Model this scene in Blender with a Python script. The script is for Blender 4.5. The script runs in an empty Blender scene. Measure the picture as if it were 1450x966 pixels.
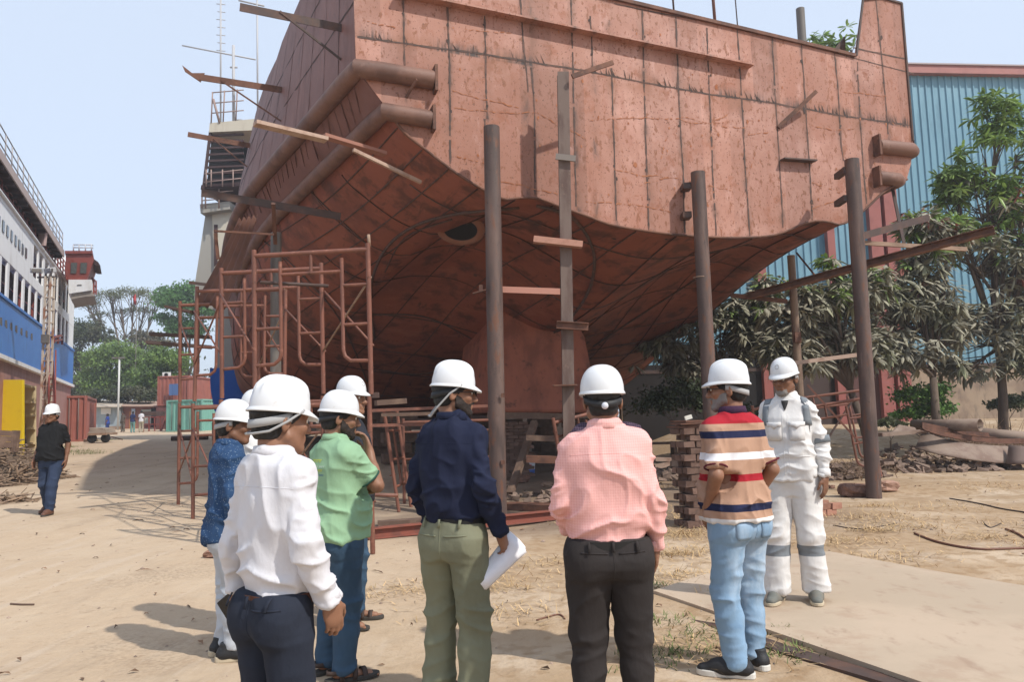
import bpy, math, random
import numpy as np
from mathutils import Matrix, Vector, Euler
from mathutils.bvhtree import BVHTree
R = math.radians
sc = bpy.context.scene
COL = sc.collection
random.seed(7)
RNG = np.random.default_rng(11)

# ------------------------------------------------------------------ camera
HC = 1.42
PITCH, ROLL = R(5.72), R(-1.6)
FPX = 1090.0
CAMR = Matrix.Rotation(R(90) + PITCH, 3, 'X') @ Matrix.Rotation(ROLL, 3, 'Z')
CAMP = Vector((0, 0, HC))
cam_d = bpy.data.cameras.new('camera')
cam = bpy.data.objects.new('camera', cam_d)
COL.objects.link(cam)
cam.matrix_world = Matrix.Translation(CAMP) @ CAMR.to_4x4()
cam_d.sensor_width = 36.0
cam_d.lens = FPX / 1450.0 * 36.0
cam_d.clip_start = 0.05
cam_d.clip_end = 4000
sc.camera = cam

def ray(px, py):
    return CAMR @ Vector(((px - 725) / FPX, -(py - 483) / FPX, -1.0))
def at(px, py, Y):
    d = ray(px, py)
    return CAMP + d * (Y / d.y)
def sstep(a, b, x):
    t = min(1, max(0, (x - a) / (b - a)))
    return t * t * (3 - 2 * t)
def gz(x, y):
    z = 0.0
    if y > 5:
        z += (0.02 * (min(y, 60) - 5) + .04 * max(0, min(y, 72) - 60)) * sstep(0.5, -4, x)
    if y > 11:
        z += 0.85 * sstep(18.5, 27, y) * sstep(3.5, 7, x)
        z -= 0.07 * sstep(3, 5, x) * sstep(11, 12, y) * sstep(14, 13, y)
    z += 0.012 * math.sin(x * 1.7 + 1.3 * math.sin(y * .9)) + 0.010 * math.sin(y * 2.3 + x * .8)
    z += 0.02 * math.sin(x * .45 + 2) * math.sin(y * .37)
    return z
def gp(px, py, off=0.0):
    d = ray(px, py); d = d / d.y
    lo_, y = 1.0, 1.0
    while y < 400:
        p = CAMP + d * y
        if p.z < gz(p.x, p.y) + off: break
        lo_ = y; y *= 1.02
    hi_ = y
    for _ in range(30):
        m_ = (lo_ + hi_) / 2; p = CAMP + d * m_
        if p.z < gz(p.x, p.y) + off: hi_ = m_
        else: lo_ = m_
    p = CAMP + d * hi_
    return Vector((p.x, p.y, gz(p.x, p.y)))
def gpt(x, y, off=0.0):
    return Vector((x, y, gz(x, y) + off))
def hit_plane(px, py, p0, n):
    d = ray(px, py)
    t = (Vector(p0) - CAMP).dot(n) / d.dot(n)
    return CAMP + d * t

# ------------------------------------------------------------------ objects
MW = {}
def props(o, label=None, cat=None, group=None, kind=None):
    if label: o['label'] = label
    if cat: o['category'] = cat
    if group: o['group'] = group
    if kind: o['kind'] = kind
    return o
def empty(name, loc=(0, 0, 0), rz=0.0, label=None, cat=None, group=None, rot=None):
    o = bpy.data.objects.new(name, None)
    COL.objects.link(o)
    o.empty_display_size = .2
    M_ = Matrix.Translation(Vector(loc)) @ (rot.to_4x4() if rot is not None else Matrix.Rotation(rz, 4, 'Z'))
    o.matrix_world = M_
    MW[o.name] = M_
    return props(o, label, cat, group)
def copy_tree(o, parent=None):
    c = o.copy()
    COL.objects.link(c)
    c.parent = parent
    MW[c.name] = MW.get(o.name, Matrix.Identity(4))
    for ch in list(o.children):
        copy_tree(ch, c)
    return c
def place(o, loc, rz=0.0, rot=None, scale=1.0):
    M_ = Matrix.Translation(Vector(loc)) @ (rot.to_4x4() if rot is not None else Matrix.Rotation(rz, 4, 'Z')) @ Matrix.Scale(scale, 4)
    o.matrix_world = M_
    return o

class MB:
    def __init__(s):
        s.v, s.f, s.m = [], [], []
        s.cur = 0
    def add(s, vs, fs):
        b = len(s.v)
        s.v.extend([Vector(p) for p in vs])
        for f in fs:
            s.f.append([b + i for i in f]); s.m.append(s.cur)
        return s
    def addnp(s, V, F):
        b = len(s.v)
        s.v.extend([Vector(p) for p in V.tolist()])
        for f in F.tolist():
            s.f.append([b + i for i in f]); s.m.append(s.cur)
        return s
    def box(s, c, size, rot=None, jit=0):
        c = Vector(c); h = Vector(size) / 2
        P = []
        for z in (-1, 1):
            for y in (-1, 1):
                for x in (-1, 1):
                    p = Vector((x * h.x, y * h.y, z * h.z))
                    if jit: p += Vector((random.uniform(-jit, jit), random.uniform(-jit, jit), random.uniform(-jit, jit)))
                    if rot is not None: p = rot @ p
                    P.append(c + p)
        return s.add(P, [(0, 2, 3, 1), (4, 5, 7, 6), (0, 1, 5, 4), (2, 6, 7, 3), (0, 4, 6, 2), (1, 3, 7, 5)])
    def frame(s, a, b, up=(0, 0, 1)):
        d = (Vector(b) - Vector(a)).normalized()
        u = Vector(up)
        if abs(d.dot(u)) > .98: u = Vector((0, 1, 0))
        x = d.cross(u).normalized(); y = x.cross(d).normalized()
        return d, x, y
    def bar(s, a, b, w, h, up=(0, 0, 1)):
        a, b = Vector(a), Vector(b)
        d, x, y = s.frame(a, b, up)
        P = []
        for c in (a, b):
            for (i, j) in ((-1, -1), (1, -1), (1, 1), (-1, 1)):
                P.append(c + x * (i * w / 2) + y * (j * h / 2))
        return s.add(P, [(0, 1, 2, 3), (7, 6, 5, 4), (0, 4, 5, 1), (1, 5, 6, 2), (2, 6, 7, 3), (3, 7, 4, 0)])
    def prof(s, a, b, poly, up=(0, 0, 1)):
        a, b = Vector(a), Vector(b)
        d, x, y = s.frame(a, b, up)
        n = len(poly)
        P = [c + x * i + y * j for c in (a, b) for (i, j) in poly]
        F = [tuple(range(n)), tuple(range(2 * n - 1, n - 1, -1))]
        for i in range(n):
            j = (i + 1) % n
            F.append((i, n + i, n + j, j))
        return s.add(P, F)
    def angle(s, a, b, w, h, t=.008, up=(0, 0, 1)):
        return s.prof(a, b, [(0, 0), (w, 0), (w, t), (t, t), (t, h), (0, h)], up)
    def ibeam(s, a, b, w, h, t=.012, up=(0, 0, 1)):
        return s.prof(a, b, [(-w/2, -h/2), (w/2, -h/2), (w/2, -h/2+t), (t/2, -h/2+t), (t/2, h/2-t), (w/2, h/2-t), (w/2, h/2), (-w/2, h/2), (-w/2, h/2-t), (-t/2, h/2-t), (-t/2, -h/2+t), (-w/2, -h/2+t)], up)
    def tube(s, pts, r, n=10, caps=True):
        pts = [Vector(p) for p in pts]
        rs = r if isinstance(r, (list, tuple)) else [r] * len(pts)
        P = []; prevx = None
        for i, p in enumerate(pts):
            if i == 0: d = pts[1] - pts[0]
            elif i == len(pts) - 1: d = pts[-1] - pts[-2]
            else: d = (pts[i + 1] - pts[i]).normalized() + (pts[i] - pts[i - 1]).normalized()
            d = d.normalized() if d.length > 1e-9 else Vector((0, 0, 1))
            if prevx is None:
                u = Vector((0, 0, 1)) if abs(d.z) < .9 else Vector((1, 0, 0))
                x = d.cross(u).normalized()
            else:
                x = (prevx - d * prevx.dot(d)).normalized()
            prevx = x
            y = x.cross(d)
            for k in range(n):
                a = 2 * math.pi * k / n
                P.append(p + (x * math.cos(a) + y * math.sin(a)) * rs[i])
        F = []
        for i in range(len(pts) - 1):
            for k in range(n):
                k2 = (k + 1) % n
                F.append((i * n + k, i * n + k2, (i + 1) * n + k2, (i + 1) * n + k))
        if caps:
            F.append(tuple(range(n - 1, -1, -1)))
            b = (len(pts) - 1) * n
            F.append(tuple(b + k for k in range(n)))
        return s.add(P, F)
    def lathe(s, prof, n=16, c=(0, 0, 0), rot=None, sx=1, sy=1, caps=True):
        P = []
        c = Vector(c)
        for (r, z) in prof:
            for k in range(n):
                a = 2 * math.pi * k / n
                p = Vector((r * math.cos(a) * sx, r * math.sin(a) * sy, z))
                if rot is not None: p = rot @ p
                P.append(c + p)
        F = []
        for i in range(len(prof) - 1):
            for k in range(n):
                k2 = (k + 1) % n
                F.append((i * n + k, i * n + k2, (i + 1) * n + k2, (i + 1) * n + k))
        if caps:
            if prof[0][0] > 1e-6: F.append(tuple(range(n - 1, -1, -1)))
            b = (len(prof) - 1) * n
            if prof[-1][0] > 1e-6: F.append(tuple(b + k for k in range(n)))
        return s.add(P, F)
    def prism(s, poly, thick):
        """poly: list of 3D points (planar), thick: Vector"""
        n = len(poly); t = Vector(thick)
        P = [Vector(p) for p in poly] + [Vector(p) + t for p in poly]
        F = [tuple(range(n)), tuple(range(2 * n - 1, n - 1, -1))]
        for i in range(n):
            j = (i + 1) % n
            F.append((i, n + i, n + j, j))
        return s.add(P, F)
    def grid(s, rows):
        nr, nc = len(rows), len(rows[0])
        P = [p for r in rows for p in r]
        F = [(i * nc + j, i * nc + j + 1, (i + 1) * nc + j + 1, (i + 1) * nc + j) for i in range(nr - 1) for j in range(nc - 1)]
        return s.add(P, F)
    def build(s, name, mats, parent=None, loc=None, world=True, smooth=False, bevel=0, autosmooth=None, recalc=True, bvseg=2):
        me = bpy.data.meshes.new(name)
        vs = s.v
        M_ = None
        if parent is not None:
            M_ = MW[parent.name]
            if world:
                inv = M_.inverted()
                vs = [inv @ p for p in vs]
        elif loc is not None:
            l = Vector(loc)
            if world: vs = [p - l for p in vs]
        me.from_pydata([tuple(p) for p in vs], [], s.f)
        me.polygons.foreach_set('material_index', s.m)
        mats = mats if isinstance(mats, (list, tuple)) else [mats]
        for m in mats: me.materials.append(m)
        if recalc:
            import bmesh
            bm = bmesh.new(); bm.from_mesh(me)
            bmesh.ops.recalc_face_normals(bm, faces=bm.faces)
            bm.to_mesh(me); bm.free()
        if smooth:
            me.polygons.foreach_set('use_smooth', [True] * len(me.polygons))
            if autosmooth is not None:
                me.set_sharp_from_angle(angle=R(autosmooth))
        me.update()
        o = bpy.data.objects.new(name, me)
        COL.objects.link(o)
        if parent is not None:
            o.parent = parent
            MW[o.name] = M_
        else:
            l = Vector(loc) if loc is not None else Vector((0, 0, 0))
            o.location = l
            MW[o.name] = Matrix.Translation(l)
        if bevel:
            md = o.modifiers.new('bevel', 'BEVEL'); md.width = bevel; md.segments = bvseg; md.limit_method = 'ANGLE'; md.angle_limit = R(40)
        return o
def np_mesh(name, V, F, mats, parent=None, smooth=True, mi=None):
    me = bpy.data.meshes.new(name)
    V = np.asarray(V, np.float32); F = np.asarray(F, np.int32)
    k = F.shape[1]
    me.vertices.add(len(V)); me.vertices.foreach_set('co', V.ravel())
    me.loops.add(F.size); me.loops.foreach_set('vertex_index', F.ravel())
    me.polygons.add(len(F)); me.polygons.foreach_set('loop_start', np.arange(0, F.size, k, dtype=np.int32))
    try: me.polygons.foreach_set('loop_total', np.full(len(F), k, np.int32))
    except Exception: pass
    mats = mats if isinstance(mats, (list, tuple)) else [mats]
    for m in mats: me.materials.append(m)
    if mi is not None: me.polygons.foreach_set('material_index', np.asarray(mi, np.int32))
    if smooth: me.polygons.foreach_set('use_smooth', np.ones(len(F), bool))
    me.update(calc_edges=True); me.validate()
    o = bpy.data.objects.new(name, me)
    COL.objects.link(o)
    if parent is not None:
        o.parent = parent; MW[o.name] = MW[parent.name]
    else:
        MW[o.name] = Matrix.Identity(4)
    return o

def vnoise(P, seed=0):
    P = P + seed * 17.31
    i = np.floor(P).astype(np.int64); f = P - i; f = f * f * (3 - 2 * f)
    def h(ix, iy, iz):
        n = (ix * 374761393 + iy * 668265263 + iz * 2147483647 + seed * 974711) & 0x7fffffff
        n = ((n ^ (n >> 13)) * 1274126177) & 0x7fffffff
        return ((n ^ (n >> 16)) & 0xffff) / 65535.0
    r = 0
    for dx in (0, 1):
        for dy in (0, 1):
            for dz in (0, 1):
                w_ = (f[:, 0] if dx else 1 - f[:, 0]) * (f[:, 1] if dy else 1 - f[:, 1]) * (f[:, 2] if dz else 1 - f[:, 2])
                r = r + w_ * h(i[:, 0] + dx, i[:, 1] + dy, i[:, 2] + dz)
    return r
# ------------------------------------------------------------------ materials
def s2l(c):
    return tuple((x / 12.92 if x <= .04045 else ((x + .055) / 1.055) ** 2.4) for x in c)
def hexc(h):
    h = h.lstrip('#')
    return s2l(tuple(int(h[i:i + 2], 16) / 255 for i in (0, 2, 4)))
def mat(name, col, rough=.7, metal=0.0, layers=(), bump=None, spec=.4, island=0.0, trans=0.0, coord='Object', bands=None, rough_var=0, alpha=None):
    """layers: (kind, scale(xyz or float), color, lo, hi, strength[, detail]); bands: (axis, [(pos,color)...]); bump: list of (scale, strength, dist)"""
    m = bpy.data.materials.new(name); m.use_nodes = True
    nt = m.node_tree; N = nt.nodes; L = nt.links
    bs = N['Principled BSDF']
    bs.inputs['Roughness'].default_value = rough
    bs.inputs['Metallic'].default_value = metal
    bs.inputs['Specular IOR Level'].default_value = spec
    tc = N.new('ShaderNodeTexCoord')
    co = tc.outputs[coord]
    def vec(scale, seed=0):
        mp = N.new('ShaderNodeMapping')
        sc_ = scale if isinstance(scale, (tuple, list)) else (scale,) * 3
        mp.inputs['Scale'].default_value = sc_
        mp.inputs['Location'].default_value = (seed * 3.1, seed * 1.7, seed * 2.3)
        L.new(co, mp.inputs['Vector'])
        return mp.outputs['Vector']
    cur = None
    if bands:
        axis, stops = bands
        sx = N.new('ShaderNodeSeparateXYZ'); L.new(co, sx.inputs[0])
        lo = min(p for p, _ in stops); hi = max(p for p, _ in stops) + 1e-3
        mr = N.new('ShaderNodeMapRange'); mr.inputs['From Min'].default_value = lo; mr.inputs['From Max'].default_value = hi
        L.new(sx.outputs[axis], mr.inputs['Value'])
        cr = N.new('ShaderNodeValToRGB'); cr.color_ramp.interpolation = 'CONSTANT'
        e = cr.color_ramp.elements
        for i, (p, c) in enumerate(stops):
            q = (p - lo) / (hi - lo)
            if i < 2: el = e[i]; el.position = q
            else: el = e.new(q)
            el.color = (*c, 1)
        L.new(mr.outputs['Result'], cr.inputs['Fac'])
        cur = cr.outputs['Color']
    else:
        rgb = N.new('ShaderNodeRGB'); rgb.outputs[0].default_value = (*col, 1)
        cur = rgb.outputs[0]
    for i, ly in enumerate(layers):
        kind, scale, c, lo, hi, st = ly[:6]
        det = ly[6] if len(ly) > 6 else 5
        if kind == 'noise':
            t = N.new('ShaderNodeTexNoise'); t.inputs['Scale'].default_value = 1; t.inputs['Detail'].default_value = det
            t.inputs['Roughness'].default_value = .62
            L.new(vec(scale, i + 1), t.inputs['Vector']); out = t.outputs['Fac']
        elif kind == 'vor':
            t = N.new('ShaderNodeTexVoronoi'); t.inputs['Scale'].default_value = 1
            L.new(vec(scale, i + 1), t.inputs['Vector']); out = t.outputs['Distance']
        elif kind == 'wave':
            t = N.new('ShaderNodeTexWave'); t.inputs['Scale'].default_value = 1; t.inputs['Distortion'].default_value = det
            t.bands_direction = 'X'
            L.new(vec(scale, 0), t.inputs['Vector']); out = t.outputs['Fac']
        elif kind == 'wavez':
            t = N.new('ShaderNodeTexWave'); t.inputs['Scale'].default_value = 1; t.inputs['Distortion'].default_value = det
            t.bands_direction = 'Z'
            L.new(vec(scale, 0), t.inputs['Vector']); out = t.outputs['Fac']
        elif kind in ('gx', 'gy', 'gz'):
            s_ = N.new('ShaderNodeSeparateXYZ'); L.new(co, s_.inputs[0]); out = s_.outputs['xyz'.index(kind[1])]
            if scale:
                t = N.new('ShaderNodeTexNoise'); t.inputs['Scale'].default_value = scale; L.new(co, t.inputs['Vector'])
                ad = N.new('ShaderNodeMath'); ad.operation = 'MULTIPLY_ADD'; L.new(t.outputs['Fac'], ad.inputs[0]); ad.inputs[1].default_value = det; L.new(out, ad.inputs[2]); out = ad.outputs[0]
        elif kind == 'upz':
            g = N.new('ShaderNodeNewGeometry'); s_ = N.new('ShaderNodeSeparateXYZ'); L.new(g.outputs['Normal'], s_.inputs[0]); out = s_.outputs['Z']
        elif kind == 'island':
            g = N.new('ShaderNodeNewGeometry'); out = g.outputs['Random Per Island']
        mr = N.new('ShaderNodeMapRange'); mr.interpolation_type = 'SMOOTHSTEP'
        if lo <= hi:
            mr.inputs['From Min'].default_value = lo; mr.inputs['From Max'].default_value = hi
            mr.inputs['To Max'].default_value = st
        else:
            mr.inputs['From Min'].default_value = hi; mr.inputs['From Max'].default_value = lo
            mr.inputs['To Min'].default_value = st; mr.inputs['To Max'].default_value = 0
        L.new(out, mr.inputs['Value'])
        mx = N.new('ShaderNodeMix'); mx.data_type = 'RGBA'
        L.new(mr.outputs['Result'], mx.inputs['Factor'])
        L.new(cur, mx.inputs['A']); mx.inputs['B'].default_value = (*c, 1)
        cur = mx.outputs['Result']
    if island:
        g = N.new('ShaderNodeNewGeometry')
        hv = N.new('ShaderNodeHueSaturation')
        mr = N.new('ShaderNodeMapRange'); mr.inputs['To Min'].default_value = 1 - island; mr.inputs['To Max'].default_value = 1 + island
        L.new(g.outputs['Random Per Island'], mr.inputs['Value']); L.new(mr.outputs['Result'], hv.inputs['Value'])
        L.new(cur, hv.inputs['Color']); cur = hv.outputs['Color']
    L.new(cur, bs.inputs['Base Color'])
    if rough_var:
        t = N.new('ShaderNodeTexNoise'); t.inputs['Scale'].default_value = 3; t.inputs['Detail'].default_value = 6
        L.new(co, t.inputs['Vector'])
        mr = N.new('ShaderNodeMapRange'); mr.inputs['To Min'].default_value = rough - rough_var; mr.inputs['To Max'].default_value = rough + rough_var
        L.new(t.outputs['Fac'], mr.inputs['Value']); L.new(mr.outputs['Result'], bs.inputs['Roughness'])
    if bump:
        prev = None
        for i, b in enumerate(bump):
            rg = b[0] == 'R'
            scale, st, dist = b[1:4] if rg else b[:3]
            t = N.new('ShaderNodeTexNoise'); t.inputs['Scale'].default_value = 1; t.inputs['Detail'].default_value = 6
            if rg:
                t.noise_type = 'RIDGED_MULTIFRACTAL'; t.inputs['Detail'].default_value = 2; t.inputs['Distortion'].default_value = .6
            L.new(vec(scale, i + 9), t.inputs['Vector'])
            bp = N.new('ShaderNodeBump'); bp.inputs['Strength'].default_value = st; bp.inputs['Distance'].default_value = dist
            L.new(t.outputs['Fac'], bp.inputs['Height'])
            if prev is not None: L.new(prev, bp.inputs['Normal'])
            prev = bp.outputs['Normal']
        L.new(prev, bs.inputs['Normal'])
    if trans:
        tr = N.new('ShaderNodeBsdfTranslucent'); L.new(cur, tr.inputs['Color'])
        mxs = N.new('ShaderNodeMixShader'); mxs.inputs['Fac'].default_value = trans
        L.new(bs.outputs[0], mxs.inputs[1]); L.new(tr.outputs[0], mxs.inputs[2])
        L.new(mxs.outputs[0], N['Material Output'].inputs['Surface'])
    return m

# ------------------------------------------------------------------ shared palette
RUST_D = (.045, .024, .016); RUST = (.17, .058, .022); SOOT = (.022, .017, .015)
PRIMER = (.365, .142, .105)
mPrimer = mat('primer_transom', (.36, .175, .125), .62, layers=[
    ('noise', .3, (.31, .135, .088), .45, .60, .8, 4), ('noise', .8, (.48, .265, .21), .46, .7, .85), ('noise', (3, 3, 1.0), (.32, .135, .09), .50, .72, .7),
    ('noise', (5, 5, 1.3), (.50, .295, .25), .58, .74, .6), ('noise', 4, (.28, .10, .05), .54, .68, .7, 8),
    ('noise', (13, 13, 7), (.22, .08, .035), .555, .64, .85, 7), ('noise', (30, 30, 20), (.15, .06, .035), .60, .66, .85, 3), ('noise', (6, 6, .8), (.25, .10, .06), .60, .74, .6, 6), ('noise', (2.4, 2.4, 9), (.24, .072, .03), .64, .74, .75, 8)],
    bump=[(1.6, .25, .05), (40, .12, .01)], rough_var=.12)
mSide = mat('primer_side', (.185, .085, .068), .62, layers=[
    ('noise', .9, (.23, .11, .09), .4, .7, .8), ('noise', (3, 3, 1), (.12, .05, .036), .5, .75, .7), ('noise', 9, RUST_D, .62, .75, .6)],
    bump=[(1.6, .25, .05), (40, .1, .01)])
mBottom = mat('primer_bottom', (.27, .085, .050), .7, layers=[
    ('noise', .55, (.17, .056, .036), .42, .66, .85), ('noise', (1.2, 3, 3), (.36, .13, .08), .52, .74, .6),
    ('noise', 2.2, (.06, .028, .02), .48, .66, .7, 7), ('noise', (4.5, .5, 4.5), (.05, .028, .02), .58, .70, .7, 7), ('noise', (9, 1.2, 9), (.32, .12, .07), .62, .74, .4, 5)], bump=[(1.4, .35, .06), (30, .12, .01)])
mSeam = mat('weld_seam', (.085, .055, .045), .8, layers=[('noise', 7, (.15, .075, .055), .45, .65, .8), ('noise', 15, (.03, .02, .018), .55, .7, .7)])
mSeamD = mat('weld_seam_dark', (.05, .027, .02), .8, layers=[('noise', 7, (.10, .04, .028), .45, .65, .8)])
mFender = mat('fender_pipe_steel', (.19, .098, .07), .62, layers=[('noise', (2, 2, 2), (.11, .055, .04), .42, .68, .85), ('noise', 6, (.25, .15, .115), .55, .75, .6), ('noise', 14, RUST_D, .62, .74, .7)], bump=[(25, .12, .01)])
mPost = mat('post_steel', (.085, .056, .048), .62, layers=[('noise', (3, 3, .7), (.14, .088, .07), .42, .66, .95), ('noise', (5, 5, 1.0), (.055, .036, .03), .50, .66, .8), ('noise', (9, 9, 3), (.15, .062, .033), .56, .68, .8), ('noise', (14, 14, 1), (.22, .16, .13), .64, .72, .6), ('noise', 25, (.035, .026, .024), .6, .72, .7)], bump=[(30, .15, .008)], rough_var=.1)
mRustSteel = mat('rusty_steel', (.16, .072, .045), .75, layers=[('noise', 4, (.08, .038, .026), .4, .65, .9), ('noise', 11, (.25, .12, .07), .55, .75, .7)], bump=[(30, .2, .008)])
mDarkSteel = mat('dark_steel', (.07, .045, .038), .65, layers=[('noise', 5, (.12, .06, .04), .45, .7, .8)], bump=[(25, .15, .01)])
mScaf = mat('scaffold_red', (.20, .078, .05), .55, layers=[('noise', (5, 5, 2), (.13, .055, .038), .4, .65, .8), ('noise', 14, (.30, .14, .095), .58, .72, .7), ('noise', 22, (.42, .35, .30), .68, .74, .6), ('noise', 9, RUST_D, .62, .74, .8)], bump=[(50, .15, .004)])
mTimber = mat('grey_timber', (.30, .20, .14), .85, layers=[('noise', (3, 3, 30), (.18, .115, .08), .4, .65, .8), ('noise', 2, (.4, .29, .22), .5, .75, .6)], bump=[((6, 6, 40), .3, .006)])
mTimberD = mat('dark_timber', (.12, .075, .055), .85, layers=[('noise', 8, (.2, .13, .09), .45, .7, .8)], bump=[(20, .3, .006)])
mPaleWood = mat('pale_plank', (.42, .30, .235), .85, layers=[('noise', 6, (.27, .16, .115), .45, .7, .8)], bump=[(20, .3, .006)])
mBrick = mat('old_brick', (.12, .07, .053), .9, layers=[('noise', 6, (.17, .105, .08), .4, .65, .8), ('noise', 14, (.09, .06, .048), .55, .72, .8)], bump=[(25, .5, .01)], island=.25)
mBlack = mat('black_void', (.012, .010, .010), .9)
mGreyPipe = mat('grey_pipe', (.16, .145, .13), .6, layers=[('noise', (4, 4, 1), (.10, .075, .06), .45, .7, .8)], bump=[(25, .1, .006)])
# ------------------------------------------------------------------ world, sun, view
SUN_EL = R(48)
SH = Vector((-.80, .60, 0)).normalized()          # direction in which shadows fall
w = bpy.data.worlds.new('World'); sc.world = w; w.use_nodes = True
wn = w.node_tree.nodes; wl = w.node_tree.links
sky = wn.new('ShaderNodeTexSky'); sky.sky_type = 'NISHITA'; sky.sun_disc = False
sky.sun_elevation = SUN_EL
to_sun = -SH
sky.sun_rotation = math.atan2(to_sun.x, to_sun.y)
sky.air_density = 1.0; sky.dust_density = 1.0; sky.ozone_density = 1.5; sky.altitude = 0
bg = wn['Background']; bg.inputs['Strength'].default_value = .13
hz = wn.new('ShaderNodeMix'); hz.data_type = 'RGBA'; hz.inputs['Factor'].default_value = .80   # milky haze of the dry season
wl.new(sky.outputs[0], hz.inputs['A']); hz.inputs['B'].default_value = (4.35, 4.95, 5.9, 1)
wl.new(hz.outputs['Result'], bg.inputs['Color'])
sl = bpy.data.lights.new('sun', 'SUN'); sl.energy = 2.95; sl.angle = R(1.0); sl.color = (1, .945, .86)
so = bpy.data.objects.new('sun', sl); COL.objects.link(so)
sd = Vector((to_sun.x * math.cos(SUN_EL), to_sun.y * math.cos(SUN_EL), math.sin(SUN_EL)))
so.rotation_euler = sd.to_track_quat('Z', 'Y').to_euler()
so.location = (20, -20, 40)
sc.view_settings.view_transform = 'Standard'; sc.view_settings.look = 'None'
sc.view_settings.gamma = 1; sc.view_settings.use_curve_mapping = False
sc.view_settings.exposure = .52
sc.cycles.max_bounces = 6; sc.cycles.diffuse_bounces = 4; sc.cycles.glossy_bounces = 2; sc.cycles.transparent_max_bounces = 6
sc.cycles.caustics_reflective = False; sc.cycles.caustics_refractive = False

# ------------------------------------------------------------------ ground sheet
mGround = mat('sandy_ground', (.46, .345, .235), .95, layers=[
    ('noise', .22, (.53, .415, .295), .40, .66, .85), ('noise', .7, (.39, .28, .18), .5, .72, .6),
    ('noise', (1.6, .28, 1), (.33, .24, .165), .52, .66, .55, 6), ('noise', (5, .6, 1), (.52, .42, .32), .54, .68, .5, 6),
    ('noise', 2.5, (.50, .39, .275), .45, .7, .55), ('noise', (9, 9, 9), (.28, .18, .11), .56, .74, .55, 8),
    ('noise', (40, 40, 40), (.55, .43, .33), .60, .72, .5), ('noise', (60, 60, 60), (.18, .12, .08), .64, .72, .5)],
    bump=[(1.2, .35, .12), (6, .4, .04), (45, .5, .012)])
# straw-coloured dry patches, darker trodden earth under the hull
def ground_extra(m):
    nt = m.node_tree; N = nt.nodes; L = nt.links
    bs = N['Principled BSDF']; base = bs.inputs['Base Color'].links[0].from_socket
    tc = N['Texture Coordinate']
    sx = N.new('ShaderNodeSeparateXYZ'); L.new(tc.outputs['Object'], sx.inputs[0])
    def mr(sock, a, b):
        n_ = N.new('ShaderNodeMapRange'); n_.interpolation_type = 'SMOOTHSTEP'
        n_.inputs['From Min'].default_value = a; n_.inputs['From Max'].default_value = b
        L.new(sock, n_.inputs['Value']); return n_.outputs['Result']
    def mul(a, b):
        n_ = N.new('ShaderNodeMath'); n_.operation = 'MULTIPLY'; L.new(a, n_.inputs[0])
        if isinstance(b, float): n_.inputs[1].default_value = b
        else: L.new(b, n_.inputs[1])
        return n_.outputs[0]
    def noise(s, d=6):
        t = N.new('ShaderNodeTexNoise'); t.inputs['Scale'].default_value = s; t.inputs['Detail'].default_value = d
        L.new(tc.outputs['Object'], t.inputs['Vector']); return t.outputs['Fac']
    def mix(f, c):
        global_ = N.new('ShaderNodeMix'); global_.data_type = 'RGBA'
        L.new(f, global_.inputs['Factor']); L.new(mix.cur, global_.inputs['A']); global_.inputs['B'].default_value = (*c, 1)
        mix.cur = global_.outputs['Result']
    mix.cur = base
    fr = mr(sx.outputs['X'], -1.6, .8)                     # right-hand half of the yard is strewn with straw
    mix(mul(mul(fr, mr(noise(.9), .36, .58)), .7), (.34, .225, .125))
    mix(mul(mul(fr, mr(noise(7, 8), .48, .62)), .55), (.27, .165, .08))
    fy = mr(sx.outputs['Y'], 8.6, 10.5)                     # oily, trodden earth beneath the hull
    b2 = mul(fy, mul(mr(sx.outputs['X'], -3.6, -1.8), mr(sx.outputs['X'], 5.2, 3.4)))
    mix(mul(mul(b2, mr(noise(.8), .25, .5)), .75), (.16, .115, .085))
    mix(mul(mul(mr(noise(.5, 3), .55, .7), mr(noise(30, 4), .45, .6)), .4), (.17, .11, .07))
    L.new(mix.cur, bs.inputs['Base Color'])
ground_extra(mGround)
def build_ground():
    def axis(n, near, far, c):
        t = np.linspace(-1, 1, n); k = 6.5
        a = np.sinh(k * t) / np.sinh(k)
        return c + a * far + t * near
    xs = axis(260, 11, 420, 0); ys = axis(300, 14, 420, 9)
    rows = []
    V = []
    for y in ys:
        for x in xs:
            V.append((x, y, gz(x, y) if (abs(x) < 200 and -60 < y < 400) else (1.58 * sstep(.5, -4, x) if y > 75 else 0)))
    nx = len(xs); i = np.arange(len(ys) - 1)[:, None] * nx + np.arange(nx - 1)[None, :]
    i = i.ravel()
    F = np.stack([i, i + 1, i + nx + 1, i + nx], 1)
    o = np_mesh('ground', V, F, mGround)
    props(o, 'sandy trodden shipyard ground', None, None, 'structure')
build_ground()

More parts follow.
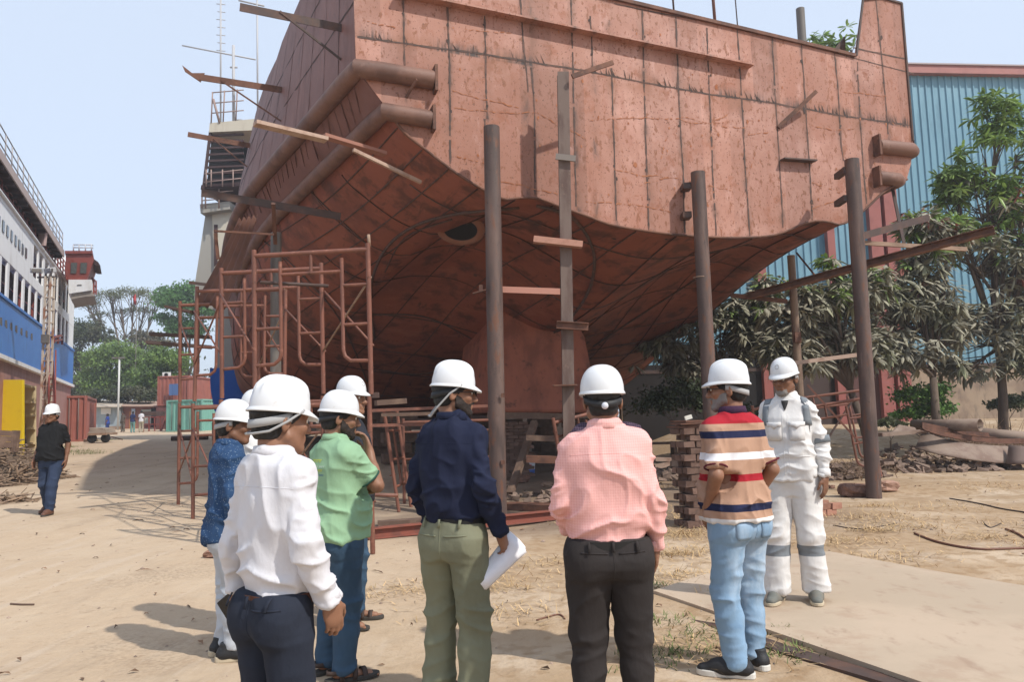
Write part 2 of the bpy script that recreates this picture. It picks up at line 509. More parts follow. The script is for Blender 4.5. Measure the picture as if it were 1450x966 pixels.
# scattered litter, straw and pebbles: nobody could count them
mLitter = mat('litter', (.17, .10, .06), .9, island=.6)
mStraw = mat('straw', (.48, .33, .17), .9, island=.45)
mGrass = mat('grass_green', (.13, .16, .05), .8, island=.4)
mPebble = mat('pebble', (.30, .22, .17), .9, island=.4)
def litter():
    mb = MB()
    for i in range(520):
        y = 3.2 + 26 * random.random() ** 1.6; x = random.uniform(-.68, .68) * y
        if random.random() < .4 and x < 0: continue
        p = gpt(x, y, .006); a = random.uniform(0, 6.28); l = random.uniform(.008, .03) * (1 + y * .05); wd = l * random.uniform(.15, .5)
        if random.random() < .12: l *= 3; wd = .006
        c, s_ = math.cos(a), math.sin(a); h = random.uniform(.004, .02)
        mb.add([p + Vector((-c * l - s_ * wd, -s_ * l + c * wd, 0)), p + Vector((-c * l * .6 + s_ * wd, -s_ * l * .6 - c * wd, h)), p + Vector((c * l + s_ * wd * .3, s_ * l - c * wd * .3, 0)), p + Vector((c * l * .3 - s_ * wd, s_ * l * .3 + c * wd, h * 1.3))], [(0, 1, 2, 3)])
    o = mb.build('leaf_litter', mLitter, recalc=False); props(o, 'dry leaves and twigs scattered over the sand', 'leaf litter', None, 'stuff')
    mb = MB()
    for i in range(520):
        y = 3.0 + 24 * random.random() ** 1.5; x = random.uniform(-.68, .68) * y
        p = gpt(x, y, 0); r = random.uniform(.004, .013) * (1 + .08 * y) * (1.9 if random.random() < .06 else 1)
        ico = [(0, 0, 1), (.9, 0, .2), (.25, .85, .25), (-.75, .5, .2), (-.7, -.55, .2), (.3, -.85, .2), (0, 0, -.4)]
        mb.add([p + Vector((a * r * random.uniform(.7, 1.3), b * r * random.uniform(.7, 1.3), c * r * random.uniform(.5, .9))) for a, b, c in ico],
               [(0, 1, 2), (0, 2, 3), (0, 3, 4), (0, 4, 5), (0, 5, 1), (6, 2, 1), (6, 3, 2), (6, 4, 3), (6, 5, 4), (6, 1, 5)])
    o = mb.build('pebbles', mPebble, recalc=False); props(o, 'small stones and brick chips scattered over the sand', 'pebbles', None, 'stuff')
litter()
def blades(name, spots, n, hmin, hmax, m, label, lay=.0):
    mb = MB()
    for i in range(n):
        cx, cy, r = random.choice(spots)
        a = random.uniform(0, 6.28); q = r * math.sqrt(random.random()) * random.uniform(.3, 1.1)
        x, y = cx + q * math.cos(a) * 1.5, cy + q * math.sin(a)
        p = gpt(x, y, -.004); h = random.uniform(hmin, hmax); t = random.uniform(0, 6.28)
        ln = lay if random.random() < .8 else .5
        d = Vector((math.cos(t) * (.4 + ln), math.sin(t) * (.4 + ln), 1 - ln * .95)).normalized() * h
        wd = Vector((-math.sin(t), math.cos(t), 0)) * random.uniform(.0025, .005)
        if lay > .5: p.z += .012
        mb.add([p - wd, p + wd, p + d * .6 + wd * .6 + Vector((0, 0, .1 * h)), p + d, p + d * .6 - wd * .6 + Vector((0, 0, .1 * h))], [(0, 1, 2, 4), (4, 2, 3)])
    o = mb.build(name, m, recalc=False); props(o, label, 'grass', None, 'stuff'); return o
spots = [(random.uniform(-.5, 6.5), random.uniform(4.0, 12), random.uniform(.2, .9)) for _ in range(34)]
spots += [(gp(px, py).x, gp(px, py).y, r) for px, py, r in ((960, 690, .7), (1230, 740, .8), (1330, 720, .8), (1180, 770, .6), (950, 760, .4), (930, 730, .5), (700, 870, .5), (560, 840, .5), (1400, 690, .7), (760, 800, .5), (1260, 790, .5))]
blades('straw', spots, 9000, .05, .16, mStraw, 'flattened dry straw on the yard', lay=.93)
gs = [(gp(px, py).x, gp(px, py).y, r) for px, py, r in ((1150, 915, .22), (940, 880, .25), (960, 925, .18), (920, 830, .25), (990, 900, .25), (1100, 895, .15), (930, 940, .3), (1090, 930, .2))]
blades('green_grass', gs, 800, .03, .08, mGrass, 'thin green grass by the steel plate', lay=.4)
gs = [(gp(px, py).x, gp(px, py).y, r) for px, py, r in ((105, 640, .9), (122, 643, .8), (92, 634, .7), (150, 624, 1.2), (260, 612, 1.5))]
blades('roadside_grass', gs, 1600, .08, .22, mGrass, 'patch of short green grass beside the track', lay=.3)
# ------------------------------------------------------------------ the hull on the slip
SL = .34
T0 = at(503, 90, 10.8); T0.z = 0
AX = Vector((1, SL, 0)).normalized(); FX = Vector((-AX.y, AX.x, 0))
HRZ = math.atan2(AX.y, AX.x)
hull = empty('ship_hull', T0, HRZ, 'tall rust-red ship stern on the slip with flat plated transom and twin pipe fenders', 'ship hull')
HI = MW[hull.name].inverted()
def TW(px, py, off=0.0):                     # world point on (or proud of) the transom plane
    return hit_plane(px, py, T0 - FX * off, FX)
def TL(px, py):                              # local (s, z)
    p = HI @ TW(px, py); return (p.x, p.z)
def LW(s, u, z): return MW[hull.name] @ Vector((s, u, z))
def resample(pl, n):
    P = np.array(pl, float); d = np.r_[0, np.cumsum(np.hypot(*(P[1:] - P[:-1]).T))]
    t = np.linspace(0, d[-1], n)
    return np.stack([np.interp(t, d, P[:, 0]), np.interp(t, d, P[:, 1])], 1)
def catmull(pl, k=4):
    out = []
    n = len(pl)
    for i in range(n - 1):
        p0 = pl[max(0, i - 1)]; p1 = pl[i]; p2 = pl[i + 1]; p3 = pl[min(n - 1, i + 2)]
        for j in range(k):
            t = j / k
            out.append(tuple(.5 * (2 * b + (c - a) * t + (2 * a - 5 * b + 4 * c - d) * t * t + (-a + 3 * b - 3 * c + d) * t ** 3) for a, b, c, d in zip(p0, p1, p2, p3)))
    out.append(pl[-1]); return out
EDGE_PX = [(547, 152), (570, 186), (601, 211), (648, 247), (690, 272), (715, 283), (740, 280), (765, 282), (790, 292), (830, 306), (862, 318), (905, 326), (960, 333), (1030, 337), (1085, 335), (1110, 329), (1135, 318), (1155, 313), (1175, 315), (1192, 318), (1222, 299), (1252, 271), (1284, 254)]
EDGE = resample(catmull([TL(*p) for p in EDGE_PX], 4), 61)
NE = len(EDGE)
B0 = TL(504, 96); B1 = TL(1296, 213)
TOPL = TL(498, -92); TOPR = TL(1213, 77)
WID = B1[0]
S0, S1 = EDGE[0][0], EDGE[-1][0]
def flare(u):
    if u < 5.5: return .2244 * u
    return .2244 * 5.5 + .2244 * 5.5 * (1 - math.exp(-(u - 5.5) / 5.5))
FWD = resample(catmull([(0, 5.75), (-.15, 4.4), (.15, 3.0), (1.3, 1.95), (3.2, 1.62), (5.1, 1.5), (7.0, 1.62), (8.9, 1.95), (10.05, 3.0), (10.35, 4.4), (10.2, 5.75)], 5), NE)
FN = np.stack([FWD[:, 0] / 10.2, FWD[:, 1]], 1)
TN = np.stack([(EDGE[:, 0] - S0) / (S1 - S0), EDGE[:, 1]], 1)
def gfun(u):
    t = min(1, u / 15.5)
    return t ** 1.25 * (1 - .0 * t) if t < .75 else .75 ** 1.25 + (1 - .75 ** 1.25) * (1 - (1 - (t - .75) / .25) ** 1.7)
def section(u):
    fl = flare(u); g = gfun(u)
    sp, ss = S0 - fl, S1 + fl
    q = TN * (1 - g) + FN * g
    b = math.sin(math.pi * min(1, u / 8.5)) ** 1.5 if u < 8.5 else 0          # twin tunnels with the keel ridge between
    pts = [(sp + (ss - sp) * a, z + b * (.75 * math.exp(-((a - .285) / .13) ** 2) + .75 * math.exp(-((a - .715) / .13) ** 2) - .30 * math.exp(-((a - .49) / .09) ** 2))) for a, z in q]
    return pts
US = [0, .12, .3, .6, 1, 1.5, 2, 2.6, 3.2, 4, 5, 6, 7, 8, 9, 10, 11, 12, 13, 14, 15.5, 17, 19, 21, 23, 26, 29, 32]
# bottom plating
rows = [[LW(s, u, z) for s, z in section(u)] for u in US]
mb = MB(); mb.grid(rows); mb.f = [f[::-1] for f in mb.f]
bottom = mb.build('bottom_plating', [mBottom, mSeam, mSeamD], hull, smooth=True, recalc=False)
BV = BVHTree.FromPolygons([tuple(v) for v in mb.v], mb.f)
def bhit(px, py):
    d = ray(px, py).normalized()
    h, n, i, dist = BV.ray_cast(CAMP, d)
    if h is None: return None, None
    if n.dot(d) > 0: n = -n
    return h, n
# side plating
def topz(u): return TOPL[1] + .9 + .05 * u
def topr(u): return TOPR[1] + .8 + .04 * u
def lean(u): return .19 * min(1, u / 7)
def side_pts(u, port):
    fl = flare(u)
    zc = section(u)[0 if port else -1][1]
    zB = B0[1] if port else B1[1]
    zt = topz(u) if port else topr(u)
    l = lean(u)
    out = []
    for z, inb in ((zt, l * (zt - zB)), (zB + (zt - zB) * .5, l * (zt - zB) * .5), (zB, 0), ((zB + zc) / 2, abs(S0 - B0[0]) * .5), (zc, abs(S0 - B0[0]) if port else WID - S1)):
        s = (-fl + inb) if port else (WID + fl - inb)
        out.append((s, z))
    return out
for port in (True, False):
    rows = [[LW(s, u, z) for s, z in side_pts(u, port)] for u in US]
    mb = MB(); mb.grid(rows)
    if port:
        mb.cur = 1
        def seam(points, w, outv, jit=.006):
            L_ = []; Rr = []
            for i, p in enumerate(points):
                d = (points[min(i + 1, len(points) - 1)] - points[max(i - 1, 0)]).normalized()
                n = d.cross(outv).normalized()
                ww = w * random.uniform(.55, 1.25)
                j = n * random.uniform(-jit, jit)
                L_.append(p + n * ww / 2 + j); Rr.append(p - n * ww / 2 + j)
            k = len(L_)
            mb.add(L_ + Rr, [(i, i + 1, k + i + 1, k + i) for i in range(k - 1)])
        def sidept(u, z):
            P = side_pts(u, True)
            for (a, b) in zip(P, P[1:]):
                if a[1] >= z >= b[1]:
                    t = (a[1] - z) / max(1e-6, a[1] - b[1]); return LW(a[0] + (b[0] - a[0]) * t, u, z) - AX * .006
            return LW(P[-1][0], u, z) - AX * .006
        for u in [.75, 1.5, 2.3, 3.1, 4, 5, 6, 7.2, 8.5, 10, 12]:
            ztop = topz(u); z0 = B0[1] + .2
            if random.random() < .35: ztop = z0 + random.uniform(.8, 1.8)
            seam([sidept(u, z) for z in np.linspace(ztop, z0, 26)], random.uniform(.02, .035), -AX)
        for zf in (.35, .72):
            seam([sidept(u, B0[1] + (topz(u) - B0[1]) * zf - .12 * u * (zf - .2)) for u in np.linspace(.0, 12, 60)], .04, -AX, .012)
        for u in np.linspace(.3, 8, 26):
            seam([sidept(u + .1 * k, z) for k, z in enumerate(np.linspace(B0[1] - .1, B0[1] - random.uniform(.28, .5), 5))], random.uniform(.015, .05), -AX)
    mb.build('side_plating', [mSide, mSeamD], hull, smooth=True, recalc=False, autosmooth=25)
# transom: flat plate with seams, scorch and rust runs on the same mesh
OUTL = [(498, -92), (504, 92), (524, 122), (547, 152)] + EDGE_PX[1:-1] + [(1284, 254), (1290, 232), (1293, 200), (1277, 4), (1248, -4), (1222, -1), (1211, 78)]
mOrange = mat('rust_run', (.30, .105, .045), .85, layers=[('noise', 8, (.44, .19, .10), .4, .65, .8)])
mScorch = mat('scorch', (.06, .042, .036), .85, layers=[('noise', 10, (.13, .07, .05), .45, .65, .8)])
def stain_transom(m):
    """scorched, rust-stained bands along every weld: the plate itself is stained there"""
    nt = m.node_tree; N = nt.nodes; L = nt.links; bs = N['Principled BSDF']; tc = N['Texture Coordinate']
    cur = bs.inputs['Base Color'].links[0].from_socket
    sp = N.new('ShaderNodeSeparateXYZ'); L.new(tc.outputs['Object'], sp.inputs[0])
    def math_(op, a, b=None, c=None):
        n_ = N.new('ShaderNodeMath'); n_.operation = op
        for i, v in enumerate((a, b, c)):
            if v is None: continue
            if isinstance(v, (int, float)): n_.inputs[i].default_value = v
            else: L.new(v, n_.inputs[i])
        return n_.outputs[0]
    def noise(sc3, det=6):
        mp = N.new('ShaderNodeMapping'); mp.inputs['Scale'].default_value = sc3; L.new(tc.outputs['Object'], mp.inputs['Vector'])
        t = N.new('ShaderNodeTexNoise'); t.inputs['Scale'].default_value = 1; t.inputs['Detail'].default_value = det; L.new(mp.outputs[0], t.inputs['Vector']); return t.outputs['Fac']
    def sm(v, a, b):
        n_ = N.new('ShaderNodeMapRange'); n_.interpolation_type = 'SMOOTHSTEP'; n_.inputs['From Min'].default_value = a; n_.inputs['From Max'].default_value = b; L.new(v, n_.inputs['Value']); return n_.outputs['Result']
    seams = sorted(set(round(TL(*v[len(v) // 2])[0], 3) for v in STAIN_V))
    fac = None
    for grp in (seams[::2], seams[1::2]):
        cr = N.new('ShaderNodeValToRGB'); e = cr.color_ramp.elements; W_ = WID + .5
        stops = []
        for s_ in grp: stops += [(s_ - .13, 0), (s_, 1), (s_ + .13, 0)]
        stops = [q for q in stops if 0 < q[0] < W_][:31]
        for i, (p, v) in enumerate(stops):
            el = e[i] if i < 2 else e.new(min(1, p / W_)); el.position = p / W_; el.color = (v, v, v, 1)
        L.new(math_('DIVIDE', math_('MULTIPLY_ADD', noise((1.5, 1.5, 2.5)), .08, math_('ADD', sp.outputs['X'], -.04)), W_), cr.inputs['Fac'])
        fac = cr.outputs['Color'] if fac is None else math_('MAXIMUM', fac, cr.outputs['Color'])
    def mix(f, c):
        nonlocal cur
        n_ = N.new('ShaderNodeMix'); n_.data_type = 'RGBA'; L.new(f, n_.inputs['Factor']); L.new(cur, n_.inputs['A']); n_.inputs['B'].default_value = (*c, 1); cur = n_.outputs['Result']
    mix(math_('MULTIPLY', math_('MULTIPLY', fac, sm(noise((3, 3, 1.6), 8), .40, .66)), .65), (.20, .095, .06))
    mix(math_('MULTIPLY', math_('POWER', fac, 3.0), math_('MULTIPLY', sm(noise((5, 5, 2.2), 7), .52, .62), .8)), (.07, .045, .038))
    # soot licks above the long horizontal weld (which falls gently from port to starboard)
    q0, q1 = TL(505, 52), TL(1290, 181); k = (q1[1] - q0[1]) / (q1[0] - q0[0])
    dz = math_('SUBTRACT', sp.outputs['Z'], math_('MULTIPLY_ADD', sp.outputs['X'], k, q0[1] - k * q0[0]))
    up = math_('MULTIPLY', sm(dz, -.03, .01), math_('SUBTRACT', 1.0, sm(dz, .0, .26)))
    mix(math_('MULTIPLY', math_('MULTIPLY', up, sm(noise((1.3, 1.3, .1), 3), .42, .6)), sm(noise((17, 17, 1.8), 5), .36, .6)), (.045, .033, .03))
    band = math_('MULTIPLY', sm(dz, -.5, -.02), math_('SUBTRACT', 1.0, sm(dz, .02, .3)))
    mix(math_('MULTIPLY', math_('MULTIPLY', band, sm(noise((2, 2, 2), 8), .42, .66)), .6), (.26, .11, .06))
    # every plate between two frames was painted separately and has faded a little differently
    sn = N.new('ShaderNodeMath'); sn.operation = 'SNAP'; L.new(math_('ADD', sp.outputs['X'], .17), sn.inputs[0]); sn.inputs[1].default_value = .545
    wn_ = N.new('ShaderNodeTexWhiteNoise'); wn_.noise_dimensions = '2D'; cb = N.new('ShaderNodeCombineXYZ'); L.new(sn.outputs[0], cb.inputs[0]); L.new(sm(dz, -.005, .005), cb.inputs[1]); L.new(cb.outputs[0], wn_.inputs['Vector'])
    hs_ = N.new('ShaderNodeHueSaturation'); mrv = N.new('ShaderNodeMapRange'); mrv.inputs['To Min'].default_value = .84; mrv.inputs['To Max'].default_value = 1.13; L.new(wn_.outputs['Value'], mrv.inputs['Value']); L.new(mrv.outputs['Result'], hs_.inputs['Value']); L.new(cur, hs_.inputs['Color']); cur = hs_.outputs['Color']
    L.new(cur, bs.inputs['Base Color'])
mb = MB()
ep = catmull(OUTL[3:-9], 4)
poly = [TW(*p) for p in OUTL[:3]] + [TW(*p) for p in catmull(OUTL[3:-7], 4)] + [TW(*p) for p in OUTL[-7:]]
mb.prism(poly, FX * .025)
def strip(path, w, off=.004, jit=.006, step=.06, matid=1, wj=.4, gaps=0):
    mb.cur = matid
    P = [TW(*p, off) for p in path]
    pts = []
    for a, b in zip(P, P[1:]):
        n = max(2, int((b - a).length / step))
        pts += [a.lerp(b, i / n) for i in range(n)]
    pts.append(P[-1])
    L_, R_ = [], []
    cj = 0
    for i, p in enumerate(pts):
        d = (pts[min(i + 1, len(pts) - 1)] - pts[max(i - 1, 0)]).normalized()
        n = d.cross(FX).normalized()
        cj = cj * .7 + random.uniform(-jit, jit)
        ww = w * random.uniform(1 - wj, 1 + wj)
        L_.append(p + n * (ww / 2 + cj)); R_.append(p - n * (ww / 2 - cj))
    k = len(L_)
    F = [(i, i + 1, k + i + 1, k + i) for i in range(k - 1) if random.random() >= gaps]
    mb.add(L_ + R_, F)
def z6(x, y): return (900 + x / 2.636, y / 2.636)
vs = [[(570, -30), (573, 92)], [(633, -20), (637, 130), (638, 232)], [(686, 22), (690, 168)], [(686, 168), (692, 262)], [(735, -20), (742, 70), (748, 130)], [(752, 95), (757, 150), (758, 275)], [(808, -10), (812, 110), (816, 292)],
      [(836, 22), (839, 100)], [(866, 96), (869, 200), (873, 312)], [z6(25, 35), z6(32, 330), z6(50, 870)], [z6(150, 62), z6(160, 330), z6(178, 660), z6(185, 870)], [z6(265, 90), z6(275, 330), z6(288, 650), z6(302, 878)],
      [z6(380, 105), z6(395, 330), z6(410, 640), z6(427, 880)], [z6(510, 135), z6(520, 330), z6(536, 600), z6(551, 850)], [z6(618, 160), z6(630, 330), z6(648, 600), z6(660, 805)], [z6(742, 190), z6(755, 330), z6(770, 560), z6(776, 600)],
      [z6(828, 230), z6(838, 440), z6(850, 620), z6(862, 760)], [z6(898, 0), z6(918, 200), z6(930, 330), z6(943, 500)]]
for v in vs: strip(v, .027, wj=.45, jit=.004, gaps=.02)
hs = [[(506, 52), (690, 77), (835, 101), z6(32, 308), z6(275, 350), z6(520, 385), z6(755, 428), z6(1030, 468)], [z6(-80, 12), z6(0, 30), z6(380, 100), z6(742, 196), z6(1040, 275)], [z6(815, 178), z6(1005, 218)]]
strip(hs[0], .03, wj=.35, jit=.004); strip(hs[1], .02, wj=.3, jit=.003); strip(hs[2], .03, jit=.003)
# scorch feathers along the upper seam
mb.cur = 2
P = hs[0]
segs = [(a, b) for a, b in zip(P, P[1:])]
for k in range(160):
    a, b = random.choice(segs); t = random.random()
    if abs(math.sin((a[0] + (b[0] - a[0]) * t) * .031)) < .45: continue
    x, y = a[0] + (b[0] - a[0]) * t, a[1] + (b[1] - a[1]) * t
    p = TW(x, y, .005); h = random.uniform(.03, .17) * (1 if random.random() < .85 else -.5); wd = random.uniform(.006, .02); sk = random.uniform(-.08, .01)
    mb.add([p - AX * wd, p + AX * wd, p + AX * sk + Vector((0, 0, h))], [(0, 1, 2)])
for k in range(150):                        # burnt blotches where clips were welded inside
    if k < 60:
        v = random.choice(vs); a, b = v[0], v[-1]; t = random.random(); x = a[0] + (b[0] - a[0]) * t + random.uniform(-3, 3); y = a[1] + (b[1] - a[1]) * t
    else:
        x = random.uniform(640, 1270); y = random.uniform(30, 330)
        e = np.interp(x, [p[0] for p in EDGE_PX], [p[1] for p in EDGE_PX])
        if y > e - 12 or y < .235 * (x - 900) + 14: continue
    p = TW(x, y, .0055); r = random.uniform(.012, .035) * (1.8 if random.random() < .12 else 1); n = 9
    mb.cur = 2 if k < 60 else 3
    mb.add([p + AX * (r * random.uniform(.5, 1.1) * math.cos(6.283 * i / n) * .7) + Vector((0, 0, r * random.uniform(.6, 1.3) * math.sin(6.283 * i / n))) for i in range(n)], [tuple(range(n))])
for path in ([(640, 128), (700, 144), (735, 152)], [(640, 152), (690, 158), (760, 160), (830, 196)], [(835, 172), (900, 166), (960, 168), (985, 175), (1030, 172)], [(690, 255), (740, 262), (790, 275)], [(870, 240), (905, 246), (960, 252), (1035, 270)], [(965, 165), (1000, 172), (1030, 180), (1058, 182)],
             [(1060, 190), (1095, 187)], [(1150, 178), (1185, 184), (1215, 182)], [(1150, 258), (1190, 272)], [(1150, 296), (1190, 284), (1200, 280)], [(830, 285), (900, 290), (950, 300)], [(905, 262), (950, 250)], [(640, 220), (690, 232)], [(1195, 130), (1255, 136)], [(1005, 158), (1012, 170), (1035, 160)],
             [(945, 195), (935, 225)], [(1070, 215), (1060, 245)], [(655, 40), (730, 48)], [(520, 30), (560, 38)]):
    strip(path, .013, off=.0062, jit=.012, step=.035, matid=3, wj=.85, gaps=.3)
# flat rim bar along the deck edge
STAIN_V = vs; stain_transom(mPrimer)
transom = mb.build('transom_plating', [mPrimer, mSeam, mScorch, mOrange, mRustSteel], hull, recalc=False)
mb = MB()
for a, b in (((505, -90), (1211, 78)),):
    mb.bar(TW(*a, .02), TW(*b, .02), .05, .06)
mb.build('deck_edge_bar', mRustSteel, hull)
mb = MB(); pp = [(1213, 78), (1222, -1), (1248, -4), (1277, 4), (1293, 199)]
for a, b in zip(pp, pp[1:]): mb.bar(TW(*a, .012), TW(*b, .012), .03, .035)
mb.build('bulwark_edge_bar', mDarkSteel, hull)
# inner face of the raised bulwark and deck behind it
mb = MB(); q = [TW(1188, 72), TW(1213, 40), TW(1215, 77)]
mb.prism([p + FX * .3 for p in q], FX * .04)
mb.build('bulwark_bracket', mDarkSteel, hull)
mb = MB()
mb.prism([LW(.1, .03, TOPL[1] - .02), LW(WID - .5, .03, TOPR[1] - .05), LW(WID + 1, 22, TOPR[1]), LW(-.6, 22, TOPL[1])], Vector((0, 0, -.03)))
mb.build('deck', mRustSteel, hull)
# lip along the transom's wavy lower edge
mb = MB(); mb.tube([LW(s, -.012, z) for s, z in EDGE], .022, 6)
mb.build('lower_edge_bead', mRustSteel, hull, smooth=True)
# bottom seams: frames and strakes as thin beads lying on the plating
mb = MB()
def surf(u, t):
    sec = section(u); i = t * (NE - 1); k = min(NE - 2, int(i)); fr = i - k
    return LW(sec[k][0] + (sec[k + 1][0] - sec[k][0]) * fr, u, sec[k][1] + (sec[k + 1][1] - sec[k][1]) * fr - .012)
for t in (.03, .075, .12, .17, .23, .29, .36, .43, .5, .57, .64, .71, .78, .85, .91):
    mb.cur = random.choice((0, 1)); u0 = random.choice((.05, .05, 1.2)); u1 = random.uniform(9, 20)
    mb.tube([surf(u, t + .012 * math.sin(u * .5)) for u in np.linspace(u0, u1, 40)], .012, 5)
for u in (1.1, 2.4, 3.8, 5.3, 7, 8.8, 10.6, 12.5, 14.5, 17):
    mb.cur = random.choice((0, 1)); t0 = random.uniform(.0, .12); t1 = random.uniform(.8, 1)
    mb.tube([surf(u, t) for t in np.linspace(t0, t1, 60)], .013, 5)
def traced(pxs, r=.025):
    pts = []
    for p in catmull(pxs, 6):
        h, n = bhit(*p)
        if h is not None: pts.append(h + n * .012)
    if len(pts) > 2: mb.tube(pts, r, 6)
mb.cur = 0
traced([(531, 480), (524, 430), (530, 385), (552, 345), (590, 318), (640, 303), (690, 297), (735, 293)], .03)
traced([(760, 290), (808, 305), (835, 340), (842, 375), (832, 415), (806, 452), (775, 476), (742, 486)], .03)
traced([(545, 385), (575, 335), (640, 310)], .015)
traced([(530, 445), (600, 448), (660, 475), (700, 500)], .02); traced([(520, 520), (590, 530), (650, 515), (700, 490)], .02)
traced([(840, 490), (900, 450), (985, 395)], .025); traced([(820, 500), (870, 490), (985, 470)], .02)
traced([(420, 250), (470, 300), (520, 345)], .015); traced([(360, 330), (420, 380), (480, 450), (520, 540)], .02)
mb.build('bottom_weld_seam', [mSeam, mSeamD], hull, smooth=True)
# dark burn marks on the bottom
mb = MB()
for k in range(60):
    h, n = bhit(random.uniform(345, 1150), random.uniform(200, 570))
    if h is None: continue
    d = n.orthogonal().normalized(); e = n.cross(d); r = random.uniform(.02, .07); q = random.uniform(.4, 1); c = h + n * .004
    mb.add([c + d * (r * random.uniform(.5, 1.2) * math.cos(.7854 * i)) + e * (r * q * random.uniform(.5, 1.2) * math.sin(.7854 * i)) for i in range(8)], [tuple(range(8))])
props(mb.build('burn_marks', mScorch, hull, recalc=False), kind='stuff')
# round thruster mounting: ring, opening and inner cylinder
h, n = bhit(652, 324)
n = (Vector((-.05, -.42, -.9))).normalized()
ringc = CAMP + (h - CAMP) * (1 - .45 / (h - CAMP).length)
rot = n.to_track_quat('Z', 'Y').to_matrix()
mb = MB()
RR = .37
prof = []
for i in range(13):
    a = 2 * math.pi * i / 12
    prof.append((RR + .075 * math.cos(a), .06 * math.sin(a)))
mb.lathe(prof, 40, ringc, rot, caps=False)
mb.build('thruster_ring', mat('ring_steel', (.24, .11, .075), .6, layers=[('noise', 5, (.25, .13, .09), .45, .65, .8)]), hull, smooth=True)
mb = MB(); mb.lathe([(RR - .04, .025), (0.001, .025)], 32, ringc, rot, caps=False); mb.build('thruster_opening', mBlack, hull, recalc=False)
mb = MB(); mb.lathe([(RR + .02, .03), (RR + .06, -.9)], 40, ringc, rot, caps=False); mb.build('thruster_trunk', mBottom, hull, smooth=True)
# skeg under the keel line
mb = MB()
def UP(px, py, u):
    p0 = T0 + FX * u
    return hit_plane(px, py, p0, FX)
SK_U = 5.6
sk = [UP(694, 585, SK_U), UP(690, 520, SK_U), UP(694, 478, SK_U), UP(715, 420, SK_U), UP(800, 420, SK_U), UP(830, 478, SK_U), UP(838, 520, SK_U), UP(838, 585, SK_U)]
mb.prism(sk, FX * 2.4)
mb.build('skeg', mat('skeg_primer', (.34, .115, .07), .7, layers=[('noise', (2, 2, 1), (.2, .07, .045), .42, .66, .85), ('noise', 4, (.09, .04, .028), .56, .7, .7)], bump=[(1.4, .3, .05)]), hull, bevel=.08)
mb = MB(); q1 = UP(716, 585, SK_U); q2 = UP(818, 585, SK_U); mb.box((q1 + q2) / 2 + FX * 1.3 + Vector((0, 0, -.06)), (2.3, 2.2, .1), Matrix.Rotation(HRZ, 3, 'Z')); mb.build('keel_bar', mDarkSteel, hull)
# pipe fenders -------------------------------------------------
def fender(path, r, cap=True):
    mb = MB(); mb.tube(path, r, 20); o = mb.build('fender_pipe', mFender, hull, smooth=True, autosmooth=40)
    if cap:
        p = path[-1]; mb = MB(); mb.box(p + AX * .03 + FX * .03, (.045, .3, 2 * r + .12), Matrix.Rotation(HRZ, 3, 'Z')); mb.build('end_plate', mRustSteel, hull)
def pathB(line, off):
    return [LW(s - off[0], u, z + off[1]) for s, u, z in line]
us = np.linspace(0, 15, 34)
cu = TW(508, 97, .06); cl = HI @ cu
fender([LW(cl.x - .02 - flare(u), u - .06, cl.z) for u in us][::-1] + [TW(540, 101, .06), TW(575, 107, .06), TW(613, 113, .06)], .14)
cu = TW(549, 158, .05); c2 = HI @ cu
fender([LW(c2.x - .04 - flare(u) + .0 * u, u - .05, section(u)[0][1] + (c2.z - EDGE[0][1])) for u in us][::-1] + [TW(575, 163, .05), TW(610, 169, .05)], .13)
def fend_r(a, b, r):
    mb = MB(); p, q = TW(*a, .05), TW(*b, .05)
    e = q + AX * .02
    mb.tube([p, p.lerp(q, .5), q, q + AX * .1 + FX * .06, q + AX * .14 + FX * .3, q + AX * .3 + FX * 1.5], r, 20); mb.build('fender_pipe', mFender, hull, smooth=True, autosmooth=40)
    mb = MB(); mb.box(p - AX * .03 + FX * .03, (.045, .3, 2 * r + .12), Matrix.Rotation(HRZ, 3, 'Z')); mb.build('end_plate', mRustSteel, hull)
fend_r((1242, 207), (1289, 212), .135); fend_r((1242, 251), (1270, 254), .125)
# ledges and bars welded on the transom
mb = MB()
def ledge(a, b, depth, t):
    p, q = TW(*a), TW(*b)
    mb.prism([p, q, q - FX * depth, p - FX * depth], Vector((0, 0, -t)))
ledge((560, -8), (1060, 95), .16, .03); mb.build('transom_ledge', mPrimer, hull)
mb = MB(); ledge((1104, 226), (1150, 229), .14, .025); mb.build('small_ledge', mDarkSteel, hull)
mb = MB(); mb.bar(TW(1102, 180, .02), TW(1156, 129, .25), .035, .07); mb.build('welded_flat_bar', mRustSteel, hull)
mb = MB(); mb.bar(TW(575, 138, .1), TW(590, 112, .32), .02, .05); mb.build('fender_lug', mRustSteel, hull)
for py in (57, 207):
    pass
# staging brackets sticking out of the port side
SIDEBV = None
for o in hull.children:
    if o.name.startswith('side_plating'):
        me = o.data; SIDEBV = BVHTree.FromPolygons([tuple(MW[hull.name] @ v.co) for v in me.vertices], [tuple(p.vertices) for p in me.polygons]); break
def shit(px, py):
    d = ray(px, py).normalized(); h, n, i, dist = SIDEBV.ray_cast(CAMP, d); return h if h is not None else at(px, py, 13)
def outp(P, px, py):
    return hit_plane(px, py, P, AX.cross(Vector((0, 0, 1))))
def bracket(base, tip, brace_from, brace_to, kind='I'):
    P = shit(*base); Q = outp(P, *tip)
    mb = MB()
    if kind == 'I': mb.angle(P, Q, .10, -.12, .014); 
    else:
        mb.bar(P, Q, .02, .13)
    if brace_from:
        A = shit(*brace_to); B = P.lerp(Q, brace_from); mb.bar(A, B, .03, .03)
    o = mb.build('staging_bracket', mDarkSteel if kind == 'I' else mRustSteel, hull); return P, Q
bracket((484, 34), (340, 4), .62, (483, 84))
P, Q = bracket((399, 127), (283, 109), .75, (399, 172), 'F')
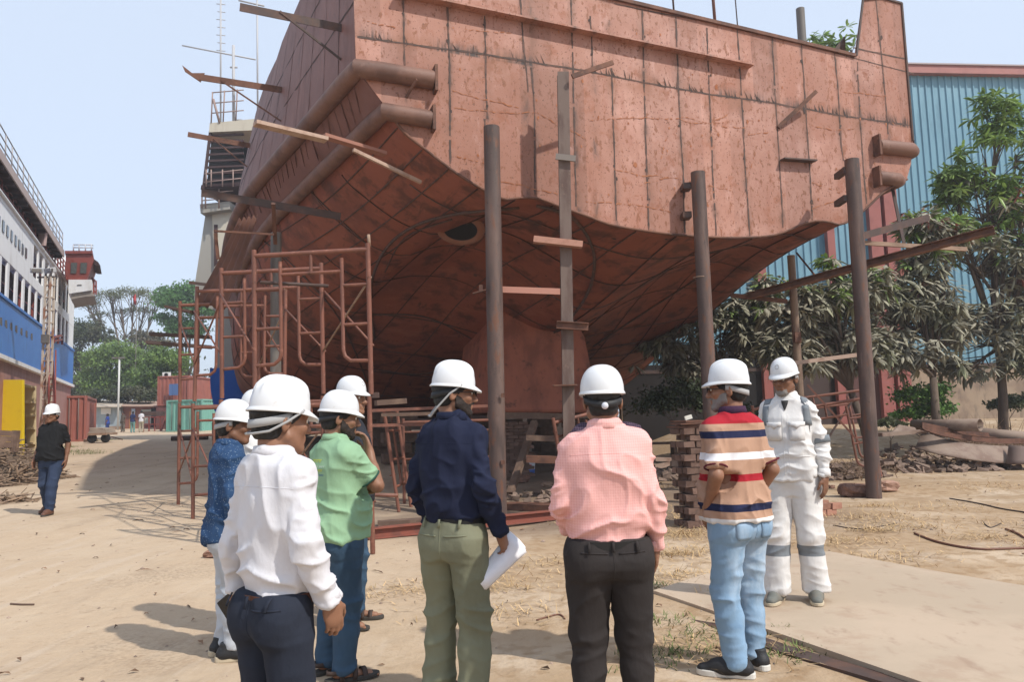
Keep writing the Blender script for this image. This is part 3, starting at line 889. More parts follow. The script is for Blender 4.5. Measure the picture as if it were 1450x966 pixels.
mb = MB(); t1 = outp(P, 258, 92); t2 = outp(P, 262, 101); t3 = outp(P, 284, 116); t4 = outp(P, 290, 103); t5 = outp(P, 272, 103)
mb.prism([t1, t2, t3, t4, t5], FX * .02); mb.build('bracket_tip', mRustSteel, hull)
bracket((354, 206), (266, 190), .6, (350, 236), 'F')
P, Q = bracket((483, 302), (286, 268), 0, None)
# a stay dropping from the low bracket

for px, y0, D, r in ((955, 14, 13.2, .018), (1013, 27, 13.6, .03), (1045, 33, 14.0, .012)):
    b = at(px, y0, D); mb = MB(); mb.tube([b + Vector((0, 0, -.5)), b + Vector((-.05, 0, 1.6))], r, 8); mb.build('deck_rod', mDarkSteel if px != 1013 else mScaf, hull, smooth=True)
b = at(1136, 62, 15); mb = MB(); mb.tube([b + Vector((0, 0, -.4)), at(1133, 12, 15)], .085, 14); mb.build('vent_pipe', mGreyPipe, hull, smooth=True, autosmooth=40)
# ------------------------------------------------------------------ posts that hold the stern
def post(name, top_px, D, r, label, group=None, m=mPost, base=None, caps=True):
    top = at(top_px[0], top_px[1], D)
    b = Vector((top.x, top.y, gz(top.x, top.y)))
    if base is not None: b = base
    root = empty(name, b, 0, label, 'post', group)
    mb = MB(); mb.tube([b + Vector((0, 0, -.05)), b.lerp(top, .33), b.lerp(top, .66), top], r, 28)
    # weld ring half way
    o = mb.build('pipe', m, root, smooth=True, autosmooth=40)
    return root, b, top
G = 'steel pipe posts propping the stern'
r_, b, t = post('steel_post', (696, 180), 10.95, .118, 'thick brown steel pipe post nearest the pipe fenders, beside the man in navy shirt', G, base=gp(706, 741))
mb = MB(); p = at(688, 413, b.y - .05); mb.box(p + Vector((-.09, 0, 0)), (.2, .08, .015), Matrix.Rotation(R(-14), 3, 'Y')); mb.box(p + Vector((-.07, 0, .05)), (.05, .05, .09)); mb.build('welded_lug', mRustSteel, r_)
for py in (655, 560): mb = MB(); p = at(712, py, b.y - .11); mb.box(p, (.05, .02, .06)); mb.build('weld_clip', mRustSteel, r_)
POSTL = b
r_, b, t = post('steel_post', (988, 244), 12.25, .115, 'brown steel pipe post clamped by two brackets, rising behind the brick pillar', G)
for py in (262, 303):
    mb = MB(); p = at(972, py, 12.28); mb.box(p + Vector((.02, .12, 0)), (.14, .22, .10)); mb.build('hull_bracket', mDarkSteel, r_)
mb = MB(); p = at(992, 393, 12.25); mb.lathe([(.1165, -.008), (.1185, -.004), (.1185, .004), (.1165, .008)], 28, p, caps=False); mb.build('weld_ring', mTimber, r_, smooth=True)
bb = gp(1238, 706)
r_, b, t = post('steel_post', (1206, 226), bb.y, .118, 'brown steel pipe post standing alone at the right by the broken brick lump', G, base=bb)
for py in (240, 280):
    mb = MB(); p = at(1196, py, bb.y); mb.box(p + Vector((.03, .2, 0)), (.09, .4, .10)); mb.build('hull_bracket', mDarkSteel, r_)
POSTR = b
r_, b, t = post('steel_post', (1120, 362), 15.2, .075, 'thin weathered pipe post far behind the man in white coveralls', None, m=mat('weathered_post', (.23, .16, .11), .7, layers=[('noise', (4, 4, 1), (.12, .07, .05), .45, .65, .9)], bump=[(30, .2, .006)]))
mb = MB(); mb.box(at(1129, 478, 15.1), (.12, .1, .2)); mb.build('joint_collar', mRustSteel, r_)
r_, b, t = post('prop_pipe', (391, 330), 12.6, .088, 'grey pipe prop under the port side between scaffold frames', None, m=mGreyPipe)
# I-beam column in front of the transom with stacked clamps
cb = at(797, 104, 11.25); gb = Vector((at(803, 600, 11.25).x, 11.25, 0)); gb.z = gz(gb.x, gb.y)
root = empty('beam_column', gb, 0, 'slim steel I-beam column with cross plates, standing against the middle of the stern', 'column')
mb = MB(); mb.ibeam(gb, cb, .17, .15, .016, up=(0, 1, 0)); mb.build('beam', mat('column_steel', (.16, .115, .095), .7, layers=[('noise', (6, 6, 1.5), (.09, .05, .04), .4, .65, .8), ('noise', 12, (.26, .17, .13), .6, .75, .6)], bump=[(30, .2, .006)]), root)
mb = MB(); mb.box(at(790, 343, 11.1), (.72, .14, .09), Matrix.Rotation(R(8), 3, 'Y')); mb.build('clamp_board', mat('pink_board', (.42, .22, .16), .8, layers=[('noise', 8, (.3, .15, .1), .45, .7, .7)]), root)
mb = MB(); mb.ibeam(at(788, 460, 11.08), at(833, 463, 11.08), .1, .11, .014); mb.build('clamp_beam', mRustSteel, root)
mb = MB(); mb.box(at(801, 223, 11.13), (.3, .03, .09), Matrix.Rotation(R(8), 3, 'Y')); mb.build('clamp_plate', mat('grey_clamp', (.2, .17, .15), .7), root)
mb = MB(); mb.box(at(800, 546, 11.12), (.34, .2, .02)); mb.build('clamp_plate', mRustSteel, root)
mb = MB(); mb.bar(at(810, 108, 11.1), at(868, 88, 11.3), .03, .07); mb.build('top_stay', mRustSteel, root)
mb = MB(); mb.bar(at(709, 410, 11.05), at(793, 413, 11.2), .03, .09)
props(mb.build('cross_bar', mat('pink_bar', (.40, .19, .14), .7), None, loc=at(709, 410, 11.05)), 'pinkish flat bar tying the left post to the slim column', 'bar')
mb = MB(); mb.bar(at(790, 280, 11.22), at(797, 330, 11.22), .12, .03, up=(0, 1, 0))

# ------------------------------------------------------------------ scaffold tower along the port side
def frame_mb(w=1.3, h=1.68, r=.027):
    mb = MB()
    mb.tube([(-w/2, 0, 0), (-w/2, 0, h)], r, 10); mb.tube([(w/2, 0, 0), (w/2, 0, h)], r, 10)
    mb.tube([(-w/2, 0, h - .07), (w/2, 0, h - .07)], r, 10)
    iw = w / 2 - .3
    mb.tube([(-iw - .0, 0, h - .3), (iw, 0, h - .3)], r * .75, 8)
    mb.tube([(0, 0, h - .3), (0, 0, h - .07)], r * .7, 8)
    for s in (-1, 1):
        x = s * iw
        mb.tube([(x, 0, h - .12 if False else h - .15), (x, 0, .5), (x + s * .02, 0, .43), (x + s * .08, 0, .38), (s * w / 2, 0, .37)], r * .8, 8)
        for z in (.78, 1.22): mb.tube([(x, 0, z), (s * w / 2, 0, z)], r * .7, 8)
        for z in (.55, 1.3): mb.tube([(s * w / 2, -.04, z), (s * w / 2, .06, z)], .008, 6)
    return mb
FRM = None
def tower():
    b0 = gp(530, 783)
    root = empty('scaffold_tower', b0, 0, 'red tubular scaffold tower with cross braces along the port side', 'scaffold')
    proto = frame_mb().build('scaffold_frame', mScaf, None, world=False, smooth=True, autosmooth=50)
    COL.objects.unlink(proto)
    lefts = [(359, 8.45), (313, 9.75), (275, 11.15), (255, 12.7)]
    pos = []
    for i, (px, D) in enumerate(lefts):
        x = at(px, 600, D).x; pos.append(Vector((x + .65, D, gz(x + .6, D) - .02)))
    for i, p in enumerate(pos):
        for lv in (0, 1):
            c = proto.copy(); COL.objects.link(c); c.parent = root
            c.matrix_world = Matrix.Identity(4)
            c.location = p - b0 + Vector((0, 0, lv * 1.7)); c.rotation_euler = (0, R(-.8) if i == 0 else random.uniform(-.02, .02), R(-4 + 2 * i)); MW[c.name] = MW[root.name]
            if i >= 2: c.scale = (1.0, 1, 1.0)
    for i in range(3):
        for lv in (0, 1):
            for s in (-1, 1):
                a, b = pos[i] + Vector((s * .635, .02, 1.7 * lv)), pos[i + 1] + Vector((s * .635, -.02, 1.7 * lv))
                mb = MB(); off = Vector((s * .03, 0, 0))
                mb.tube([a + Vector((0, 0, .55)) + off, b + Vector((0, 0, 1.32)) + off], .013, 6); mb.build('cross_brace', mScaf, root, smooth=True)
                if (i + lv + (s > 0)) % 2: continue
                mb = MB(); mb.tube([a + Vector((0, 0, 1.32)) + off * .3, b + Vector((0, 0, .55)) + off * .3], .013, 6); mb.build('cross_brace', mTimber if (i + lv) % 2 else mScaf, root, smooth=True)
    mb = MB(); p = pos[0] + Vector((.6, 0, 1.72)); mb.box(p + Vector((.07, -.03, -.02)), (.12, .05, .06)); mb.build('coupler', mDarkSteel, root)
    mb = MB(); mb.tube([pos[0] + Vector((-.1, .4, .62)), pos[0] + Vector((.9, .1, .6))], .02, 8); mb.build('ledger', mScaf, root, smooth=True)
    mb = MB(); mb.tube([pos[0] + Vector((.635, 0, 3.36)), pos[0] + Vector((.625, 0, 3.5))], .018, 8); mb.build('top_spigot', mTimber, root, smooth=True)
    mb = MB(); mb.tube([pos[0] + Vector((-.6, .05, 3.0)), pos[0] + Vector((.05, .5, 3.02))], .02, 8); mb.build('ledger', mDarkSteel, root, smooth=True)
    return pos
TP = tower()
# staging boards poking out at the far end of the tower
for i, (a, b, D, lab) in enumerate((((212, 473, ), (300, 478), 13.6, 'dark staging board poking out past the far scaffold, upper of two'), ((208, 485), (300, 492), 13.0, 'dark staging board poking out past the far scaffold, lower of two'))):
    mb = MB(); mb.bar(at(a[0], a[1], D), at(b[0], b[1], D + .3), .2, .05); props(mb.build('staging_board', mDarkSteel, None, loc=at(a[0], a[1], D)), lab, 'board')
# corrugated sheet hung at the port side
def corr_sheet():
    A, B = at(338, 312, 11.9), at(366, 306, 11.6)
    C_, D_ = at(274, 432, 13.2), at(322, 436, 12.2)
    rows = []
    for i in range(9):
        t = i / 8; r0 = []
        for j in range(49):
            s = j / 48; p = A.lerp(B, s).lerp(C_.lerp(D_, s), t); r0.append(p + Vector((0, -.02, .03)) * math.sin(s * 6.283 * 4.2) + Vector((0, 0, -.06 * math.sin(t * 3.1))))
        rows.append(r0)
    mb = MB(); mb.grid(rows)
    o = mb.build('corrugated_sheet', mat('rust_corrugated', (.13, .055, .035), .75, layers=[('noise', 3, (.075, .035, .025), .4, .65, .8)]), None, loc=C_, smooth=True, recalc=False)
    md = o.modifiers.new('solid', 'SOLIDIFY'); md.thickness = .004
    props(o, 'rusty corrugated sheet sloping down beside the port fenders', 'metal sheet')
corr_sheet()
for (a, b, Da, Db, w_, h_, m_, nm, lab) in (
    ((268, 400), (330, 408), 12.9, 12.9, .03, .05, mDarkSteel, 'sheet_support_bar', 'thin dark bar under the rusty corrugated sheet'),
    ((303, 327), (388, 332), 11.6, 11.6, .03, .03, mRustSteel, 'guard_rail', 'thin rusty rail crossing in front of the corrugated sheet'),
    ((305, 330), (309, 367), 11.7, 11.7, .04, .04, mRustSteel, 'hanging_strut', 'short rusty strut hanging beside the corrugated sheet'),
    ((387, 288), (390, 345), 11.9, 12.4, .06, .06, mRustSteel, 'bracket_prop', 'short rusty prop under the low staging bracket'),
    ((240, 436), (276, 443), 13.2, 13.2, .4, .04, mDarkSteel, 'ledge_board', 'short brown board at the foot of the corrugated sheet')):
    mb = MB(); mb.bar(at(*a, Da), at(*b, Db), w_, h_); props(mb.build(nm, m_, None, loc=at(*a, Da)), lab, nm.split('_')[-1])
# pale plank running from the hull bottom out to the left
mb = MB(); A = at(361, 174, 9.9); B = at(462, 198, 10.5); C_ = at(604, 247, 11.6)
props((lambda o: o)((mb.bar(A, B, .16, .05), mb.build('plank', mPaleWood, None, loc=A))[1]), 'pale plank jutting out left below the port pipe fenders', 'plank')
mb = MB(); A2 = at(458, 192, 10.7); mb.bar(A2, at(545, 218, 11.3), .14, .05); props(mb.build('plank', mat('pinkish_board', (.3, .14, .1), .8), None, loc=A2), 'pinkish board spliced to the jutting pale plank, against the hull', 'plank')
mb = MB(); A3 = at(500, 212, 10.9); mb.bar(A3, at(596, 258, 11.6), .05, .05); props(mb.build('batten', mPaleWood, None, loc=A3), 'narrow pale batten under the jutting plank', 'batten')

# ------------------------------------------------------------------ right-hand staging beam and rails
def beam(name, a, Da, b, Db, w_, h_, m_, lab, kind='ibeam'):
    A, B = at(*a, Da), at(*b, Db); mb = MB()
    if kind == 'ibeam': mb.ibeam(A, B, w_, h_, .015)
    elif kind == 'angle': mb.angle(A, B, w_, h_, .012)
    else: mb.bar(A, B, w_, h_)
    return props(mb.build(name, m_, None, loc=A), lab, name.split('_')[-1])
beam('staging_beam', (1060, 420), 14.6, (1408, 325), 12.0, .18, .12, mRustSteel, 'long rusty channel beam sloping up past the right post into the mango tree')
beam('staging_beam', (1222, 334), 12.6, (1315, 308), 13.2, .04, .12, mDarkSteel, 'dark flat bar fixed to the right post, above the long rusty beam', 'bar')
beam('staging_beam', (1222, 344), 12.7, (1368, 353), 13.6, .05, .07, mTimber, 'pale dusty bar crossing under the rusty beam beside the right post', 'bar')
beam('staging_beam', (1035, 418), 14.8, (1115, 427), 14.4, .06, .08, mRustSteel, 'short rusty bar crossing the low end of the long beam', 'bar')
beam('diagonal_rod', (1264, 268), 14.2, (1280, 345), 13.6, .05, .05, mDarkSteel, 'thin dark diagonal rod below the right fenders', 'bar')
beam('diagonal_rod', (1128, 358), 14.9, (1158, 395), 14.0, .025, .025, mRustSteel, 'thin rusty rod slanting off the thin far post', 'bar')

# ------------------------------------------------------------------ loose scaffold frames on the right (leaning)
def lean_frame(basepx, D, rz, lean_y, roll, lab, w=1.25, h=1.68, sc_=1.0):
    p = at(basepx[0], basepx[1], D); p.z = gz(p.x, p.y)
    rot = Matrix.Rotation(rz, 3, 'Z') @ Matrix.Rotation(roll, 3, 'Y') @ Matrix.Rotation(lean_y, 3, 'X')
    o = frame_mb(w, h).build('loose_scaffold', mScaf, None, world=False, smooth=True, autosmooth=50)
    place(o, p, rot=rot, scale=sc_); props(o, lab, 'scaffold frame'); return p
lean_frame((1185, 600), 13.6, R(-8), R(4), R(-8), 'rusty scaffold frame leaning right, behind the man in white coveralls', 1.3, 1.6)
lean_frame((1170, 600), 15.0, R(-6), R(-6), R(-6), 'rusty scaffold frame standing in the shade near the thin far post', 1.9, 1.75)
lean_frame((1095, 600), 14.2, R(30), R(6), R(-9), 'rusty scaffold frame tipped behind the white coverall man, left of his helmet', .9, 1.6)
beam('timber_rail', (1112, 516), 14.0, (1212, 503), 14.0, .1, .07, mPaleWood, 'pale timber rail lying across the leaning frames', 'bar')
beam('scaffold_brace', (1143, 545), 13.5, (1218, 628), 13.3, .03, .03, mScaf, 'thin brace slanting across the right leaning frame', 'bar')
beam('scaffold_brace', (1160, 640), 14.6, (1212, 560), 14.6, .03, .03, mDarkSteel, 'dark thin brace leaning behind the right frame', 'bar')
lean_frame((836, 600), 11.6, R(35), R(0), R(-10), 'orange-red scaffold frame tilted behind the man in the pink shirt', .9, 1.5)
# trestle and low pipes in the shade behind navy and green men
lean_frame((572, 600), 12.0, R(80), R(-8), R(0), 'narrow red trestle frame in shade under the hull behind the navy shirt', .6, 1.55)
lean_frame((640, 600), 12.8, R(5), R(0), R(0), 'wide red scaffold frame deep in the shade behind the navy shirt', 1.6, 1.45)
beam('scaffold_pipe', (520, 582), 11.4, (690, 575), 12.0, .045, .045, mScaf, 'long red pipe lying level behind the navy shirt man, upper of two', 'bar')
beam('scaffold_pipe', (520, 603), 11.2, (660, 600), 11.8, .045, .045, mScaf, 'long red pipe lying level behind the navy shirt man, lower of two', 'bar')
beam('timber_rail', (532, 571), 11.6, (574, 568), 11.8, .16, .08, mTimberD, 'short dusty timber on the red trestle in the shade', 'bar')
beam('timber_rail', (540, 588), 11.3, (610, 586), 11.4, .09, .05, mTimberD, 'yellowish timber resting on the red pipes in the shade', 'bar')

# ------------------------------------------------------------------ brickwork
def brick_stack(name, base, nx, ny, nz, lab, cat, m=mBrick, bs=(.23, .11, .07), rz=0, jit=.012, roundt=False):
    mb = MB(); rot0 = Matrix.Rotation(rz, 3, 'Z')
    for k in range(nz):
        for i in range(nx):
            for j in range(ny):
                off = Vector(((i - (nx - 1) / 2 + (.25 if k % 2 else -.25) * (nx > 1)) * (bs[0] + .012), (j - (ny - 1) / 2) * (bs[1] + .012), (k + .5) * (bs[2] + .008)))
                off += Vector((random.uniform(-jit, jit), random.uniform(-jit, jit), 0))
                mb.box(Vector(base) + rot0 @ off, (bs[0], bs[1], bs[2]), rot0 @ Matrix.Rotation(random.uniform(-.08, .08), 3, 'Z'), jit=.006)
    return props(mb.build(name, m, None, loc=base, recalc=False), lab, cat)
b = gp(986, 745)
brick_stack('brick_pillar', b, 2, 3, 15, 'rough dark brick pillar beside the striped polo man', 'brick pillar', rz=R(20), jit=.010, bs=(.165, .10, .075))
BP = b
mb = MB(); t = b + Vector((0, 0, 1.255)); 
for k in range(4): mb.box(t + Vector((random.uniform(-.04, .04), random.uniform(-.04, .04), .025 * k)), (.5 - .03 * k, .42, .02), Matrix.Rotation(R(random.uniform(-12, 22)), 3, 'Z') @ Matrix.Rotation(R(random.uniform(-2, 2)), 3, 'Y'))
props(mb.build('packing_plates', mRustSteel, None, loc=t), 'rusty steel packing plates stacked on the brick pillar', 'steel plates')
mb = MB(); t = BP + Vector((-.06, -.12, 1.38)); mb.box(t, (.09, .05, .05), Matrix.Rotation(R(-15), 3, 'Y')); props(mb.build('white_block', mat('white_block', (.7, .68, .6), .7), None, loc=t), 'small white block on top of the brick pillar', 'block')
b = UP(655, 640, SK_U); b = Vector((UP(735, 640, SK_U + .4).x - .15, UP(735, 640, SK_U + .4).y, 0)); b.z = gz(b.x, b.y)
brick_stack('keel_pier', b, 3, 5, 17, 'square brick pier under the skeg, between the thick post and slim column', 'brick pier', rz=HRZ, jit=.004)
mb = MB(); A = at(748, 640, 15.5); mb.bar(at(722, 700, 13.8), at(757, 598, 15), .12, .1); props(mb.build('timber_shore', mTimberD, None, loc=at(722, 700, 13.8)), 'dark timber shore leaning against the brick pier', 'timber')
for i, (px0, px1, py, D, t_) in enumerate(((690, 800, 588, 15.2, .12), (745, 800, 620, 14.2, .1), (745, 805, 650, 13.8, .12))):
    mb = MB(); mb.bar(at(px0, py, D), at(px1, py + 2, D), .3, t_); props(mb.build('bearer_beam', mTimberD if i != 2 else mRustSteel, None, loc=at(px0, py, D)), ('dark bearer directly beneath the skeg', 'dark bearer beam midway down by the brick pier', 'rusty bearer beam lowest of three, above the paint bucket')[i], 'beam')
b = gp(800, 668)
brick_stack('keel_pier', Vector((b.x, b.y, b.z)), 2, 2, 6, 'low stack of bricks in the shade behind the pink shirt', 'brick pier', rz=.3)
# paint bucket
b = gp(750, 672)
root = empty('paint_bucket', b, 0, 'white paint bucket with blue base and red mark, in the shade under the stern', 'bucket')
mb = MB(); mb.lathe([(.13, 0), (.145, .3), (.15, .3), (.15, .315), (.0, .31)], 24, b); mb.build('tub', mat('bucket_white', (.62, .64, .68), .5, bands=('Z', [(-1, (.05, .12, .42)), (.12, (.05, .12, .42)), (.121, (.62, .64, .68)), (2, (.62, .64, .68))])), root, smooth=True, autosmooth=40)
mb = MB(); mb.box(b + Vector((0, -.143, .2)), (.11, .012, .09)); mb.build('label_mark', mat('bucket_red', (.5, .04, .04), .5), root, bevel=.01)
mb = MB(); mb.tube([b + Vector((.145 * math.cos(a), .02, .29 + .13 * math.sin(a))) for a in np.linspace(0, math.pi, 12)], .004, 6); mb.build('handle', mGreyPipe, root)
# low work bench behind the pillar
b = gp(935, 662)
root = empty('work_bench', b, 0, 'low dark plank bench in the shade left of the brick pillar', 'bench')
top = at(930, 628, b.y)
mb = MB(); mb.box(top, (1.1, .6, .05)); mb.build('bench_top', mTimberD, root)
for dx in (-.45, .45): mb = MB(); mb.box(Vector((top.x + dx, top.y, (top.z + b.z) / 2)), (.09, .5, top.z - b.z)); mb.build('leg', mTimberD, root)
mb = MB(); b2 = gp(942, 668); mb.box(b2 + Vector((0, 0, .16)), (.5, .06, .12), Matrix.Rotation(R(-8), 3, 'Y')); mb.box(b2 + Vector((0, 0, .3)), (.46, .05, .1), Matrix.Rotation(R(4), 3, 'Y')); props(mb.build('pale_boards', mPaleWood, None, loc=b2), 'two pale rough boards against the dark bench', 'boards')
# bricks and lumps on the ground
for (px, py, n, rz, lab) in ((1163, 731, 3, .3, 'lower brick row of the small pile beside the white coverall trousers'), (1160, 716, 2, .1, 'short brick row behind the small pile right of the coverall man')):
    b = gp(px, py); brick_stack('brick_row', b, n, 1, 2 if n == 3 else 1, lab, 'bricks', m=mat('clay_brick', (.36, .18, .125), .9, layers=[('noise', 9, (.26, .12, .08), .45, .7, .8)], island=.2, bump=[(30, .4, .01)]), rz=rz, bs=(.16, .1, .075))
def lump(name, p, s, m, lab, cat, seed=0):
    rr = random.Random(seed); mb = MB()
    n1, n2 = 11, 8; rows = []
    for i in range(n2 + 1):
        th = math.pi * i / n2; row = []
        for j in range(n1):
            ph = 2 * math.pi * j / n1; k = rr.uniform(.75, 1.15)
            c = lambda v: math.copysign(abs(v) ** .55, v)
            row.append(p + Vector((c(math.sin(th) * math.cos(ph)) * s[0] * k, c(math.sin(th) * math.sin(ph)) * s[1] * k, (c(math.cos(th)) * .5 + .5) * s[2] * rr.uniform(.9, 1.05))))
        row.append(row[0]); rows.append(row)
    mb.grid(rows); return props(mb.build(name, m, None, loc=p), lab, cat)
mLump = mat('brick_lump', (.24, .13, .09), .95, layers=[('noise', 10, (.15, .08, .06), .4, .6, .9), ('noise', 5, (.34, .22, .16), .55, .75, .7)], bump=[(14, .8, .03)])
lump('brick_rubble', gp(1212, 704), (.27, .18, .22), mLump, 'broken lump of brickwork at the foot of the right post', 'rubble', 3)
lump('brick_rubble', gp(1256, 696), (.2, .14, .19), mat('brick_lump_light', (.38, .23, .17), .95, bump=[(14, .8, .03)]), 'paler brick lump just behind the right post', 'rubble', 4)
lump('brick_rubble', gp(1178, 692), (.06, .05, .06), mLump, 'fist-sized brick piece between coverall man and right post', 'rubble', 5)
for i, (px, py, s_) in enumerate(((712, 690, .14), (738, 684, .2), (775, 690, .12), (655, 700, .13), (585, 682, .12), (300, 790, .08))):
    lump('rubble_stone', gp(px, py), (s_, s_ * .8, s_ * .9), mLump if i % 2 else mTimber, ('grey broken stone at the foot of the thick left post', 'reddish flat rubble in front of the paint bucket', 'pale broken stone right of the paint bucket', 'brown rubble stone just left of the thick post', 'pale rubble stone under the red pipes by the tower', 'small pale stone behind the dotted shirt man')[i], 'stone', 10 + i)
# timbers and steel lying on the ground in the middle
beam('ground_beam', (535, 745), 10.4, (640, 738), 10.6, .2, .12, mTimberD, 'dark timber beam on the ground behind the navy shirt', 'bar')
A = gp(520, 765); B = gp(800, 735); mb = MB(); mb.ibeam(A + Vector((0, 0, .07)), B + Vector((0, 0, .07)), .12, .13, .015); props(mb.build('ground_beam', mat('red_beam', (.24, .075, .05), .7, layers=[('noise', 6, (.15, .06, .045), .45, .65, .8)]), None, loc=A), 'long red steel beam lying on the ground in front of the posts', 'bar')
A = gp(716, 722); B = gp(790, 724); mb = MB(); mb.bar(A + Vector((0, 0, .06)), B + Vector((0, 0, .05)), .3, .1); props(mb.build('ground_plank', mRustSteel, None, loc=A), 'short rusty plate lying behind the red ground beam', 'plate')
# big steel plate the coverall man stands on
pl = [gp(925, 841), gp(1082, 796), gp(1175, 788), gp(1330, 822), gp(1560, 862), gp(1640, 1080), gp(1330, 990)]
PZ = max(p.z for p in pl[:4]) + .012
mPlate = mat('dusty_plate', (.42, .33, .24), .85, layers=[('noise', .8, (.49, .38, .28), .4, .65, .8), ('noise', 3, (.38, .27, .19), .52, .7, .7), ('noise', (7, 3, 5), (.30, .20, .14), .56, .70, .5, 8), ('noise', 20, (.22, .13, .09), .66, .74, .5)], bump=[(1, .25, .05), (40, .15, .006)])
mb = MB(); top = [Vector((p.x, p.y, PZ + .012)) for p in pl]; mb.prism(top, Vector((0, 0, -.045)))
props(mb.build('steel_plate', mPlate, None, loc=top[0]), 'large dusty steel plate lying flat at the lower right', 'steel plate')
mb = MB(); q = [gp(918, 855), gp(935, 851), gp(1120, 918), gp(1300, 975), gp(1290, 985), gp(1100, 925)]; mb.prism([Vector((p.x, p.y, PZ - .012)) for p in q], Vector((0, 0, -.02))); props(mb.build('lower_plate', mDarkSteel, None, loc=q[0]), 'dark plate edge peeping out under the large dusty plate', 'steel plate')
# cables and hoses on the ground
def cable(name, pxs, r, m, lab):
    pts = [gp(*p, ) + Vector((0, 0, r)) for p in catmull(pxs, 6)]
    mb = MB(); mb.tube(pts, r, 6); return props(mb.build(name, m, None, loc=pts[0], smooth=True), lab, 'cable')
mCable = mat('cable_brown', (.16, .07, .045), .6); mCableD = mat('cable_dark', (.05, .035, .03), .7)
cable('steel_cable', [(1295, 757), (1330, 770), (1380, 779), (1430, 779), (1500, 776)], .012, mCable, 'brown bent rod curving over the sand at the far right')
cable('steel_cable', [(1424, 751), (1440, 757), (1460, 768), (1480, 770)], .012, mCable, 'short brown rod end curling in at the right edge')
cable('steel_cable', [(1345, 707), (1385, 714), (1420, 722), (1460, 728)], .01, mCableD, 'dark rod lying right of the single post')
cable('thin_wire', [(1390, 738), (1402, 748), (1418, 742)], .006, mCableD, 'short dark wire loop on the straw at the right')
cable('thin_wire', [(15, 857), (30, 858), (48, 858)], .008, mTimberD, 'dark twig on the sand in the lower left')
cable('thin_wire', [(760, 880), (790, 872), (800, 878)], .006, mCable, 'thin rusty wire on the ground left of the pink shirt man')
cable('thin_wire', [(1180, 745), (1220, 750), (1270, 742)], .006, mCableD, 'thin dark wire on the straw right of the coverall legs')
# ------------------------------------------------------------------ trees
mBark = mat('bark', (.13, .095, .07), .9, layers=[('noise', (6, 6, 1.5), (.07, .05, .04), .4, .65, .8)], bump=[((8, 8, 2), .5, .03)])
mBarkPale = mat('bark_pale', (.26, .21, .17), .9, layers=[('noise', (3, 3, 1), (.16, .12, .10), .45, .65, .8)])
def leafmat(name, c, c2, isl=.4, tr=.25):
    return mat(name, c, .6, layers=[('noise', .55, c2, .42, .62, .9, 3)], island=isl, trans=tr, spec=.3)
def leaf_quads(C, size, aspect=.55, rng=RNG):
    n = len(C)
    d = rng.normal(size=(n, 3)); d /= np.linalg.norm(d, axis=1)[:, None]
    e = np.cross(d, rng.normal(size=(n, 3))); e /= np.linalg.norm(e, axis=1)[:, None]
    s = size * rng.uniform(.6, 1.3, n)[:, None]
    V = np.stack([C - d * s, C + e * s * aspect, C + d * s, C - e * s * aspect], 1).reshape(-1, 3)
    F = np.arange(4 * n).reshape(-1, 4)
    return V, F
def tree(name, base, clumps, nleaf, lsize, mleaf, label, trunk_r=.25, bark=None, group=None, sub=14, spread=.42, limbs=1.0, fork=.35, cat='tree', bare=0):
    """clumps: [(centre, (rx,ry,rz))] in world; leaves gather in small sprays on a rough shell of each lobe"""
    rng = np.random.default_rng(abs(hash(label)) % 99991 if False else sum(map(ord, label)))
    rr = random.Random(sum(map(ord, label)))
    base = Vector(base)
    root = empty(name, base, 0, label, cat, group)
    allC = []; tips = []
    vol = [c[1][0] * c[1][1] * c[1][2] for c in clumps]; tv = sum(vol)
    for (c, r), v in zip(clumps, vol):
        k = max(3, int(sub * len(clumps) * v / tv))
        for _ in range(k):
            d = rng.normal(size=3); d /= np.linalg.norm(d)
            if d[2] < -.3: d[2] *= -.5
            q = rng.uniform(.55, 1.05)
            cc = np.array(c) + d * np.array(r) * q
            tips.append(cc)
            m = max(6, int(nleaf / (sub * len(clumps))))
            rad = min(r) * spread * rng.uniform(.6, 1.3)
            allC.append(cc + rng.normal(size=(m, 3)) * rad * np.array([1, 1, .6]))
    C = np.concatenate(allC)
    V, F = leaf_quads(C - np.array(base), lsize, rng=rng)
    np_mesh('crown', V, F, mleaf, root, smooth=False)
    mb = MB()
    top = Vector(np.mean([c for c, _ in clumps], 0))
    fk = base.lerp(top, fork); fk.x += rr.uniform(-.1, .1)
    mb.tube([base + Vector((0, 0, -.1)), base.lerp(fk, .5) + Vector((rr.uniform(-.1, .1), 0, 0)), fk], [trunk_r * 1.25, trunk_r, trunk_r * .85], 10)
    for (c, r) in clumps:
        c = Vector(c); mid = fk.lerp(c, .5) + Vector((rr.uniform(-.3, .3), rr.uniform(-.3, .3), -.15 * (c - fk).length * .5))
        mb.tube([fk, mid, c], [trunk_r * .6, trunk_r * .42, trunk_r * .2], 7)
        near = sorted(tips, key=lambda t: (Vector(t) - c).length)[:int(7 * limbs) + bare]
        for t in near:
            t = Vector(t); s0 = mid.lerp(c, rr.uniform(.2, 1)); mm = s0.lerp(t, .5) + Vector((rr.uniform(-.2, .2), rr.uniform(-.2, .2), rr.uniform(-.1, .2)))
            mb.tube([s0, mm, t], [trunk_r * .2, trunk_r * .13, trunk_r * .06], 5)
    mb.build('trunk', bark or mBark, root, smooth=True)
    return root
def ell(px, py, D, rx, rz, ry=None):
    p = at(px, py, D); k = D / FPX
    return ((p.x, p.y, p.z), (rx * k, (ry or (rx + rz) / 2) * k, rz * k))
GT = 'trees behind the yard'
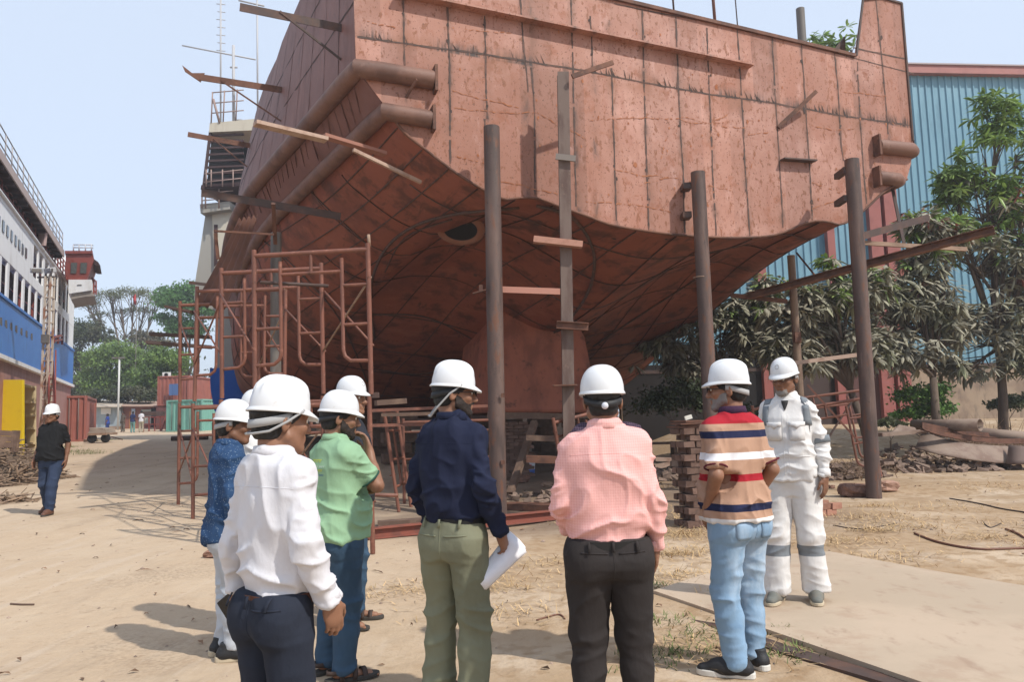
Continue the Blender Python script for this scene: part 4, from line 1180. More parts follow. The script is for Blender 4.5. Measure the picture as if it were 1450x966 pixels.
mLGreen = leafmat('leaf_green', (.17, .26, .065), (.10, .16, .05)); mLDark = leafmat('leaf_dark', (.055, .075, .035), (.10, .10, .055)); mLBright = leafmat('leaf_bright', (.11, .23, .07), (.07, .15, .05)); mLPale = leafmat('leaf_pale', (.15, .17, .075), (.10, .11, .06)); mLDry = leafmat('leaf_dry', (.17, .15, .10), (.09, .085, .05))
def tbase(px, D): p = at(px, 600, D); return (p.x, p.y, gz(p.x, p.y))
D = 98
tree('rain_tree', tbase(186, D), [ell(125, 432, D, 24, 9), ell(155, 420, D, 26, 9), ell(190, 416, D, 28, 9), ell(222, 425, D, 22, 10), ell(205, 440, D, 18, 7), ell(140, 448, D, 16, 6), ell(172, 440, D, 16, 6)], 7000, .10, mLPale, 'wide thin-crowned tree with bare spreading limbs against the sky', .30, mBark, GT, sub=16, spread=.5, limbs=2.2, fork=.42, bare=4)
D = 78
tree('bushy_tree', tbase(165, D), [ell(165, 512, D, 38, 24), ell(140, 540, D, 30, 22), ell(190, 540, D, 28, 24), ell(160, 555, D, 42, 14), ell(185, 500, D, 20, 12), ell(125, 560, D, 22, 12)], 26000, .135, mLGreen, 'bushy bright green tree in the middle beyond the grey shed', .25, None, GT, sub=26, spread=.34, limbs=.5)
D = 88
tree('dark_tree', tbase(105, D), [ell(112, 480, D, 22, 20), ell(100, 515, D, 20, 28), ell(118, 550, D, 22, 24), ell(95, 560, D, 22, 24), ell(135, 470, D, 22, 14), ell(150, 480, D, 20, 12)], 18000, .15, mLDark, 'dark dull green tree at the left, next to the blue ship end', .25, None, GT, sub=26, spread=.36)
D = 92
tree('dark_tree', tbase(205, D), [ell(200, 490, D, 18, 24), ell(215, 520, D, 18, 26), ell(205, 555, D, 26, 20), ell(228, 490, D, 18, 16)], 12000, .15, mLDry, 'greyish dusty tree between the bright green trees', .25, None, GT, sub=24, spread=.36)
D = 84
tree('leafy_tree', tbase(262, D), [ell(250, 430, D, 28, 22), ell(272, 420, D, 26, 18), ell(290, 440, D, 26, 26), ell(240, 455, D, 20, 14), ell(262, 470, D, 26, 18)], 20000, .145, mLBright, 'tall fresh green tree right of the red flag', .3, None, GT, sub=26, spread=.34)
D = 74
tree('bushy_tree', tbase(235, D), [ell(228, 510, D, 22, 18), ell(245, 520, D, 22, 20), ell(215, 535, D, 20, 18), ell(240, 545, D, 26, 16), ell(205, 548, D, 14, 12)], 16000, .13, mLGreen, 'low bright green tree behind the red upper container', .2, None, GT, sub=24, spread=.36)
D = 70
tree('shrub_tree', tbase(185, D), [ell(180, 560, D, 22, 12), ell(150, 562, D, 24, 10), ell(205, 562, D, 20, 10), ell(120, 565, D, 16, 8)], 9000, .13, mLDark, 'dark low shrubs right behind the roof of the grey shed', .12, None, GT, sub=22, spread=.4, cat='shrub')
D = 100
tree('far_tree', tbase(330, D), [ell(330, 560, D, 60, 30), ell(420, 565, D, 60, 28), ell(500, 570, D, 60, 26)], 5000, .3, mLDark, 'dark far trees under the hull, seen behind the scaffold', .3, None, GT, sub=30, spread=.36)
# distant wood closing the view beneath and beside the hull
def wood():
    rng = np.random.default_rng(5)
    n = 16000; cx = rng.uniform(-75, 45, 260); cy = rng.uniform(104, 128, 260); cz = rng.uniform(1, 8, 260)
    k = rng.integers(0, 260, n); C = np.stack([cx[k], cy[k], cz[k]], 1) + rng.normal(size=(n, 3)) * np.array([2.2, 1.5, 1.4])
    C[:, 2] = np.maximum(C[:, 2], .3)
    V, F = leaf_quads(C, .36, rng=rng); o = np_mesh('far_wood', V, F, mLDark, None, smooth=False); props(o, 'dark far-off wood closing the yard', 'wood', None, 'stuff')
wood()
# red flag on its pole
p = at(193, 470, 74); b = Vector((p.x, p.y, gz(p.x, p.y)))
root = empty('flag_pole', b, 0, 'thin pole with a small red flag above the trees', 'flag')
t_ = at(191, 415, 74); mb = MB(); mb.tube([b, Vector((b.x, b.y, t_.z + .4))], .035, 8); mb.build('pole', mGreyPipe, root, smooth=True)
mb = MB(); fl = [at(187, 420, 74), at(192, 416, 74), at(193, 432, 74), at(190, 431, 74)]; 
mb.grid([[fl[0], fl[0].lerp(fl[1], .5) + Vector((0, .15, 0)), fl[1]], [fl[0].lerp(fl[3], .5) + Vector((.1, .1, 0)), at(190, 424, 74) + Vector((0, -.15, 0)), fl[1].lerp(fl[2], .5)], [fl[3], fl[3].lerp(fl[2], .5) + Vector((0, .1, 0)), fl[2]]])
o = mb.build('flag', mat('flag_red', (.45, .03, .03), .8), root, smooth=True); md = o.modifiers.new('solid', 'SOLIDIFY'); md.thickness = .01

# ------------------------------------------------------------------ ferry on the left slip
P0 = Vector((-25.8, 45, 0)); EV = Vector((.44, -1, 0)).normalized(); NV = Vector((1, .44, 0)).normalized()
ferry = empty('passenger_ferry', Vector((P0.x, P0.y, gz(P0.x, P0.y))), 0, 'blue and white passenger ship with open decks standing at the left', 'ship')
def LP(px, py, out=0): return hit_plane(px, py, P0 + NV * out, NV)
def lz(px, py, out=0): return LP(px, py, out).z
def lu(px, py, out=0): return (LP(px, py, out) - P0).dot(EV)
def PW(u, z, out=0): q = P0 + EV * u + NV * out; return Vector((q.x, q.y, z))
def slab(name, u0, u1, z0, z1, o0, o1, m, parent=ferry, bevel=0):
    mb = MB()
    mb.add([PW(u0, z0, o0), PW(u1, z0, o0), PW(u1, z0, o1), PW(u0, z0, o1), PW(u0, z1, o0), PW(u1, z1, o0), PW(u1, z1, o1), PW(u0, z1, o1)], [(0, 1, 2, 3), (7, 6, 5, 4), (0, 4, 5, 1), (1, 5, 6, 2), (2, 6, 7, 3), (3, 7, 4, 0)])
    return mb.build(name, m, parent, bevel=bevel)
mFW = mat('ferry_white', (.80, .80, .80), .55, layers=[('noise', (2, 2, .5), (.55, .53, .50), .5, .75, .6), ('noise', 6, (.45, .3, .22), .66, .76, .5)])
mFB = mat('ferry_blue', (.025, .16, .52), .45, layers=[('noise', 1.2, (.035, .20, .58), .45, .7, .7), ('noise', (4, 4, 1), (.016, .085, .29), .55, .75, .6)])
mFR = mat('ferry_primer', (.38, .20, .175), .7, layers=[('noise', 1.5, (.30, .14, .12), .45, .7, .8), ('wave', (1.2, 1.2, 0), (.25, .13, .115), .93, 1, .7, 0)])
mFRed = mat('ferry_red', (.25, .058, .045), .6, layers=[('noise', 2, (.17, .045, .038), .45, .7, .8)])
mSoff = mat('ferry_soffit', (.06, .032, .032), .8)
mGlassD = mat('dark_window', (.02, .024, .028), .15, spec=.5)
U1 = 32
zb0, zb1 = lz(50, 524), lz(50, 458); zlw0, zlw1 = lz(54.6, 456), lz(54.6, 414); zuw0, zuw1 = lz(70, 416), lz(70, 374)
zr = lz(62, 356); zroof = lz(80, 345, .3)
slab('lower_hull', 0, U1, 1.2, zb0 - .12, -6, -.06, mFR)
slab('blue_hull', -.1, U1, zb0, zb1, -6.4, .02, mFB)
slab('rubbing_strake', 0, U1, zb0 - .13, zb0 + .02, -.06, .12, mFW)
slab('bulwark_cap', 0, U1, zb1, zb1 + .1, -.2, .08, mFB)
slab('deck_band', 0, U1, zlw1, zuw0, -.25, 0, mFW)
slab('upper_wall_band', 0, U1, zuw1, zr, -.25, 0, mFW)
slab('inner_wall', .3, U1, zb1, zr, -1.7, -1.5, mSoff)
slab('end_wall', 0, .12, zb1, zr + 2.2, -6.3, -.27, mFW)
lwz = [(5, 55), (75, 130), (150, 195), (210, 255), (265, 310), (320, 360), (372, 405), (418, 450), (462, 490), (500, 527), (538, 558), (570, 587)]
upz = [(282, 322), (332, 368), (382, 415), (427, 457), (470, 497), (508, 532), (543, 566), (575, 597)]
def spans(lst, py): return sorted([(lu(b / 6.0375, py), lu(a / 6.0375, py)) for a, b in lst])
lo = spans(lst=lwz, py=430); hi = spans(lst=upz, py=400)
wl_ = lo[-1][1] - lo[-1][0]; gp_ = .45
u = lo[-1][1] + gp_
while u < U1 - 2: lo.append((u, u + wl_)); u += wl_ + gp_
def mull(sp, z0, z1, uend, nm):
    e = [0.12]
    edges = [(0, sp[0][0])] + [(a[1], b[0]) for a, b in zip(sp, sp[1:])] + [(sp[-1][1], uend)]
    for (a, b) in edges:
        if b - a < .02: continue
        slab(nm, a, b, z0, z1, -.07, -.01, mFW)
mull(lo, zb1 + .1, zlw1, U1, 'window_post'); mull(hi, zuw0, zuw1, U1, 'window_post')
for z in (zb1 + .75, zuw0 + .7): slab('deck_rail', .2, hi[-1][1] if z > zlw1 else U1, z, z + .05, -.3, -.24, mFRed)
for (a, b) in hi[::2] + lo[::2]:
    z0 = zuw0 if (a, b) in hi else zb1 + .1
    slab('inner_post', (a + b) / 2 - .05, (a + b) / 2 + .05, z0, z0 + 2.0, -.8, -.7, mFRed)
swu = [lu(x / 6.0375, 345) for x in (225, 195, 165, 133, 97, 60, 22)]
for i, u in enumerate(swu + [swu[-1] + (swu[-1] - swu[-2]) * k for k in range(1, 9)]): 
    f = slab('side_window', u - .16, u + .16, lz(30, 358), lz(30, 343), 0, .02, mGlassD)
slab('promenade_deck', 0, U1, zr - .06, zr, -6, .1, mFW)
# red railing above the white wall
mb = MB()
for k in range(4): mb.bar(PW(0, zr + .28 + .25 * k, -.05), PW(U1, zr + .28 + .25 * k, -.05), .04, .04)
for u in np.arange(0, U1, 1.0): mb.bar(PW(u, zr, -.05), PW(u, zr + 1.05, -.05), .05, .05)
mb.build('promenade_railing', mFRed, ferry)
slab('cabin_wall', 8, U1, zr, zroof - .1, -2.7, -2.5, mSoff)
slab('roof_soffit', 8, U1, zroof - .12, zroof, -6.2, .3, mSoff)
slab('roof_fascia', 7.98, U1, zroof - .16, zroof + .16, .305, .35, mat('fascia', (.42, .33, .30), .7))
mb = MB()
for u in np.arange(8.3, U1, .9): mb.bar(PW(u, zroof - .2, -2.4), PW(u, zroof - .2, .29), .08, .14)
mb.build('roof_beams', mSoff, ferry)
mb = MB()
for k in range(3): mb.tube([PW(8, zroof + .45 + .3 * k, .25), PW(U1, zroof + .45 + .3 * k, .25)], .022, 6)
for u in np.arange(8, U1, 1.1): mb.tube([PW(u, zroof + .1, .25), PW(u, zroof + 1.05, .25)], .022, 6)
mb.build('roof_railing', mat('rail_grey', (.36, .34, .34), .5), ferry, smooth=True)
u = lu(56, 330); mb = MB(); mb.bar(PW(u, zr, .1), PW(u + .1, zroof - .15, .15), .28, .18); mb.build('roof_column', mat('col_pink', (.5, .36, .33), .7), ferry)
# wheelhouse and bridge wing at the far end
Dw = 38.3
def quadprism(pxs, D, depth, name, m, bevel=0):
    mb = MB(); mb.prism([at(px, py, D) for px, py in pxs], Vector((-.50, 1, 0)) * depth); return mb.build(name, m, ferry, bevel=bevel)
wh = quadprism([(93, 396), (93, 358), (129, 356), (133, 368), (123, 396)], Dw, 3, 'wheelhouse', mFRed)
quadprism([(92, 359), (92, 355), (131, 355), (131, 359)], Dw - .1, 3.2, 'wheelhouse_roof', mFRed)
for a, b in ((100, 109), (113.5, 123)): 
    w_ = quadprism([(a, 387), (a + .5, 372), (b + .5, 372), (b - 1, 387)], Dw - .04, .05, 'wheelhouse_window', mat('bridge_glass', (.10, .105, .10), .2))
quadprism([(129, 372), (132, 366), (139, 371), (142, 376), (136, 376)], Dw + .3, 2.2, 'sun_visor', mSoff)
quadprism([(97, 416), (97, 396), (130, 396), (130, 411)], Dw - .25, 3, 'bridge_wing', mFW)
quadprism([(101, 424), (101, 416), (130, 411.5), (134, 419), (120, 420)], Dw - .15, 2.8, 'wing_underside', mat('wing_under', (.32, .28, .24), .7))
quadprism([(109, 404.5), (109, 403.3), (115.5, 403.3), (115.5, 404.5)], Dw - .27, .03, 'name_mark', mBlack)
mb = MB()
for y in (346.5, 350.5): mb.tube([at(104, y, Dw), at(130, y, Dw), at(131.5, y + 1, Dw + 1.5)], .03, 6)
for x in (104, 112, 121, 129.5): mb.tube([at(x, 355, Dw), at(x, 346, Dw)], .03, 6)
mb.build('wheelhouse_railing', mat('rail_light', (.5, .5, .52), .5), ferry, smooth=True)
mb = MB()
for x in (130.5, 133, 136): mb.bar(at(x, 417, Dw + 1), at(x, 392 + (x - 130), Dw + 1), .06, .06)
for y in (394, 402, 410): mb.bar(at(130.5, y, Dw + 1), at(136.5, y + 5, Dw + 1), .06, .06)
mb.build('wing_railing', mFRed, ferry)
# open red loading frame near the bow and marks on the blue side
mb = MB()
for a, b in (((76, 478), (76, 486)), ((76, 478), (88, 475)), ((88, 475), (88, 488)), ((82, 476), (82, 487)), ((76, 483), (88, 481))): mb.bar(LP(*a, .12), LP(*b, .12), .09, .09)
mb.build('bow_railing', mFRed, ferry)
for i in range(7):
    x = 2 + i * 7.2; c = LP(x, 455 + i * 3.6, .03); mb = MB(); mb.bar(c + Vector((0, 0, -.16)), c + Vector((0, 0, .12)) + EV * .08, .06, .02); mb.bar(c + EV * .22 + Vector((0, 0, -.13)), c + EV * .22 + Vector((0, 0, .1)), .05, .02); mb.build('hull_marking', mGreyPipe, ferry)

# ------------------------------------------------------------------ things in front of the ferry
b = Vector((at(64, 600, 27).x, 27, 0)); b.z = gz(b.x, b.y)
root = empty('floodlight_mast', b, 0, 'rust-streaked pale mast with two floodlights in front of the white ship', 'mast')
tp = at(64, 392, 27); mMast = mat('mast_paint', (.52, .44, .36), .7, layers=[('noise', (3, 3, 1.2), (.3, .13, .07), .48, .6, .9)])
mb = MB()
for dx, dy in ((-.11, -.11), (.11, -.11), (.11, .11), (-.11, .11)): mb.bar(b + Vector((dx, dy, 0)), Vector((b.x + dx * .8, b.y + dy, tp.z)), .06, .06)
for z in np.arange(.3, tp.z - b.z, .45): mb.box(b + Vector((0, 0, z)), (.26, .26, .035)); mb.bar(b + Vector((-.11, -.12, z)), b + Vector((.11, -.12, z + .45)), .03, .03)
mb.build('lattice_mast', mMast, root)
mb = MB(); mb.bar(at(53, 393, 27), at(77, 392, 27), .06, .05); mb.build('cross_arm', mDarkSteel, root)
for px, yw in ((52, 20), (71, -25)):
    mb = MB(); mb.box(at(px, 383, 26.9), (.38, .22, .18), Matrix.Rotation(R(yw), 3, 'Z') @ Matrix.Rotation(R(15), 3, 'X')); l_ = mb.build('floodlight', mat('lamp_grey', (.42, .42, .43), .4), root, bevel=.02)
    mb = MB(); mb.box(at(px, 383, 26.77), (.3, .02, .12), Matrix.Rotation(R(yw), 3, 'Z')); mb.build('lamp_glass', mGreyPipe, l_)
mb = MB(); mb.box(at(64, 480, 26.8), (.22, .14, .3)); mb.build('switch_box', mGreyPipe, root)
# ladder up to the ferry
b = at(74, 590, 26); root = empty('boarding_ladder', b, 0, 'steep red ladder leaning on the ferry hull behind the red container', 'ladder')
mb = MB()
for s in (0, 9): mb.bar(at(69 + s, 605, 26), at(68 + s * .8, 512, 27.5), .05, .08)
for k in range(11): t = k / 11; mb.bar(at(69, 605, 26).lerp(at(68, 512, 27.5), t), at(78, 605, 26).lerp(at(75.2, 512, 27.5), t), .06, .03)
mb.build('ladder_steps', mFRed, root)
mb = MB()
for s in (0, 9): mb.tube([at(69 + s, 575, 26.4), at(70 + s, 496, 27.4)], .025, 6)
mb.build('hand_rail', mFRed, root, smooth=True)
# yellow panel + cream racks
b = gp(15, 652)
Dy = b.y
mb = MB(); mb.prism([at(-40, 652, Dy), at(31, 657, Dy), at(31, 538, Dy), at(-40, 538, Dy)], Vector((0, .15, 0)))
props(mb.build('yellow_block', mat('yellow_paint', (.68, .50, .015), .5, layers=[('noise', 3, (.6, .42, .02), .5, .75, .7)]), None, loc=b), 'bright yellow steel block section at the left edge', 'steel block')
Dc = Dy + 1.0
root = empty('cream_rack', at(40, 640, Dc), 0, 'cream open steel rack beside the yellow block', 'rack')
mCream = mat('cream_paint', (.58, .47, .28), .6, layers=[('noise', 4, (.48, .36, .2), .5, .75, .7)])
mb = MB(); mb.prism([at(31, 650, Dc), at(49, 645, Dc), at(49, 548, Dc), at(31, 543, Dc)], Vector((0, .1, 0))); mb.build('back_panel', mCream, root)
for y in (548, 570, 589, 607, 628): mb = MB(); mb.bar(at(30, y, Dc - .15), at(48, y, Dc - .15), .3, .07); mb.build('shelf', mCream, root)
mb = MB(); mb.bar(at(33, 600, Dc - .35), at(37, 648, Dc - .5), .08, .1); props(mb.build('dark_prop', mDarkSteel, None, loc=at(37, 648, Dc - .5)), 'dark bar leaning on the cream rack', 'bar')
# shipping containers
def container(name, corner, length, width, height, rz, m, label, doors=True):
    root = empty(name, corner, rz, label, 'container', 'shipping containers in the yard')
    def cw(x, y, z): return Vector((x, y, z))
    mb = MB()
    def ribbed(a, b, n, out):
        rows = [[], []]
        for i in range(n):
            for (t, o) in ((0, 0), (.35, 0), (.5, -.05), (.85, -.05)):
                p = a.lerp(b, (i + t) / n) + out * o
                rows[0].append(p); rows[1].append(p + Vector((0, 0, height - .24)))
        rows[0].append(b); rows[1].append(b + Vector((0, 0, height - .24)))
        mb.grid(rows)
    z = .12
    A, B, C_, D_ = cw(0, 0, z), cw(width, 0, z), cw(width, length, z), cw(0, length, z)
    ribbed(A, B, 7, Vector((0, -1, 0))); ribbed(B, C_, int(length / .28), Vector((1, 0, 0))); ribbed(A, D_, int(length / .28), Vector((-1, 0, 0))); ribbed(D_, C_, 7, Vector((0, 1, 0)))
    mb.build('side_panels', m, root, world=False)
    mb = MB()
    for x in (0, width):
        for y in (0, length): mb.box((x, y, height / 2), (.14, .14, height))
    for zz in (.06, height - .06):
        mb.box((width / 2, 0, zz), (width - .15, .12, .12)); mb.box((width / 2, length, zz), (width - .15, .12, .12)); mb.box((0, length / 2, zz), (.12, length - .15, .12)); mb.box((width, length / 2, zz), (.12, length - .15, .12))
    mb.build('corner_frame', m, root, world=False)
    mb = MB(); mb.box((width / 2, length / 2, height - .04), (width - .1, length - .1, .05)); mb.build('roof', m, root, world=False)
    if doors:
        for x in (.35, .8, 1.6, 2.05): mb = MB(); mb.tube([(x * width / 2.4, -.09, .15), (x * width / 2.4, -.09, height - .15)], .025, 8); mb.build('lock_rod', mGreyPipe, root, world=False, smooth=True)
    return root
mContR = mat('container_red', (.30, .10, .075), .6, layers=[('noise', 1.2, (.24, .08, .06), .45, .7, .8), ('noise', (4, 4, 1), (.38, .24, .19), .6, .75, .6)])
mContT = mat('container_teal', (.17, .37, .31), .6, layers=[('noise', 1.5, (.12, .28, .24), .5, .7, .7), ('noise', 5, (.2, .12, .08), .66, .76, .6)])
p = gp(49, 628); container('shipping_container', p, 6.1, 2.44, 2.6, R(24), mContR, 'weathered red container left of the track, behind the cream rack')
for px, D, lab in ((70, None, ''),): pass
Dsh = 68.0
# grey-blue shed and red-brown store
k = Dsh / FPX
def yard_box(name, px0, px1, ytop, ybot, D, depth, m, parent=None):
    mb = MB(); a, b_, c, d = at(px0, ybot, D), at(px1, ybot, D), at(px1, ytop, D), at(px0, ytop, D)
    mb.prism([a + Vector((0, 0, -.3)), b_ + Vector((0, 0, -.3)), c, d], Vector((0, depth, 0))); return mb.build(name, m, parent)
b = Vector(tbase(146, Dsh))
root = empty('grey_shed', b, 0, 'small grey-blue shed with pale roof at the end of the track', 'shed')
mGB = mat('shed_blue', (.33, .39, .42), .7, layers=[('wave', (9, 0, 0), (.26, .32, .35), .5, 1, .5, 0), ('noise', 2, (.24, .27, .29), .5, .7, .6)])
yard_box('wall', 126, 169, 575, 607, Dsh, 4, mGB, root)
mb = MB(); mb.prism([at(120, 577, Dsh - .8), at(171, 577, Dsh - .8), at(178, 569, Dsh + 4), at(126, 568, Dsh + 4)], Vector((0, 0, .1))); mb.build('roof', mat('shed_roof', (.45, .38, .31), .8), root)
yard_box('signboard', 143, 157, 578, 582, Dsh - .06, .05, mat('board_white', (.7, .7, .68), .6), root)
yard_box('side_wall', 121, 126, 576, 609, Dsh + .3, 4, mat('shed_side', (.18, .22, .24), .7), root)
yard_box('step', 150, 170, 604, 608, Dsh - .8, .8, mTimber, root)
root = empty('store_block', tbase(196, Dsh), 0, 'long low red-brown store with a pale roof edge right of the grey shed', 'shed')
yard_box('wall', 171, 224, 575, 607, Dsh + .6, 4, mat('store_red', (.27, .11, .085), .8, layers=[('wave', (6, 0, 0), (.2, .08, .065), .6, 1, .5, 0), ('noise', 2, (.32, .17, .13), .5, .7, .6)]), root)
mb = MB(); mb.prism([at(170, 576, Dsh), at(224, 576, Dsh), at(224, 570, Dsh + 4.6), at(176, 570, Dsh + 4.6)], Vector((0, 0, .1))); mb.build('roof', mat('store_roof', (.42, .3, .24), .8), root)
yard_box('doorway', 183, 192, 583, 606, Dsh + .55, .08, mat('orange_door', (.45, .2, .07), .7), root)
yard_box('round_sign', 186, 191, 579, 583, Dsh + .5, .06, mat('sign_pale', (.5, .6, .75), .6), root)
yard_box('panel', 200, 214, 580, 597, Dsh + .5, .08, mat('panel_grey', (.38, .40, .36), .7), root)
yard_box('panel', 214, 228, 578, 600, Dsh + .4, .08, mBlack, root)
# lamp post
p = Vector(tbase(167, 66)); root = empty('lamp_post', p, 0, 'slim white lamp post in front of the grey shed', 'lamp post'); tq = at(168, 507, p.y)
mb = MB(); mb.tube([p, Vector((p.x, p.y, tq.z))], .08, 8); mb.build('pole', mat('pole_white', (.55, .55, .53), .6), root, smooth=True)
mb = MB(); mb.box(Vector((p.x - .1, p.y, tq.z)), (1.0, .25, .12)); mb.build('lamp_head', mGreyPipe, root)
# upper red container on a dark base, AC unit, teal container, small blue panel
Dt = 63.0
c1 = at(224, 575, Dt + 2); container('shipping_container', c1, 5, 2.4 * 1.05, 2.5, R(0), mContR, 'red upper container with air conditioner on its roof', False)
yard_box('base_block', 221, 262, 575, 609, Dt + 2, 4, mat('dark_red_base', (.13, .05, .045), .8), None)
props(bpy.data.objects['base_block'], 'dark red base under the upper container', 'base')
p = at(236, 531, Dt + 2.3); root = empty('air_conditioner', p, 0, 'white air conditioner unit on top of the red upper container', 'air conditioner')
mb = MB(); mb.box(p, (.6, .35, .42)); mb.build('casing', mat('ac_white', (.62, .62, .6), .5), root, bevel=.02); mb = MB(); mb.lathe([(.16, 0), (.16, .02), (0, .02)], 16, p + Vector((.04, -.18, 0)), Matrix.Rotation(R(90), 3, 'X')); mb.build('fan_grille', mBlack, root)
c2 = Vector(tbase(237, 60)); container('shipping_container', c2, 6, 3.0, 2.45, R(-12), mContT, 'teal green container with ribbed sides behind the far scaffold', True)
p = at(246, 552, Dt + 1.5); mb = MB(); mb.box(p, (.75, .1, .95)); mb.box(p + Vector((0, -.06, 0)), (.06, .03, .9)); props(mb.build('blue_panel', mat('panel_blue', (.08, .14, .30), .6), None, loc=p), 'small blue panel above the teal container', 'panel')
p = at(241, 588, Dt - .6); mb = MB(); mb.box(p, (.32, .08, 1.1)); mb.box(p + Vector((0, 0, -.75)), (.06, .06, .5)); props(mb.build('red_board', mat('board_red', (.42, .05, .035), .6), None, loc=p), 'bright red board standing by the teal container', 'board')
root = empty('metal_stall', tbase(222, 62), 0, 'low rusty work stall with rails near the teal container', 'stall'); q = Vector(tbase(222, 62))
mb = MB()
for x in (203, 211, 219, 227, 235): mb.bar(at(x, 612, q.y), at(x, 590, q.y), .08, .08)
for y in (591, 601): mb.bar(at(203, y, q.y), at(236, y, q.y), .08, .08)
mb.bar(at(228, 612, q.y - .5), at(238, 580, q.y), .1, .1); mb.build('stall_frame', mFRed, root)
mb = MB(); mb.box(at(218, 586, q.y + .4), (1.6, .5, .35)); mb.build('stall_box', mDarkSteel, root)
# hand cart loaded with grey slabs
p = gp(145, 627); root = empty('hand_cart', p, 0, 'flat cart with two wheels and a grey load beside the track', 'cart')
k = p.y / FPX
mb = MB(); mb.box(p + Vector((0, 0, 12 * k)), (26 * k, 1.2, .12)); mb.build('bed', mTimber, root)
mb = MB(); 
for i in range(4): mb.box(p + Vector((random.uniform(-.1, .1), 0, (14 + 2 * i) * k)), ((25 - 2 * i) * k, 1.0, 2 * k), Matrix.Rotation(random.uniform(-.06, .06), 3, 'Y'))
mb.build('slab_load', mat('slab_grey', (.36, .30, .25), .9), root)
for dx in (-9, 10):
    mb = MB(); mb.lathe([(.05, -.08), (.2, -.08), (.24, -.05), (.24, .05), (.2, .08), (.05, .08)], 18, p + Vector((dx * k, -.4, .24)), Matrix.Rotation(R(80), 3, 'X')); mb.build('wheel', mBlack, root, smooth=True, autosmooth=40)
mb = MB(); mb.bar(p + Vector((12 * k, 0, .3)), p + Vector((26 * k, .2, .12)), .06, .06); mb.build('draw_bar', mDarkSteel, root)
for i, (px, py, s_) in enumerate(((118, 622, .5), (128, 626, .35))): lump('rubble_stone', gp(px, py), (s_, s_, s_ * .5), mTimber, ('grey rubble heap left of the hand cart', 'small rubble heap touching the hand cart')[i], 'stone', 30 + i)
tree('roadside_bush', gp(117, 615), [((lambda p: (p.x, p.y, p.z))(at(117, 603, gp(117, 615).y)), (.28, .3, .35)), ((lambda p: (p.x, p.y, p.z))(at(120, 609, gp(117, 615).y)), (.3, .3, .2))], 700, .07, mLPale, 'small dusty bush at the corner of the red container', .03, None, None, sub=14, spread=.4, cat='bush')
mb = MB(); a, b_ = gp(243, 625), gp(262, 624); mb.tube([a + Vector((0, 0, .13)), b_ + Vector((1.2, 0, .13))], .13, 12); props(mb.build('drain_pipe', mDarkSteel, None, loc=a, smooth=True, autosmooth=40), 'dark pipe lying on the ground beyond the far scaffold', 'pipe')
# heap of dry branches at the left edge
def heap(name, cx, cy, rx, ry, h, n, L, m, label, cat='heap'):
    mb = MB()
    for i in range(n):
        a = random.uniform(0, 6.28); q = math.sqrt(random.random()); x, y = cx + rx * q * math.cos(a), cy + ry * q * math.sin(a)
        z = gz(x, y) + h * (1 - q ** 1.5) * random.uniform(.5, 1.0)
        d = Vector((random.gauss(.2, .8), random.gauss(0, .8), random.gauss(-.1, .25))).normalized() * random.uniform(.3, 1) * L
        p = Vector((x, y, z)); r = random.uniform(.006, .02) * (1.6 if random.random() < .12 else 1)
        p1 = p - d / 2; p2 = p + d / 2
        for v in (p1, p2): v.z = max(v.z, gz(v.x, v.y) + .01)
        mb.tube([p1, p + Vector((random.gauss(0, .03), random.gauss(0, .03), .02)), p2], [r, r * .9, r * .6], 5, caps=False)
    return props(mb.build(name, m, None, loc=(cx, cy, gz(cx, cy)), recalc=False), label, cat, None, 'stuff')
mStick = mat('dry_stick', (.27, .19, .13), .9, layers=[('noise', 5, (.16, .10, .07), .45, .7, .8)], island=.5)
c = gp(8, 690); lumpm = mat('heap_soil', (.17, .12, .085), .95, layers=[('noise', 4, (.1, .07, .05), .45, .65, .8)], bump=[(8, .6, .06)])
heap('branch_heap', c.x - 1.1, c.y + 1.1, 1.45, 1.7, 1.05, 900, .9, mStick, 'heap of dry branches and scrap at the left edge')
mb = MB(); rows = []
for i in range(9):
    rows.append([Vector((c.x - 1.1 + 1.35 * (i / 8) * math.cos(a), c.y + 1.1 + 1.6 * (i / 8) * math.sin(a), gz(c.x, c.y) - .03 + .85 * (1 - (i / 8) ** 1.5) * random.uniform(.85, 1.1))) for a in np.linspace(0, 2 * math.pi, 21)])
    rows[-1][-1] = rows[-1][0].copy()
mb.grid(rows); props(mb.build('soil_mound', lumpm, None, smooth=True), 'earth mound under the branch heap', 'mound', None, 'structure')
c2_ = gp(5, 712); heap('branch_heap', c2_.x - .1, c2_.y, .6, .35, .12, 90, .7, mStick, 'few loose sticks in front of the branch heap')
p = gp(10, 640); mb = MB()
for i, (y, dx) in enumerate(((612, 0), (620, .1), (628, -.1))): mb.bar(at(-20, y, 14.3), at(25, y + 3, 14.6), .25, .1)
mb.bar(at(20, 640, 14.5), at(23, 610, 14.5), .1, .1); props(mb.build('plank_stack', mTimberD, None, loc=at(0, 640, 14.4)), 'stack of dark planks above the branch heap by the yellow block', 'planks')

